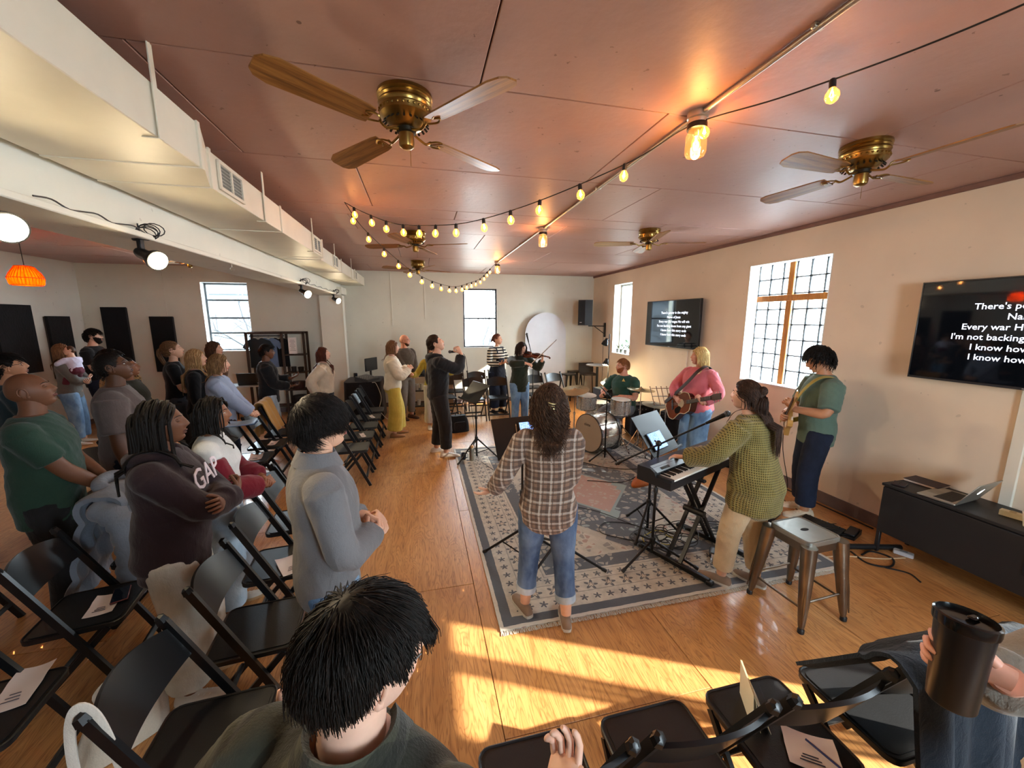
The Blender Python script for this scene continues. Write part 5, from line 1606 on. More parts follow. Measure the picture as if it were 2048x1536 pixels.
# ------------------------------------------------------------ coffee cart
ct = thing('serving_cart', 'black serving cart with stacked white cups by the back wall', 'cart', (.06, 8.55, 0), 0)
for z_ in (.18, .52, .84): MB().box((0, 0, z_), (.52, .36, .02), .004).build('shelf', BLACKM, ct)
for sx in (-1, 1):
    for sy in (-1, 1): MB().tube([(sx * .25, sy * .17, .03), (sx * .25, sy * .17, .86)], .010, 8).build('post', BLACKM, ct)
    for sy in (-1, 1): MB().ball((sx * .25, sy * .17, .025), (.02, .012, .024), 10, 8).build('caster', BLACKP, ct)
cpw = M('cup_white', '#dfe0e0', .6)
for i, (x, y, n_, z_) in enumerate(((-.18, -.08, 4, .531), (-.08, -.10, 4, .531), (.08, -.08, 5, .531), (-.15, -.05, 3, .191), (.05, -.06, 4, .191))):
    for k in range(n_):
        c = MB().lathe([(0, .004), (.026, .004), (.028, 0), (.038, .08), (.040, .083), (.036, .082), (.025, .008), (0, .008)], 16)
        tag(c.build('paper_cup', cpw, None, (.06 + x, 8.55 + y, z_ + .020 * k)), 'white paper cup in a stack on the black serving cart', 'cup', 'stacked white cups on the serving cart')
urn = thing('coffee_urn', 'dark lidded urn on top of the serving cart', 'urn', (.0, 8.55, .851))
MB().lathe([(0, 0), (.06, 0), (.065, .01), (.065, .12), (.05, .14), (.02, .15), (0, .152)], 22).build('vessel', M('urn_dark', '#3a3c40', .3, .6), urn)
MB().tube(smooth_path([(.06, 0, .11), (.10, 0, .10), (.10, 0, .05), (.065, 0, .04)], 5), .008, 6).build('handle', BLACKP, urn)
cbx = thing('crate', 'upright pale wooden crate between the cart and the window chairs', 'box', (.52, 9.08, 0), 8)
MB().box((0, 0, .45), (.32, .24, .9), .006).build('body', M('crate_wood', '#9a7450', .8, var=.2, stretch=(2, 2, 10)), cbx)
for z_ in (.2, .5, .8): MB().box((0, -.123, z_), (.32, .008, .05), .002).build('slat', M('crate_wood', '#9a7450', .8), cbx)

# ------------------------------------------------------------ clothing rack, side table
WOODD = M('rack_wood_dark', '#3a2a20', .6, var=.25, stretch=(12, 12, 1), scale=4)
rk = thing('clothing_rack', 'dark wooden merchandise rack with hanging rail and open shelves', 'rack', (-2.94, 9.10, 0))
for x in (-.54, .12, .53):
    for y in (-.14, .14): MB().box((x, y, .89), (.045, .04, 1.78), .004).build('post', WOODD, rk)
for x0, x1 in ((-.54, .53),):
    for y in (-.14, .14): MB().box(((x0 + x1) / 2, y, 1.765), (x1 - x0 + .04, .04, .045), .004).build('top_rail', WOODD, rk)
for z_ in (1.30, .92, .55, .2): MB().box((.325, 0, z_), (.40, .30, .025), .004).build('shelf', WOODD, rk)
MB().box((-.21, 0, .2), (.66, .30, .025), .004).build('shelf', WOODD, rk)
MB().tube([(-.53, 0, 1.70), (.12, 0, 1.70)], .012, 8).build('hanging_rail', BLACKM, rk)
def hung_shirt(x, col, label, w=.40, l=.62):
    r = thing('hanging_shirt', label, 'shirt', (-2.94 + x, 9.10 + x * .22 + .04, 1.70), 0, 'shirts on the clothing rack')
    hg = MB().tube(smooth_path([(0, 0, .016), (.012, 0, .010), (.006, 0, -.02), (0, 0, -.03)], 4), .002, 5)
    hg.tube([(-.19, 0, -.10), (0, 0, -.03), (.19, 0, -.10)], .004, 5)
    hg.build('hanger', BLACKP, r)
    mt = fabric('shirt_' + col[1:], col, .9)
    P = [(-w / 2 - .10, -.24), (-w / 2 - .02, -.10), (-.07, -.04), (0, -.075), (.07, -.04), (w / 2 + .02, -.10), (w / 2 + .10, -.24), (w / 2 + .02, -.28), (w / 2 - .03, -.20), (w / 2 - .02, -.04 - l), (-w / 2 + .02, -.04 - l), (-w / 2 + .03, -.20), (-w / 2 - .02, -.28)]
    MB().prism(P, -.015, .015, rot=(90, 0, 0)).build('garment', mt, r, smooth=30)
hung_shirt(-.36, '#2a3238', 'dark grey shirt hanging nearest the window on the wooden rack')
hung_shirt(-.18, '#6f86a8', 'pale blue shirt hanging in the middle of the wooden rack', .34)
hung_shirt(.0, '#16171b', 'black shirt hanging nearest the shelves of the wooden rack')
pn = thing('notice_sheet', 'white notice sheet clipped to the wooden rack shelves', 'poster', (-2.62, 8.93, 1.34))
MB().box((0, 0, .16), (.16, .004, .34)).build('sheet', PAPER, pn)
for k in range(8): MB().box((0, -.003, .06 + .03 * k), (.11 - .02 * (k % 3), .001, .006)).build('text_line', INK, pn)
for (x, z_, w, h, c, lab) in ((.26, 1.312, .10, .10, '#23211f', 'small black mug-like tin on the rack shelf'), (.40, .932, .12, .10, '#221d1b', 'black pot on the middle shelf of the rack'), (.26, .932, .10, .11, '#2a2422', 'dark jar beside the black pot on the rack'), (.33, .562, .26, .16, '#3a1f1d', 'dark red basket on the lower shelf of the rack'), (.33, .212, .30, .2, '#15131a', 'black bag on the bottom shelf of the rack')):
    r = thing('container', lab, 'container', (-2.94 + x, 9.08, z_ + .001))
    MB().lathe([(0, 0), (w / 2 * .85, 0), (w / 2, h * .9), (w / 2 * .95, h), (0, h)], 18).build('vessel', M('cont' + c, c, .6), r)
    MB().tube([(w / 2 * math.cos(t), w / 2 * math.sin(t), h * .9) for t in np.linspace(0, 2 * PI, 18, endpoint=False)], .005, 5, closed=True).build('rim', M('cont' + c, c, .6), r)
tt = thing('side_table', 'small square table with thin black legs below the four-pane window', 'table', (-3.42, 8.62, 0), 5)
MB().prism(rounded(.60, .46, .03), .735, .755).build('table_top', M('table_white', '#b9c6d2', .35), tt)
for sx in (-1, 1):
    for sy in (-1, 1): MB().tube([(sx * .25, sy * .19, .735), (sx * .28, sy * .21, 0)], .010, 6).build('leg', BLACKM, tt)
l2 = thing('laptop', 'dark laptop open on the small table below the four-pane window', 'laptop', (-3.36, 8.62, .756), -90)
MB().box((0, 0, .008), (.24, .34, .014), .004).build('base', BLACKP, l2)
MB().box((0, 0, .12), (.008, .34, .24), .003).build('lid', BLACKP, l2, (.118, 0, .012), (0, 12, 0))
bkl = thing('booklet', 'pale blue open booklet in front of the blue sweater woman', 'booklet', (-2.06, 4.86, .87), 10)
for s_ in (-1, 1): MB().box((s_ * .085, 0, .008), (.17, .22, .012), .002, rot=(0, -s_ * 6, 0)).build('page_block', M('booklet_blue', '#9fc0e6', .5), bkl)  # page blocks in an even pale blue
MB().box((0, 0, .0), (.36, .23, .004), .001).build('cover', M('booklet_cover', '#3a5c8a', .5), bkl)

# ------------------------------------------------------------ pedals, cables, bottles on the floor
def pedal(loc, rz, label, w=.14, d=.25, h=.05, knobs=4, flap=True):
    r = thing('effects_pedal', label, 'pedal', loc, rz)
    MB().prism([(-d / 2, 0), (d / 2, 0), (d / 2, h), (-d / 2, h * .5)], -w / 2, w / 2, rot=frame_to((1, 0, 0), (0, 1, 0))).build('case', M('pedal_black', '#17181a', .4, .3), r, smooth=20)
    if flap: MB().box((0, -.01, h * .80 + .012), (w * .85, d * .8, .012), .004, rot=(math.degrees(math.atan2(h * .5, d)), 0, 0)).build('treadle', BLACKP, r)
    for k in range(knobs): MB().lathe([(.008, 0), (.008, .014), (0, .015)], 8, c=(-w * .36 + w * .72 * k / max(1, knobs - 1), d * .38, h * .95)).build('knob', CHROME, r)
    MB().box((0, -d * .36, h * .60 + (.014 if flap else 0)), (w * .6, .02, .001), rot=(math.degrees(math.atan2(h * .5, d)), 0, 0)).build('marking', M('pedal_mark', '#c9c9c9', .5), r)
pedal((3.50, 3.04, .001), -65, 'black volume pedal beside the knit cardigan hem', .12, .26)
pedal((3.80, 2.74, .001), -75, 'wide black pedalboard with a row of knobs behind the metal stool', .34, .16, .05, 6, False)
pedal((3.95, 2.56, .001), -70, 'small black wah pedal on the bare floor before the sideboard', .09, .2, .05, 3)
sus = thing('sustain_pedal', 'chrome sustain pedal on the rug by the pianist', 'pedal', (2.42, 2.58, .0135), -40)
MB().box((0, 0, .025), (.08, .12, .05), .01).build('case', BLACKP, sus)
MB().box((0, -.11, .03), (.055, .13, .010), .004, rot=(8, 0, 0)).build('lever', CHROME, sus)
ps = thing('power_strip', 'white power adapter on the floor under the sideboard', 'adapter', (4.06, 2.22, 0), 30)
MB().box((0, 0, .018), (.06, .13, .035), .006).build('case', M('adapter_white', '#c9cbd0', .5), ps)
MB().box((0, .0, .0365), (.03, .05, .002), .001).build('label_plate', M('adapter_label', '#8f939b', .5), ps)
CAB = M('cable_black', '#121214', .5)
def cable(pts, label, mat=CAB, r_=.0045, name='audio_cable', group='cables on the floor', z=.006):
    P = smooth_path([(a, b, (c[0] if c else z)) for a, b, *c in pts], 7)
    return tag(MB().tube(P, r_, 6).build(name, mat), label, 'cable', group)
zr = .0175
cable([(2.05, 2.85), (1.8, 2.98), (1.62, 3.15), (1.75, 3.3), (2.0, 3.2), (2.1, 2.95), (1.95, 2.75)], 'black cable coiled on the rug beside the keyboard stand', z=zr)
cable([(2.3, 2.9), (2.1, 3.1), (1.85, 3.0), (1.95, 2.8), (2.25, 2.75), (2.5, 2.9), (2.75, 2.95), (3.1, 2.88), (3.45, 2.84)], 'black cable winding from the keyboard stand towards the pedals', z=zr + .009)
cable([(1.45, 3.75), (1.75, 3.55), (2.0, 3.2), (2.2, 2.95)], 'thin cable crossing the middle of the rug', z=zr + .001, r_=.0035)
for k in range(9):
    cx, cy = 2.05 + .09 * (k % 4), 2.78 + .07 * (k // 3)
    ra = .10 + .05 * rng.random()
    P = [(cx + ra * (1 + .2 * math.sin(3 * t + k)) * math.cos(t + k), cy + ra * .8 * math.sin(t + k), zr + .012 + .008 * k + .02 * math.sin(2 * t + k) ** 2) for t in np.linspace(0, 5.6, 16)]
    tag(MB().tube(smooth_path(P, 4), .0045, 5).build('audio_cable', M('cable_yellow', '#b8a33a', .5) if k == 4 else CAB), 'yellow looped cable in the tangle under the piano' if k == 4 else 'black looped cable in the tangle under the piano', 'cable', 'tangled cables under the piano')
for k in range(6):
    y0 = 2.80 + .035 * k
    cable([(2.55, y0 + .1), (2.85, y0 + .02 * math.sin(k)), (3.2, y0 - .03), (3.55, y0 - .12 - .02 * k), (3.9, y0 - .30)], 'black cable in the bundle running from the rug to the sideboard', z=.020 + .0095 * k, group='cable bundle by the pedals')
tag(MB().tube(smooth_path([(3.3, 2.60, .02), (3.55, 2.45, .025), (3.85, 2.36, .025), (4.12, 2.28, .03)], 8), .024, 10).build('cable_snake', CAB), 'thick black cable snake lying on the floor to the sideboard', 'cable')
cable([(3.2, 2.35), (3.5, 2.33), (3.8, 2.22), (4.02, 2.18)], 'cream cable on the floor before the sideboard', M('cable_cream', '#c9ab86', .5), .006)
cable([(3.66, 2.36), (3.62, 2.2), (3.75, 2.12), (3.9, 2.2), (3.84, 2.32), (3.7, 2.3)], 'loose black cable loop before the sideboard leg', r_=.008)
cable([(3.7, 2.12), (3.8, 2.02), (3.76, 1.92)], 'black plug lead lying before the sideboard', r_=.006)
cable([(2.2, 4.9), (2.5, 4.6), (2.9, 4.5), (3.2, 4.7), (3.0, 5.0), (2.6, 4.8)], 'black cable looping on the rug before the drum kit', z=zr)
cable([(2.0, 4.3), (2.4, 4.15), (2.8, 4.3), (3.1, 4.1), (3.3, 3.8)], 'black cable lying across the rug near the boom stand', z=zr)
cable([(4.28, 7.0), (4.27, 5.2), (4.26, 3.8), (4.28, 2.6)], 'black cable lying along the right wall baseboard', r_=.008)
wb = thing('water_bottle', 'tall grey water bottle on the rug corner by the singer music stand', 'bottle', (.66, 5.36, .0125))
MB().lathe([(0, 0), (.034, 0), (.036, .01), (.036, .17), (.028, .185), (.026, .19)], 20).build('flask', M('flask_steel', '#8d8a80', .3, .7), wb)
MB().lathe([(.027, .19), (.029, .192), (.029, .225), (0, .23)], 18).build('cap', M('flask_cap', '#a0764e', .5), wb)
bb = thing('mug', 'dark blue mug on the rug corner beside the water bottle', 'mug', (.55, 5.44, .0125))
MB().lathe([(0, 0), (.030, 0), (.037, .02), (.037, .09), (.034, .09), (.033, .02), (0, .01)], 20).build('mug_wall', M('mug_navy', '#1d2436', .3), bb)
MB().tube(smooth_path([(.035, 0, .075), (.06, 0, .07), (.06, 0, .03), (.036, 0, .022)], 4), .005, 6).build('handle', M('mug_navy', '#1d2436', .3), bb)
gs = thing('guitar_case', 'orange-brown padded bag lying on the rug behind the music stand', 'bag', (2.75, 4.15, .0125), 30)
P = []
for a in np.linspace(0, 1, 7):
    k = math.sin(PI * min(.999, a * .55 + .45))
    P.append(np.array([(.34 * k * math.cos(t), .13 * k * math.sin(t) * (1 + .3 * math.cos(t)), .10 * a) for t in np.linspace(0, 2 * PI, 24, endpoint=False)]))
MB().loft(P).build('body', fabric('bag_rust', '#a85a24', .8), gs, smooth=60)
MB().tube(smooth_path([(-.05, 0, .10), (-.03, 0, .13), (.06, 0, .13), (.08, 0, .10)], 4), .008, 6).build('handle', BLACKP, gs)
# ------------------------------------------------------------ people
nr = np.random.default_rng(11)
def V3(*a): return np.array(a, float)
def unit(v):
    v = np.asarray(v, float); return v / max(np.linalg.norm(v), 1e-9)
def roty(a): c, s = math.cos(a), math.sin(a); return np.array([[c, 0, s], [0, 1, 0], [-s, 0, c]])
def rotz(a): c, s = math.cos(a), math.sin(a); return np.array([[c, -s, 0], [s, c, 0], [0, 0, 1]])
def rotx(a): c, s = math.cos(a), math.sin(a); return np.array([[1, 0, 0], [0, c, -s], [0, s, c]])

def skin_mat(name, color, lip=None):
    if name in MATS: return MATS[name]
    t = NT(name); c = lin(color); v = t.coord('Object')
    nz = t.noise(v, 14, 4, .6)
    t.set(color=t.ramp(nz, [(.3, tuple(x * .88 for x in c) + (1,)), (.7, tuple(min(1, x * 1.08) for x in c) + (1,))]), rough=.5, spec=.4, sss=.08)
    t.b.inputs['Subsurface Radius'].default_value = (.012, .005, .003)
    t.bump(t.noise(v, 160, 2, .5), .08, .002)
    MATS[name] = t.m
    return t.m
def hair_mat(name, color, tip=None):
    if name in MATS: return MATS[name]
    t = NT(name); c = lin(color); d = lin(tip or color)
    nz = t.noise(t.coord('Object', (60, 60, 9)), 1.6, 3, .6)
    t.set(color=t.ramp(nz, [(.25, tuple(x * .6 for x in c) + (1,)), (.5, c + (1,)), (.8, tuple(min(1, x * 1.25) for x in d) + (1,))]), rough=.55, spec=.2)
    MATS[name] = t.m
    return t.m
EYEW = M('eye_white', '#d9d4cc', .2, var=.03)
EYED = M('eye_dark', '#1c120c', .12, var=.1)
LASH = M('lash_dark', '#120c0a', .7)

def fast_mesh(name, V, quads, mat, smooth=True):
    me = bpy.data.meshes.new(name)
    nv, nq = len(V), len(quads)
    me.vertices.add(nv); me.vertices.foreach_set('co', np.asarray(V, np.float32).ravel())
    k = quads.shape[1]
    me.loops.add(nq * k); me.loops.foreach_set('vertex_index', quads.astype(np.int32).ravel())
    me.polygons.add(nq)
    me.polygons.foreach_set('loop_start', np.arange(0, nq * k, k, dtype=np.int32))
    me.polygons.foreach_set('loop_total', np.full(nq, k, np.int32))
    me.polygons.foreach_set('use_smooth', np.ones(nq, bool))
    me.materials.append(mat)
    me.update(calc_edges=True); me.validate()
    return me

def garment(mb, name, mat, parent, voxel=.012, smooth=6, fold=.004, seed=0, freq=1.0, keep=None):
    """fuse the pieces of a garment into one continuous cloth surface and add folds"""
    me0 = mb.mesh('tmp', mat, 0)
    ob = bpy.data.objects.new('tmp', me0); COL.objects.link(ob)
    md = ob.modifiers.new('r', 'REMESH'); md.mode = 'VOXEL'; md.voxel_size = voxel; md.adaptivity = 0
    ms_ = ob.modifiers.new('s', 'SMOOTH'); ms_.factor = .5; ms_.iterations = smooth
    dg = bpy.context.evaluated_depsgraph_get()
    me = bpy.data.meshes.new_from_object(ob.evaluated_get(dg))
    bpy.data.objects.remove(ob); bpy.data.meshes.remove(me0)
    n = len(me.vertices)
    P = np.empty(n * 3, np.float32); me.vertices.foreach_get('co', P); P = P.reshape(-1, 3)
    N = np.empty(n * 3, np.float32); me.vertices.foreach_get('normal', N); N = N.reshape(-1, 3)
    if fold:
        g = np.random.default_rng(seed + 5)
        d = np.zeros(n)
        for i in range(5):
            k = unit(g.normal(size=3) * V3(1, 1, .9)) * g.uniform(22, 60) * freq
            k2 = unit(g.normal(size=3)) * g.uniform(9, 20)
            ph = P @ k + 1.6 * np.sin(P @ k2 + g.uniform(0, 6))
            amp = .5 + .5 * np.sin(P @ (unit(g.normal(size=3)) * 9) + g.uniform(0, 6))
            d += amp * (1 - np.abs(np.sin(ph)) ** .7 * 1.25)
        P = P + N * (d / 2.2 * fold)[:, None]
        me.vertices.foreach_set('co', P.astype(np.float32).ravel())
    me.materials.clear(); me.materials.append(mat)
    me.polygons.foreach_set('use_smooth', np.ones(len(me.polygons), bool))
    me.update(); me.name = name
    return link(name, me, parent)

def ik(a, b, l1, l2, pole):
    a, b = np.asarray(a, float), np.asarray(b, float)
    d = b - a; L = np.linalg.norm(d); dn = d / max(L, 1e-9)
    L = min(max(L, abs(l1 - l2) * 1.05), (l1 + l2) * .998)
    x = (l1 * l1 - l2 * l2 + L * L) / (2 * L); h = math.sqrt(max(l1 * l1 - x * x, 0))
    p = np.asarray(pole, float); p = p - dn * (p @ dn); p = unit(p)
    return a + dn * x + p * h, a + dn * L

def limb(pa, pb, pc, k=7):
    """rounded path through a joint, with parameter 0..2"""
    pts, par = [], []
    for i in range(2 * k + 1):
        t = i / k
        if t < .78: p = pa + (pb - pa) * t
        elif t > 1.22: p = pb + (pc - pb) * (t - 1)
        else:
            q0, q2 = pa + (pb - pa) * .78, pb + (pc - pb) * .22
            u = (t - .78) / .44
            p = (1 - u) ** 2 * q0 + 2 * u * (1 - u) * pb + u * u * q2
        pts.append(p); par.append(t)
    return np.array(pts), np.array(par)

def ring(c, a, b, Rm, n=28, p=2.4):
    t = np.linspace(0, 2 * PI, n, endpoint=False)
    ct, st = np.cos(t), np.sin(t)
    x = b * np.sign(ct) * np.abs(ct) ** (2 / p); y = a * np.sign(st) * np.abs(st) ** (2 / p)
    return c + (np.stack([x, y, np.zeros(n)], 1) @ Rm.T)

# ---- head
HL_AZ = np.array([0, 35, 55, 72, 90, 104, 125, 150, 180.])
HL_Z = np.array([.072, .066, .048, .004, .016, -.018, -.052, -.068, -.072])
def head_surface(P):
    """deform unit-sphere directions into a head, metres, origin mid-head, x forward"""
    ca = P[:, 0]; sa = P[:, 1]; cz = P[:, 2]
    x = .099 * ca; y = .077 * sa; z = .117 * cz
    u = np.clip(-z / .117, 0, 1)
    y = y * (1 - .33 * u ** 1.4)
    back = x < 0
    x = np.where(back, x * (1 - .50 * u ** 1.2), x * (1 - .10 * u ** 2))
    x = x + .040 * u ** 2.2
    x = x - .006 * np.clip(z / .117, 0, 1) ** 2
    y = y * (1 - .06 * np.exp(-((z - .05) / .03) ** 2) * (x > .03))
    f = np.clip((x - .02) / .04, 0, 1); f = f * f * (3 - 2 * f)
    ay = np.abs(y); G = lambda q, c, s: np.exp(-((q - c) / s) ** 2)
    nz = np.where(z > -.027, np.clip((.030 - z) / .057, 0, 1), np.clip((z + .046) / .019, 0, 1))
    dx = .0245 * G(y, 0, .0125) * nz
    dx = dx + .007 * G(ay, .0135, .007) * G(z, -.030, .010)
    dx = dx - .0115 * G(ay, .032, .017) * G(z, .008, .0125)
    dx = dx + .0045 * G(ay, .030, .022) * G(z, .027, .008)
    dx = dx + .004 * G(ay, .042, .02) * G(z, -.025, .02)
    dx = dx + .0065 * G(y, 0, .022) * G(z, -.060, .013)
    dx = dx - .004 * G(y, 0, .03) * G(z, -.078, .007)
    dx = dx + .007 * G(y, 0, .021) * G(z, -.094, .013)
    x = x + dx * f
    return np.stack([x, y, z], 1)
_nu, _nv = 60, 44
_t = np.linspace(0, 2 * PI, _nu, endpoint=False); _az = _t - .42 * np.sin(_t)
_th = np.linspace(0, PI, _nv + 1)
_dirs = np.array([(math.sin(a) * math.cos(b), math.sin(a) * math.sin(b), math.cos(a)) for a in _th for b in _az])
HEAD_V = head_surface(_dirs)
HEAD_F = [(i * _nu + j, (i + 1) * _nu + j, (i + 1) * _nu + (j + 1) % _nu, i * _nu + (j + 1) % _nu) for i in range(_nv) for j in range(_nu)]
HEAD_AZ = np.degrees(np.abs(np.arctan2(_dirs[:, 1], _dirs[:, 0])))
_fr = [v for v in range(len(HEAD_V)) if HEAD_V[v, 0] > .03]
def face_x(y, z):
    d = (HEAD_V[_fr, 1] - y) ** 2 + (HEAD_V[_fr, 2] - z) ** 2
    return float(HEAD_V[_fr[int(np.argmin(d))], 0])

def build_head(mb, T, s, closed, mouth_open, brow, skin_i=0):
    """adds head, ears, eyes, brows, lips. T maps head-local metres to the person frame; slots: 0 skin,1 eye white,2 dark,3 lips,4 brow hair"""
    A = lambda P: T(np.asarray(P, float) * s)
    mb.add(A(HEAD_V), HEAD_F, 0)
    for sg in (-1, 1):
        e = MB()
        e.ball((-.006, sg * .0755, -.004), (.021, .007, .033), 12, 10, rot=(sg * -10, 8, sg * -22))
        e.tube([(-.006 + .020 * math.cos(t) - .004, sg * (.081 + .004 * math.sin(t * .5)), .002 + .029 * math.sin(t)) for t in np.linspace(-.9, 3.9, 10)], .0045, 6)
        e.ball((.002, sg * .075, -.030), (.009, .006, .010), 8, 6)
        mb.add(A(np.concatenate(e.v)), e.f, 0)
        ex = face_x(sg * .032, .008)
        b = MB(); b.ball((ex - .0045, sg * .032, .008), .0125, 12, 8)
        mb.add(A(np.concatenate(b.v)), b.f, 1)
        b = MB(); b.ball((ex + .0035, sg * .031, .0075), (.0052, .0062, .0062), 10, 8)
        mb.add(A(np.concatenate(b.v)), b.f, 2)
        b = MB(); b.ball((ex - .0035, sg * .032, .008 + (.0 if closed else .0065)), (.0138, .0150, .0120), 12, 8)
        if not closed: b.ball((ex - .0042, sg * .032, -.002), (.0132, .0150, .0075), 12, 8)
        mb.add(A(np.concatenate(b.v)), b.f, 0)
        lz = .0035 if closed else .0115
        b = MB(); b.tube([(ex + .0085 - .10 * abs(q) * .035, sg * (.032 + q * .013), lz - (.002 if closed else -.001) + abs(q) * (.002 if closed else -.003)) for q in (-1, -.5, 0, .5, 1)], .0016, 5)
        mb.add(A(np.concatenate(b.v)), b.f, 2)
        b = MB(); P = [(face_x(sg * yy, zz) + .0005, sg * yy, zz) for yy, zz in ((.013, .025), (.024, .030), (.036, .031), (.050, .025))]
        b.tube(P, [.003, .0045, .004, .002], 6, flat=.6)
        mb.add(A(np.concatenate(b.v)), b.f, 4)
    mo = .006 if mouth_open else 0
    for k, (zz, r) in enumerate(((-.0565, .0042), (-.064 - mo, .0052))):
        P = [(face_x(y, zz) + (.0012 if abs(y) < .02 else -.001), y, zz + (.002 * (abs(y) < .006) * (-1 if k == 0 else 0)) + (.0035 * (abs(y) / .024) ** 2 * (1 if k else -.8))) for y in (-.024, -.015, -.007, 0, .007, .015, .024)]
        b = MB(); b.tube(P, [.0012, r * .8, r, r * .9, r, r * .8, .0012], 6)
        mb.add(A(np.concatenate(b.v)), b.f, 3)
    if mouth_open:
        b = MB(); b.ball((face_x(0, -.062) - .001, 0, -.0625), (.004, .015, .0055), 10, 6)
        mb.add(A(np.concatenate(b.v)), b.f, 2)

def shell_faces(mask_fn, off_fn):
    m = mask_fn(HEAD_V, HEAD_AZ)
    N = unit_rows(HEAD_V - V3(-.005, 0, -.01))
    P = HEAD_V + N * off_fn(HEAD_V, HEAD_AZ, m)[:, None]
    F = [f for f in HEAD_F if sum(m[i] > .5 for i in f) >= 3]
    return P, F
def unit_rows(A):
    return A / np.maximum(np.linalg.norm(A, axis=1, keepdims=True), 1e-9)

def hairline(az, adj):
    return np.interp(az, HL_AZ, HL_Z) + np.interp(az, [0, 50, 90, 180], adj)

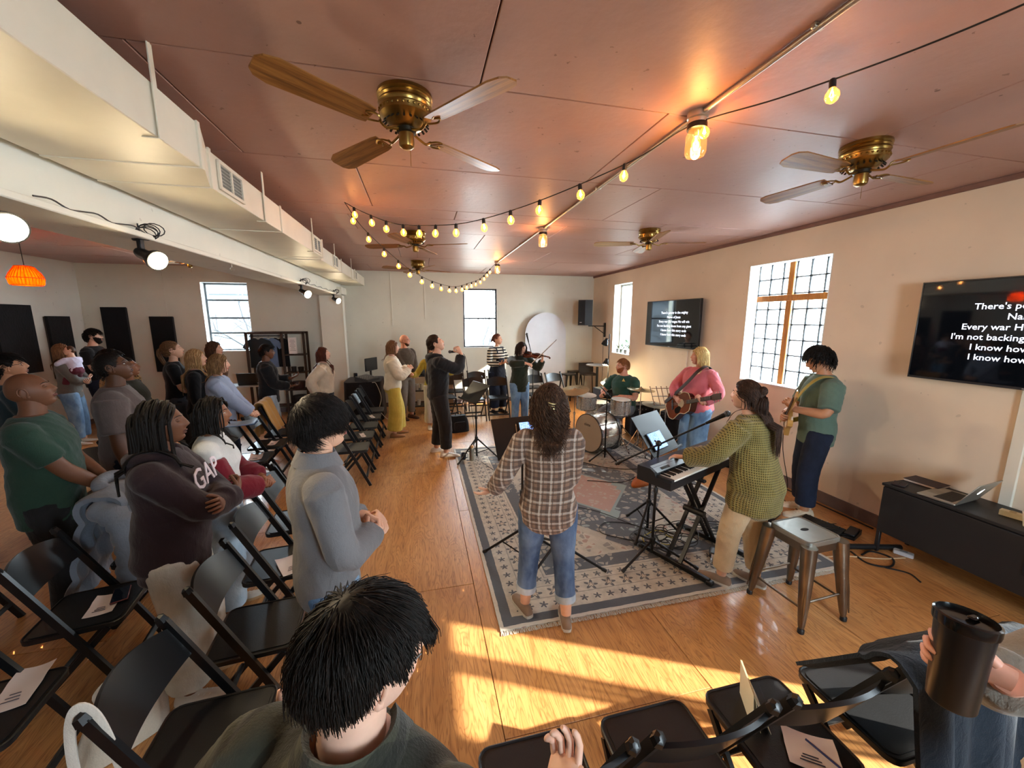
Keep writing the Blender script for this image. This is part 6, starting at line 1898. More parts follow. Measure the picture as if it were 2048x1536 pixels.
def make_hair(root, T, Rh, s, mat, style, torso, seed):
    """cap shell + individual locks following the skull and gravity; style dict"""
    g = np.random.default_rng(seed)
    st = dict(n=260, len=.10, lv=.25, r=.0045, cap=.010, flow='crown', grav=.35, lift=.004, curl=0., adj=(0, 0, 0, 0), k=9, wave=0., part=.0, taper=.25, rough=.012, cf=2.0)
    st.update(style)
    A = lambda P: T(np.asarray(P, float) * s)
    hl = hairline(HEAD_AZ, st['adj'])
    mb = MB()
    m = (HEAD_V[:, 2] > hl).astype(float)
    edge = np.clip((HEAD_V[:, 2] - hl) / .025, 0, 1)
    N = unit_rows(HEAD_V - V3(-.005, 0, -.01))
    bump = g.normal(size=len(HEAD_V)) * st['rough'] * .12
    top = np.clip(HEAD_V[:, 2] / .10, 0, 1) * st.get('top', 0)
    P = HEAD_V + N * (.0015 + (st['cap'] + bump + top) * np.sqrt(edge))[:, None]
    F = [f for f in HEAD_F if sum(m[i] > .5 for i in f) >= 2]
    mb.add(A(P), F)
    capV, capF = np.concatenate(mb.v), mb.f
    # strands
    idx = np.where(HEAD_V[:, 2] > hl + .004)[0]
    n = st['n']; K = st['k']
    wts = np.ones(len(idx)) * np.maximum(.15, np.sqrt(np.maximum(1e-4, 1 - (HEAD_V[idx, 2] / .118) ** 2)))
    wts = wts * (1 + .8 * np.exp(-np.sum((HEAD_V[idx] - V3(-.035, .012, .112)) ** 2, 1) / .035 ** 2))
    ch = g.choice(idx, n, p=wts / wts.sum())
    p = HEAD_V[ch] + g.normal(size=(n, 3)) * .006
    p = p + unit_rows(p) * (st['cap'] * .6)
    L = st['len'] * (1 + st['lv'] * g.uniform(-1, 1, n))
    if 'front_len' in st:
        w = np.clip((p[:, 0] - .03) / .05, 0, 1); L = L * (1 - w) + st['front_len'] * w * (1 + .2 * g.uniform(-1, 1, n))
    if 'back_len' in st:
        w = np.clip((-p[:, 0] - .02) / .05, 0, 1); L = L * (1 - w) + st['back_len'] * w * (1 + .2 * g.uniform(-1, 1, n))
    if 'side_len' in st:
        w = np.clip((.045 - p[:, 2]) / .05, 0, 1); L = L * (1 - w) + st['side_len'] * w
    gl = Rh.T @ V3(0, 0, -1)
    crown = V3(-.035, .012, .112)
    step = (L / (K - 1))[:, None]
    prev = np.zeros((n, 3)); path = [p.copy()]
    phase = g.uniform(0, 6.28, n)
    off = st['cap'] * .9 + st['lift'] * (1 + .8 * g.uniform(-1, 1, n))
    for i in range(K - 1):
        nrm = unit_rows(p - V3(-.005, 0, -.005))
        if st['flow'] == 'crown': fl = unit_rows(p - crown)
        elif st['flow'] == 'back': fl = np.tile(V3(-1, 0, .1), (n, 1)) + np.sign(p[:, 1:2]) * V3(0, .2, 0)
        elif st['flow'] == 'part': fl = np.stack([-.25 * np.ones(n), np.where(p[:, 1] > st['part'], 1., -1.), -.4 * np.ones(n)], 1)
        elif st['flow'] == 'fwd': fl = unit_rows(p - V3(-.07, .01, .10)) + V3(.35, 0, 0)
        elif st['flow'] == 'gather':
            fl = unit_rows(V3(*st['knot']) - p)
        else: fl = nrm.copy()
        local = np.sum((p / V3(.11, .09, .13)) ** 2, 1)
        on = (local < 1.35)[:, None]
        fl = np.where(on, fl - nrm * np.sum(fl * nrm, 1, keepdims=True), 0)
        gv = gl * (st['grav'] + (0 if st['flow'] == 'gather' else 1.2) * (1 - on))
        wv = st['wave'] * np.stack([np.sin(phase + i * 1.3), np.cos(phase * 1.7 + i * 1.3), np.sin(phase * .6 + i * 1.1)], 1)
        d = unit_rows(unit_rows(fl + 1e-6) * on + gv + prev * .55 + wv + g.normal(size=(n, 3)) * .07)
        if st['curl']:
            cv = np.stack([np.cos(phase + i * st['cf']), np.sin(phase + i * st['cf']), .3 * np.sin(phase * 2 + i * st['cf'])], 1)
            d = unit_rows(d + cv * st['curl'])
        if st.get('trim'):
            az = np.degrees(np.abs(np.arctan2(p[:, 1], p[:, 0])))
            d = np.where((p[:, 2] < hairline(az, st['adj']) + .002)[:, None] & (az > 40)[:, None], d * .05, d)
        p = p + d * step; prev = d
        q = p - V3(-.004, 0, -.002)
        sc = np.sqrt(np.sum((q / (V3(.099, .077, .117) + off[:, None])) ** 2, 1, keepdims=True))
        p = np.where(sc < 1, q / np.maximum(sc, .2) + V3(-.004, 0, -.002), p)
        # keep the face free
        if not st.get('fringe'):
            fc = (p[:, 0] > .055) & (p[:, 2] < .055) & (np.abs(p[:, 1]) < .062)
            p[fc, 1] = np.where(p[fc, 1] >= 0, .064, -.064)
        # shoulders and torso (person frame)
        W = A(p)
        sl, sr, rad, cx, tb, tw = torso
        ab = sr - sl; tt = np.clip(((W - sl) @ ab) / (ab @ ab), 0, 1)[:, None]
        nearest = sl + tt * ab; dv_ = W - nearest; dist = np.linalg.norm(dv_, axis=1, keepdims=True)
        W = np.where(dist < rad, nearest + dv_ / np.maximum(dist, 1e-6) * rad, W)
        low = W[:, 2] < sl[2] + .01
        ell = ((W[:, 0] - cx) / tb) ** 2 + (W[:, 1] / tw) ** 2
        ins = low & (ell < 1)
        sgn = np.where(W[:, 0] > cx + .03, 1., -1.)
        xx = cx + sgn * tb * np.sqrt(np.maximum(0, 1 - np.clip((W[:, 1] / tw) ** 2, 0, 1)))
        W[:, 0] = np.where(ins, xx, W[:, 0])
        p = Tinv_apply(T, W) / s
        path.append(p.copy())
    path = np.stack(path, 1)                              # n,K,3 head-local
    W = A(path.reshape(-1, 3)).reshape(n, K, 3)
    tg = np.gradient(W, axis=1); tg /= np.maximum(np.linalg.norm(tg, axis=2, keepdims=True), 1e-9)
    ref = g.normal(size=(n, 1, 3)); u = np.cross(tg, ref); u /= np.maximum(np.linalg.norm(u, axis=2, keepdims=True), 1e-9)
    w = np.cross(tg, u)
    rad = st['r'] * s * (1 - (1 - st['taper']) * np.linspace(0, 1, K) ** 2)[None, :, None] * (1 + .3 * g.uniform(-1, 1, (n, 1, 1)))
    ns = 4 if st['r'] > .0035 else 3
    rings = [W + rad * (math.cos(2 * PI * q / ns) * u + math.sin(2 * PI * q / ns) * w) for q in range(ns)]
    VV = np.stack(rings, 2).reshape(-1, 3)
    i0 = np.arange(n)[:, None, None] * K * ns + np.arange(K - 1)[None, :, None] * ns
    q = np.arange(ns)[None, None, :]; q2 = (np.arange(ns)[None, None, :] + 1) % ns
    Q = np.stack([i0 + q, i0 + q2, i0 + ns + q2, i0 + ns + q], 3).reshape(-1, 4)
    allV = np.concatenate([capV, VV]); quads = np.concatenate([np.array(capF), Q + len(capV)])
    extra = st.get('extra')
    if extra:
        e = MB(); extra(e, lambda P_: A(P_))
        ev = np.concatenate(e.v); eq = np.array([f if len(f) == 4 else tuple(f) + (f[-1],) * (4 - len(f)) for f in e.f if len(f) <= 4])
        quads = np.concatenate([quads, eq + len(allV)]); allV = np.concatenate([allV, ev])
    return link('hair', fast_mesh('hair', allV, quads, mat), root)

class Frame:
    """affine frame p -> o + R p, callable, invertible"""
    def __init__(s, o, Rm): s.o = np.asarray(o, float); s.R = np.asarray(Rm, float)
    def __call__(s, P): return np.asarray(P, float) @ s.R.T + s.o
def Tinv_apply(T, W): return (W - T.o) @ T.R

# ---- hand: origin at the wrist, x along the fingers, z = back of the hand (palm faces -z), y towards the thumb
def build_hand(mb, o, f, n, size, curl, side, spread=.10, thumb=.5, mi=0):
    f = unit(f); n = np.asarray(n, float); n = unit(n - f * (n @ f)); up = -n      # up = back of hand
    th = np.cross(up, f) * side                                                   # thumb side
    B = np.stack([f, th, up], 1)
    A = lambda P: o + (np.asarray(P, float) * size) @ B.T
    rg = []
    for (x, w, h, zc) in ((-.02, .026, .020, 0), (.0, .028, .019, 0), (.025, .036, .018, -.001), (.055, .042, .017, -.001), (.085, .042, .014, 0), (.096, .038, .010, 0)):
        t = np.linspace(0, 2 * PI, 12, endpoint=False)
        rg.append(A(np.stack([np.full(12, x), w * np.cos(t), h * np.sin(t) + zc], 1)))
    mb.loft(rg, True, mi)
    fl_ = (.076, .084, .078, .060); yy = (.031, .010, -.011, -.031)
    cu = curl if hasattr(curl, '__len__') else (curl,) * 4
    for k in range(4):
        c = cu[k]; L = fl_[k]
        ang = [R(6 + 62 * c), R(8 + 88 * c), R(5 + 55 * c)]; seg = [L * .45, L * .31, L * .24]
        sp = (1.5 - k) * spread
        p = V3(.088, yy[k], .001); a = 0.; P = [V3(.07, yy[k] * .95, 0), p.copy()]
        for i in range(3):
            a += ang[i]
            d = V3(math.cos(a) * math.cos(sp), math.sin(sp) * math.cos(a), -math.sin(a))
            P.append(p + d * seg[i] * .5); p = p + d * seg[i]; P.append(p.copy())
        r = [.0095, .0095, .0092, .0088, .0084, .0078, .0074, .0045]
        mb.tube(A(np.array(P)), np.array(r) * size, 8, True, mi)
    a = R(35 + 25 * (1 - thumb)); c = thumb
    P = [V3(.012, .022, -.004), V3(.035, .040, -.010)]
    d = V3(math.cos(a), math.sin(a) * (1 - .5 * c), -.25 - .5 * c); d = unit(d); P.append(P[-1] + d * .036)
    d = unit(d + V3(.25, -.45 * c, -.25 * c)); P.append(P[-1] + d * .016); P.append(P[-1] + d * .014)
    mb.tube(A(np.array(P)), np.array([.014, .013, .0105, .0098, .005]) * size, 8, True, mi)

TORSO_M = [(.470, .082, .062, .000), (.515, .096, .070, -.004), (.560, .092, .066, .000), (.610, .086, .062, .006), (.670, .094, .068, .006), (.730, .104, .074, .004), (.775, .106, .066, -.002), (.805, .092, .052, -.006), (.825, .064, .044, -.006), (.840, .042, .038, -.004)]
TORSO_F = [(.470, .086, .066, -.004), (.515, .100, .076, -.008), (.560, .090, .066, -.002), (.615, .074, .056, .004), (.670, .080, .062, .006), (.725, .088, .076, .010), (.770, .092, .064, .000), (.802, .084, .050, -.004), (.822, .056, .040, -.004), (.838, .036, .034, -.002)]

def person(label, xy, face, H, sex, skin, hairm, style, top, bottom, shoe, L=None, Ra=None, head=(0, 0, 0), lean=0., girth=1., feet=None, hip=None,
           closed=False, mouth=False, glasses=None, beard=None, voxel=.012, seed=0, cat='person', extra_top=None, knee=None, twist=0., headscale=1., collar=None, brow=None):
    root = thing('person', label, cat, (xy[0], xy[1], xy[2] if len(xy) > 2 else 0), face)
    TZ = TORSO_M if sex == 'm' else TORSO_F
    hz = .53 * H if hip is None else hip[1]; hxo = 0. if hip is None else hip[0]
    piv = V3(hxo, 0, hz)
    def spine(z):
        d = z - .53 * H
        w = np.clip((d + .02) / (.20 * H), 0, 1); w = w * w * (3 - 2 * w)
        a = R(lean) * w
        Rm = roty(a) @ rotz(R(twist) * w)
        c = piv + roty(a * .82) @ V3(0, 0, d)
        return c, Rm
    def torso_pt(x, y, z):
        c, Rm = spine(z); return c + Rm @ V3(x, y, 0)
    gm = girth
    shw = (.112 if sex == 'm' else .097) * H * (1 + .25 * (gm - 1))
    sh = {1: torso_pt(-.006 * H, shw, .792 * H), -1: torso_pt(-.006 * H, -shw, .792 * H)}
    body = MB()
    # torso core (skin) and neck
    rings = []
    for (z, a, b, xo) in TZ:
        c, Rm = spine(z * H); rings.append(ring(c + Rm @ V3(xo * H, 0, 0), a * H * gm * .95, b * H * gm * .95, Rm))
    body.loft(rings)
    s = H / 1.75 * (1.0 if sex == 'm' else .97) * headscale
    nb, Rn = spine(.828 * H)
    hy, hp, hr_ = [R(a) for a in head]
    Rh = rotz(hy) @ roty(-hp) @ rotx(hr_)
    hc = nb + Rn @ V3(.012, 0, .040) * s + Rn @ V3(.0, 0, .055) * s + Rh @ V3(.012, 0, .075) * s
    T = Frame(hc, Rh)
    nk = [nb + Rn @ V3(-.01, 0, -.05) * s, nb + Rn @ V3(-.004, 0, .01) * s, nb * .5 + (hc + Rh @ V3(-.015, 0, -.07) * s) * .5, hc + Rh @ V3(-.014, 0, -.055) * s, hc + Rh @ V3(-.012, 0, -.02) * s]
    kr = .060 if sex == 'm' else .050
    body.tube(smooth_path(nk, 4), np.interp(np.linspace(0, 1, 17), [0, .3, .6, 1], [kr * 1.25, kr, kr * .95, kr * 1.0]) * s * (1 + .3 * (gm - 1)), 18)
    build_head(body, T, s, closed, mouth, brow)
    # arms
    arms = {}
    ua, fa = .176 * H, .150 * H
    dflt = dict(w=(.05, .25, .47 * H), pole=(-1, .2, 0), f=None, n=None, curl=.25)
    for sd, spec in ((1, L), (-1, Ra)):
        sp = dict(dflt); sp.update(spec or {})
        if not spec: sp['w'] = (.05, sd * .25, .47 * H)
        if not spec: sp['pole'] = (-1, sd * .2, 0)
        w = V3(*sp['w'])
        el, wr = ik(sh[sd], w, ua, fa, sp['pole'])
        path, par = limb(sh[sd], el, wr)
        arms[sd] = (path, par, el, wr, sp)
        rr = np.interp(par, [0, .3, .8, 1., 1.25, 2.], [.034, .031, .026, .0255, .027, .0175]) * H * (.92 if sex == 'f' else 1.) * (1 + .5 * (gm - 1))
        body.tube(path, rr, 14)
        f = unit(V3(*sp['f'])) if sp['f'] is not None else unit(wr - el)
        nn = V3(*sp['n']) if sp['n'] is not None else V3(.2, -sd, -.1)
        build_hand(body, wr + f * .012, f, nn, H / 1.75 * (1.0 if sex == 'm' else .93) * headscale, sp['curl'], sd * (-1), sp.get('spread', .06), sp.get('thumb', .5))
    # legs
    feet = feet or [(.02, .10, 8), (.0, -.10, -8)]
    legs = {}
    for sd, ft in ((1, feet[0]), (-1, feet[1])):
        hj = piv + V3(0, sd * .053 * H, -.012 * H)
        az = ft[3] if len(ft) > 3 else .075
        ank = V3(ft[0], ft[1], az)
        ll = .247 * H if hip is not None else max(.5 * np.linalg.norm(ank - hj) * 1.004, .43 * .5 * H)
        kn, an = ik(hj, ank, ll, ll, knee[0 if sd > 0 else 1] if knee else (1, sd * .08, 0))
        path, par = limb(hj, kn, an)
        legs[sd] = (path, par, ft, an)
        rr = np.interp(par, [0, .5, 1., 1.3, 2.], [.056, .046, .033, .034, .021]) * H * (1 + .6 * (gm - 1))
        body.tube(path, rr, 14)
    bo = body.build('body', [skin, EYEW, EYED, MATS.get(skin.name + '_lip') or skin_mat(skin.name + '_lip', LIPS.get(skin.name, '#8a4a44')), brow or hairm], root, smooth=75)
    # ---- trousers
    if bottom:
        m = MB()
        lo = bottom.get('loose', .012)
        rg = []
        for (z, a, b, xo) in TZ[:4]:
            c, Rm = spine(z * H) if hip is None else (piv + V3(0, 0, (z - .53) * H), np.eye(3))
            rg.append(ring(c + Rm @ V3(xo * H, 0, 0), a * H * gm + lo, b * H * gm + lo, Rm))
        m.loft(rg)
        ln = bottom.get('len', 1.94)
        kr_, ar_ = bottom.get('knee', .044), bottom.get('ankle', .036)
        for sd in (1, -1):
            path, par, ft, an = legs[sd]
            sel = par <= ln
            P = path[sel]; rr = np.interp(par[sel], [0, .35, 1., 1.4, 2.], [.064, .058, kr_, (kr_ + ar_) / 2, ar_]) * H * (1 + .5 * (gm - 1)) + lo * .5
            m.tube(P, rr, 18)
        garment(m, bottom.get('name', 'trousers'), bottom['mat'], root, max(voxel, .010), 5, bottom.get('fold', .005), seed + 31, bottom.get('freq', .8))
        if bottom.get('cuff'):
            for sd in (1, -1):
                path, par, ft, an = legs[sd]
                i = np.where(par <= ln)[0][-1]
                d = unit(path[i] - path[i - 1])
                MB().tube([path[i] - d * .035, path[i] + d * .012], [ar_ * H * 1.22, ar_ * H * 1.18], 18).build('cuff', bottom['cuff'], root, smooth=60)
    # ---- shoes
    for sd in (1, -1):
        path, par, ft, an = legs[sd]
        yaw = R(ft[2]); sc = H / 1.75 * (1. if sex == 'm' else .93)
        z0 = an[2] - .075
        pit = R(ft[4]) if len(ft) > 4 else 0
        Rf = rotz(yaw) @ roty(pit)
        F_ = Frame(V3(an[0], an[1], z0 + .0), Rf)
        rg, rs = [], []
        for (x, w, h) in ((-.085, .020, .050), (-.075, .032, .075), (-.04, .038, .088), (.0, .040, .084), (.05, .042, .066), (.10, .047, .052), (.15, .043, .042), (.18, .030, .034), (.192, .014, .024)):
            t = np.linspace(0, 2 * PI, 16, endpoint=False)
            zz = np.where(np.sin(t) > 0, np.sin(t) * (h - .018), np.sin(t) * .012) + .018
            rg.append(F_(np.stack([np.full(16, x), w * np.cos(t), zz], 1) * sc))
        sm_ = MB().loft(rg)
        so_ = sm_.build('shoe', shoe[0], root, smooth=60)
        out = [(-.092, .012), (-.085, .028), (-.05, .040), (0, .040), (.05, .045), (.10, .050), (.15, .046), (.185, .030), (.198, .010)]
        poly = [(x * sc, y * sc) for x, y in out] + [(x * sc, -y * sc) for x, y in reversed(out)]
        sv = MB().prism(poly, 0, .018)
        sv.v = [F_(np.concatenate(sv.v))]
        sv.build('sole', shoe[1], so_, smooth=35)
        if len(shoe) > 2 and shoe[2]:
            for q in range(3):
                b_ = MB().box((.045 + .028 * q, 0, .062 - .007 * q), (.007, .05, .004), .001)
                b_.v = [F_(np.concatenate(b_.v) * sc)]
                b_.build('lace', shoe[2], so_)
    # ---- top
    if top:
        m = MB(); lo = top.get('loose', .018) * .55
        hem = top.get('hem', .49); hl_ = top.get('hemloose', .0)
        zs = [t_[0] for t_ in TZ]
        cols = [np.array([t_[i] for t_ in TZ]) for i in range(4)]
        zz = np.concatenate([np.linspace(hem, .80, 12), [.815, .828, .838]])
        rg = []
        for z in zz:
            a, b, xo = [np.interp(z, cols[0], cols[i]) for i in (1, 2, 3)]
            if z < .66:      # cloth hangs from the chest instead of following the waist
                wch = np.interp(.70, cols[0], cols[1]); bch = np.interp(.70, cols[0], cols[2])
                k = top.get('drape', .7); a = max(a, a * (1 - k) + wch * k); b = max(b, b * (1 - k) + bch * k)
            c, Rm = spine(z * H)
            if z < .53 and hip is not None: c, Rm = piv + V3(0, 0, (z - .53) * H), np.eye(3)
            l2 = lo + hl_ * np.clip((.66 - z) / .18, 0, 1)
            if z > .80: l2 = lo * np.interp(z, [.80, .838], [1, .45])
            rg.append(ring(c + Rm @ V3(xo * H, 0, 0), a * H * gm + l2, b * H * gm + l2 + top.get('belly', 0) * math.exp(-((z - .60) / .07) ** 2), Rm))
        m.loft(rg)
        sl = top.get('sleeve', 1.93)
        for sd in (1, -1):
            path, par, el, wr, sp = arms[sd]
            sel = par <= sl
            P = path[sel]; q = par[sel]
            end = top.get('cuff_r', .024)
            base = np.interp(q, [0, .3, 1., 1.3, 2.], [.037, .035, .030, .030, end]) * H * (.92 if sex == 'f' else 1.) * (1 + .5 * (gm - 1)) + lo * top.get('sl_loose', .55)
            m.tube(P, base, 16)
            m.ball(tuple(sh[sd] + V3(0, -sd * .008 * H, -.004 * H)), .041 * H * (1 + .4 * (gm - 1)) + lo * .3, 14, 10)
        if extra_top: extra_top(m, spine, T, H, s)
        garment(m, top.get('name', 'shirt'), top['mat'], root, voxel, top.get('smooth', 6), top.get('fold', .005), seed, top.get('freq', 1.))
        if top.get('rib'):
            for sd in (1, -1):
                path, par, el, wr, sp = arms[sd]
                i = np.where(par <= sl)[0][-1]; d = unit(path[i] - path[i - 1])
                MB().tube([path[i] - d * .03, path[i] + d * .018], [top.get('cuff_r', .024) * H * .98 + lo * .4] * 2, 16).build('cuff', top['rib'], root, smooth=60)
    if collar:
        c, Rm = spine(.832 * H)
        if collar[0] == 'crew':
            MB().tube(ring(c + Rm @ V3(-.002, 0, .004) * s, (kr + .012) * s, (kr + .010) * s, Rm, 24, 2.1), .009 * s, 6, closed=True).build('neckband', collar[1], root, smooth=60)
        elif collar[0] == 'hood':
            hb = MB()
            P = smooth_path([c + Rm @ V3(.075, .03, -.03) * s, c + Rm @ V3(.045, .085, .0) * s, c + Rm @ V3(-.05, .095, .01) * s, c + Rm @ V3(-.11, .04, -.015) * s, c + Rm @ V3(-.115, -.04, -.015) * s, c + Rm @ V3(-.05, -.095, .01) * s, c + Rm @ V3(.045, -.085, .0) * s, c + Rm @ V3(.075, -.03, -.03) * s], 5)
            hb.tube(P, np.interp(np.linspace(0, 1, len(P)), [0, .25, .5, .75, 1], [.016, .030, .045, .030, .016]) * s, 12)
            hb.ball(tuple(c + Rm @ V3(-.115, 0, -.055) * s), (.045 * s, .085 * s, .075 * s), 14, 10)
            garment(hb, 'hood', collar[1], root, .010, 4, .004, seed + 3)
        elif collar[0] == 'fold':
            t = np.linspace(R(collar[2] if len(collar) > 2 else 28), 2 * PI - R(collar[2] if len(collar) > 2 else 28), 26)
            r0, r1 = (kr + .010) * s, (kr + .040) * s
            G = []
            for a_ in t:
                fz = .012 * math.cos(a_)
                G.append([c + Rm @ V3(r0 * math.cos(a_), r0 * math.sin(a_), (.034 - fz) * s), c + Rm @ V3((r0 + .006) * math.cos(a_), (r0 + .006) * math.sin(a_), (.046 - fz) * s), c + Rm @ V3(r1 * .86 * math.cos(a_), r1 * .86 * math.sin(a_), (.024 - fz) * s), c + Rm @ V3(r1 * 1.05 * math.cos(a_), r1 * 1.1 * math.sin(a_), (-.014 - fz) * s)])
            MB().grid(np.array(G), thick=.003).build('collar', collar[1], root, smooth=60)
    # ---- hair, beard, glasses
    lo_ = top.get('loose', .018) * .55 + .014 if top else .01
    tb = (.074 if sex == 'm' else .075) * H * gm + lo_; tw = (.108 if sex == 'm' else .096) * H * gm + lo_
    ccx = spine(.70 * H)[0][0]
    if style:
        make_hair(root, T, Rh, s, hairm, style, (sh[1], sh[-1], .045 * H + lo_, ccx, tb, tw), seed + 77)
    if beard:
        def bm_(V, az):
            return ((V[:, 2] < beard.get('z', -.038) + .03 * np.clip((az - 25) / 50, 0, 1)) & (az < 88) & ~((np.abs(V[:, 1]) < .026) & (V[:, 2] > -.070) & (V[:, 2] < -.048))).astype(float)
        P, F = shell_faces(bm_, lambda V, az, m: np.where(m > .5, beard.get('t', .006) + nr.normal(size=len(V)) * .0012, -.002))
        b = MB().add(T(P * s), F); b.build('beard', beard['mat'], root, smooth=75)
    if glasses:
        gmb = MB()
        for sg in (-1, 1):
            ex = face_x(sg * .032, .006) + .014
            pts = [(ex - .006 * abs(math.cos(t)) * (sg * math.cos(t) > 0), sg * .033 + .023 * math.cos(t), .004 + .018 * math.sin(t)) for t in np.linspace(0, 2 * PI, 18, endpoint=False)]
            gmb.tube(T(np.array(pts) * s), .0016 * s, 5, closed=True)
            gmb.tube(T(np.array([(ex - .008, sg * .055, .010), (.03, sg * .077, .012), (-.02, sg * .081, .010), (-.035, sg * .080, -.004)]) * s), .0018 * s, 5)
        ex = face_x(0, .012)
        gmb.tube(T(np.array([(face_x(.012, .008) + .012, .011, .010), (ex + .012, 0, .013), (face_x(.012, .008) + .012, -.011, .010)]) * s), .0016 * s, 5)
        go = gmb.build('glasses', glasses, root, smooth=60)
        for sg in (-1, 1):
            ln_ = MB()
            ex = face_x(sg * .032, .006) + .0135
            ln_.add(T(np.array([(ex - .001, sg * .033 + .022 * math.cos(t), .004 + .017 * math.sin(t)) for t in np.linspace(0, 2 * PI, 16, endpoint=False)]) * s), [tuple(range(16))])
            ln_.build('lens', GLASS, go, smooth=0)
    return dict(root=root, arms=arms, sh=sh, T=T, s=s, spine=spine, H=H, legs=legs)

LIPS = {}
def SK(name, c, lip):
    LIPS['skin_' + name] = lip
    return skin_mat('skin_' + name, c)
S_FAIR = SK('fair', '#d9a98e', '#b8685e'); S_PALE = SK('pale', '#e0b59e', '#b96a62'); S_TAN = SK('tan', '#c08a68', '#9a5a4c')
S_BROWN = SK('brown', '#6d452f', '#5c2f28'); S_DARK = SK('dark', '#56341f', '#4a2620'); S_MID = SK('mid', '#8a5a3e', '#6f3b32'); S_ROSE = SK('rose', '#cf947c', '#a85a52')
H_BLACK = hair_mat('hair_black', '#15110f'); H_DBROWN = hair_mat('hair_dark_brown', '#2a1c14'); H_BROWN = hair_mat('hair_brown', '#4a3020', '#5d3f2b')
H_LBROWN = hair_mat('hair_light_brown', '#6b4a30', '#8a6644'); H_BLONDE = hair_mat('hair_blonde', '#a8845a', '#cdb07e'); H_PBLONDE = hair_mat('hair_pale_blonde', '#c4a468', '#e2cd9a')
H_AUBURN = hair_mat('hair_auburn', '#4a2419', '#5e2f20'); H_GREY = hair_mat('hair_greybrown', '#5a4a44', '#7a6a62'); H_GINGER = hair_mat('hair_ginger', '#8a5530', '#a8703f')
# ------------------------------------------------------------ patterned cloth
def cloth_pattern(name, fn, rough=.9, bump=.3):
    t = NT(name)
    v = t.coord('Object'); x, y, z = t.sep(v)
    col = fn(t, v, x, y, z)
    t.set(color=col, rough=rough, sheen=.15, spec=.2)
    t.bump(t.math('ADD', t.noise(v, 200, 2, .6), t.noise(t.coord('Object', (1, 1, .5)), 24, 3, .5, 1.)), bump, .008)
    MATS[name] = t.m
    return t.m
def tri(t, q, f, ph=0.):
    return t.math('ABSOLUTE', t.math('SUBTRACT', t.math('FRACT', t.math('ADD', t.math('MULTIPLY', q, f), ph)), .5))
def plaid(c_base, c_dark, c_light, f):
    def fn(t, v, x, y, z):
        h = t.math('ADD', y, t.math('MULTIPLY', x, .35))
        a = t.math('LESS_THAN', tri(t, h, f), .13); b = t.math('LESS_THAN', tri(t, z, f), .13)
        l1 = t.math('LESS_THAN', tri(t, h, f, .5), .045); l2 = t.math('LESS_THAN', tri(t, z, f, .5), .045)
        w1 = t.math('LESS_THAN', tri(t, h, f, .27), .09); w2 = t.math('LESS_THAN', tri(t, z, f, .27), .09)
        c = t.mix(t.math('MULTIPLY', a, .62), c_base, c_dark); c = t.mix(t.math('MULTIPLY', b, .62), c, c_dark)
        c = t.mix(t.math('MULTIPLY', w1, .5), c, c_light); c = t.mix(t.math('MULTIPLY', w2, .42), c, c_light)
        c = t.mix(t.math('MULTIPLY', l1, .7), c, c_dark); c = t.mix(t.math('MULTIPLY', l2, .7), c, c_dark)
        return t.mix(t.math('MULTIPLY', t.noise(v, 90, 2), .15), c, c_light)
    return fn
PLAID = cloth_pattern('plaid_brown', plaid('#80604c', '#33231f', '#d4ccc2', 15.5))
FLANNEL = cloth_pattern('plaid_green_black', plaid('#33352b', '#0a0c0e', '#5c5e50', 5.0))
def stripes(t, v, x, y, z):
    return t.mix(t.math('LESS_THAN', tri(t, z, 17), .24), '#d8d4c4', '#14161c')
STRIPE = cloth_pattern('knit_striped', stripes)
def leopard(t, v, x, y, z):
    d = t.voro(v, 26); r = t.math('MULTIPLY', t.math('GREATER_THAN', d, .26), t.math('LESS_THAN', d, .44))
    r = t.math('MULTIPLY', r, t.math('GREATER_THAN', t.noise(v, 45, 1), .43))
    return t.mix(r, t.mix(t.math('LESS_THAN', d, .26), '#a98450', '#7d5a30'), '#1d140d')
LEO = cloth_pattern('leopard_print', leopard)
def waffle():
    t = NT('waffle_knit_olive')
    x, y, z = t.sep(t.coord('Object'))
    h = t.math('ADD', y, t.math('MULTIPLY', x, .8))
    a = tri(t, h, 62); b = tri(t, z, 62)
    hole = t.math('MULTIPLY', t.math('LESS_THAN', a, .27), t.math('LESS_THAN', b, .27))
    nz = t.noise(t.coord('Object'), 7, 3)
    t.set(color=t.mix(hole, t.ramp(nz, [(.3, '#7a7040'), (.7, '#968a52')]), '#4a4424'), rough=.95, sheen=.2, spec=.15)
    t.bump(t.math('ADD', a, b), .7, .01)
    return t.m
WAFFLE = waffle()
def denim(name, c, light):
    t = NT(name); v = t.coord('Object'); x, y, z = t.sep(v)
    wear = t.noise(t.coord('Object', (1, 1, .5)), 7, 3, .6)
    tw = t.noise(t.coord('Object', (260, 260, 60), rot=(0, .6, 0)), 1, 1)
    col = t.ramp(wear, [(.35, c), (.68, light)])
    col = t.mix(t.math('MULTIPLY', tw, .25), col, light)
    t.set(color=col, rough=.85, spec=.25); t.bump(t.math('ADD', t.math('MULTIPLY', tw, .3), t.noise(v, 26, 3, .5, 1.)), .4, .01)
    MATS[name] = t.m
    return t.m
D_BLUE = denim('denim_blue', '#2f4669', '#7088a8'); D_LIGHT = denim('denim_light', '#7f95ab', '#b9c6d0'); D_DARK = denim('denim_dark', '#161b29', '#222b40'); D_WHITE = denim('denim_white', '#b2afa4', '#d8d6cc'); D_MID = denim('denim_mid', '#4a6a92', '#7fa0bf')
FAB = lambda n, c, **k: fabric('cloth_' + n, c, **k)
SHOE_W = (M('shoe_white', '#d8cfc2', .6), M('sole_gum', '#b99368', .7), M('lace_white', '#e8e4dc', .8))
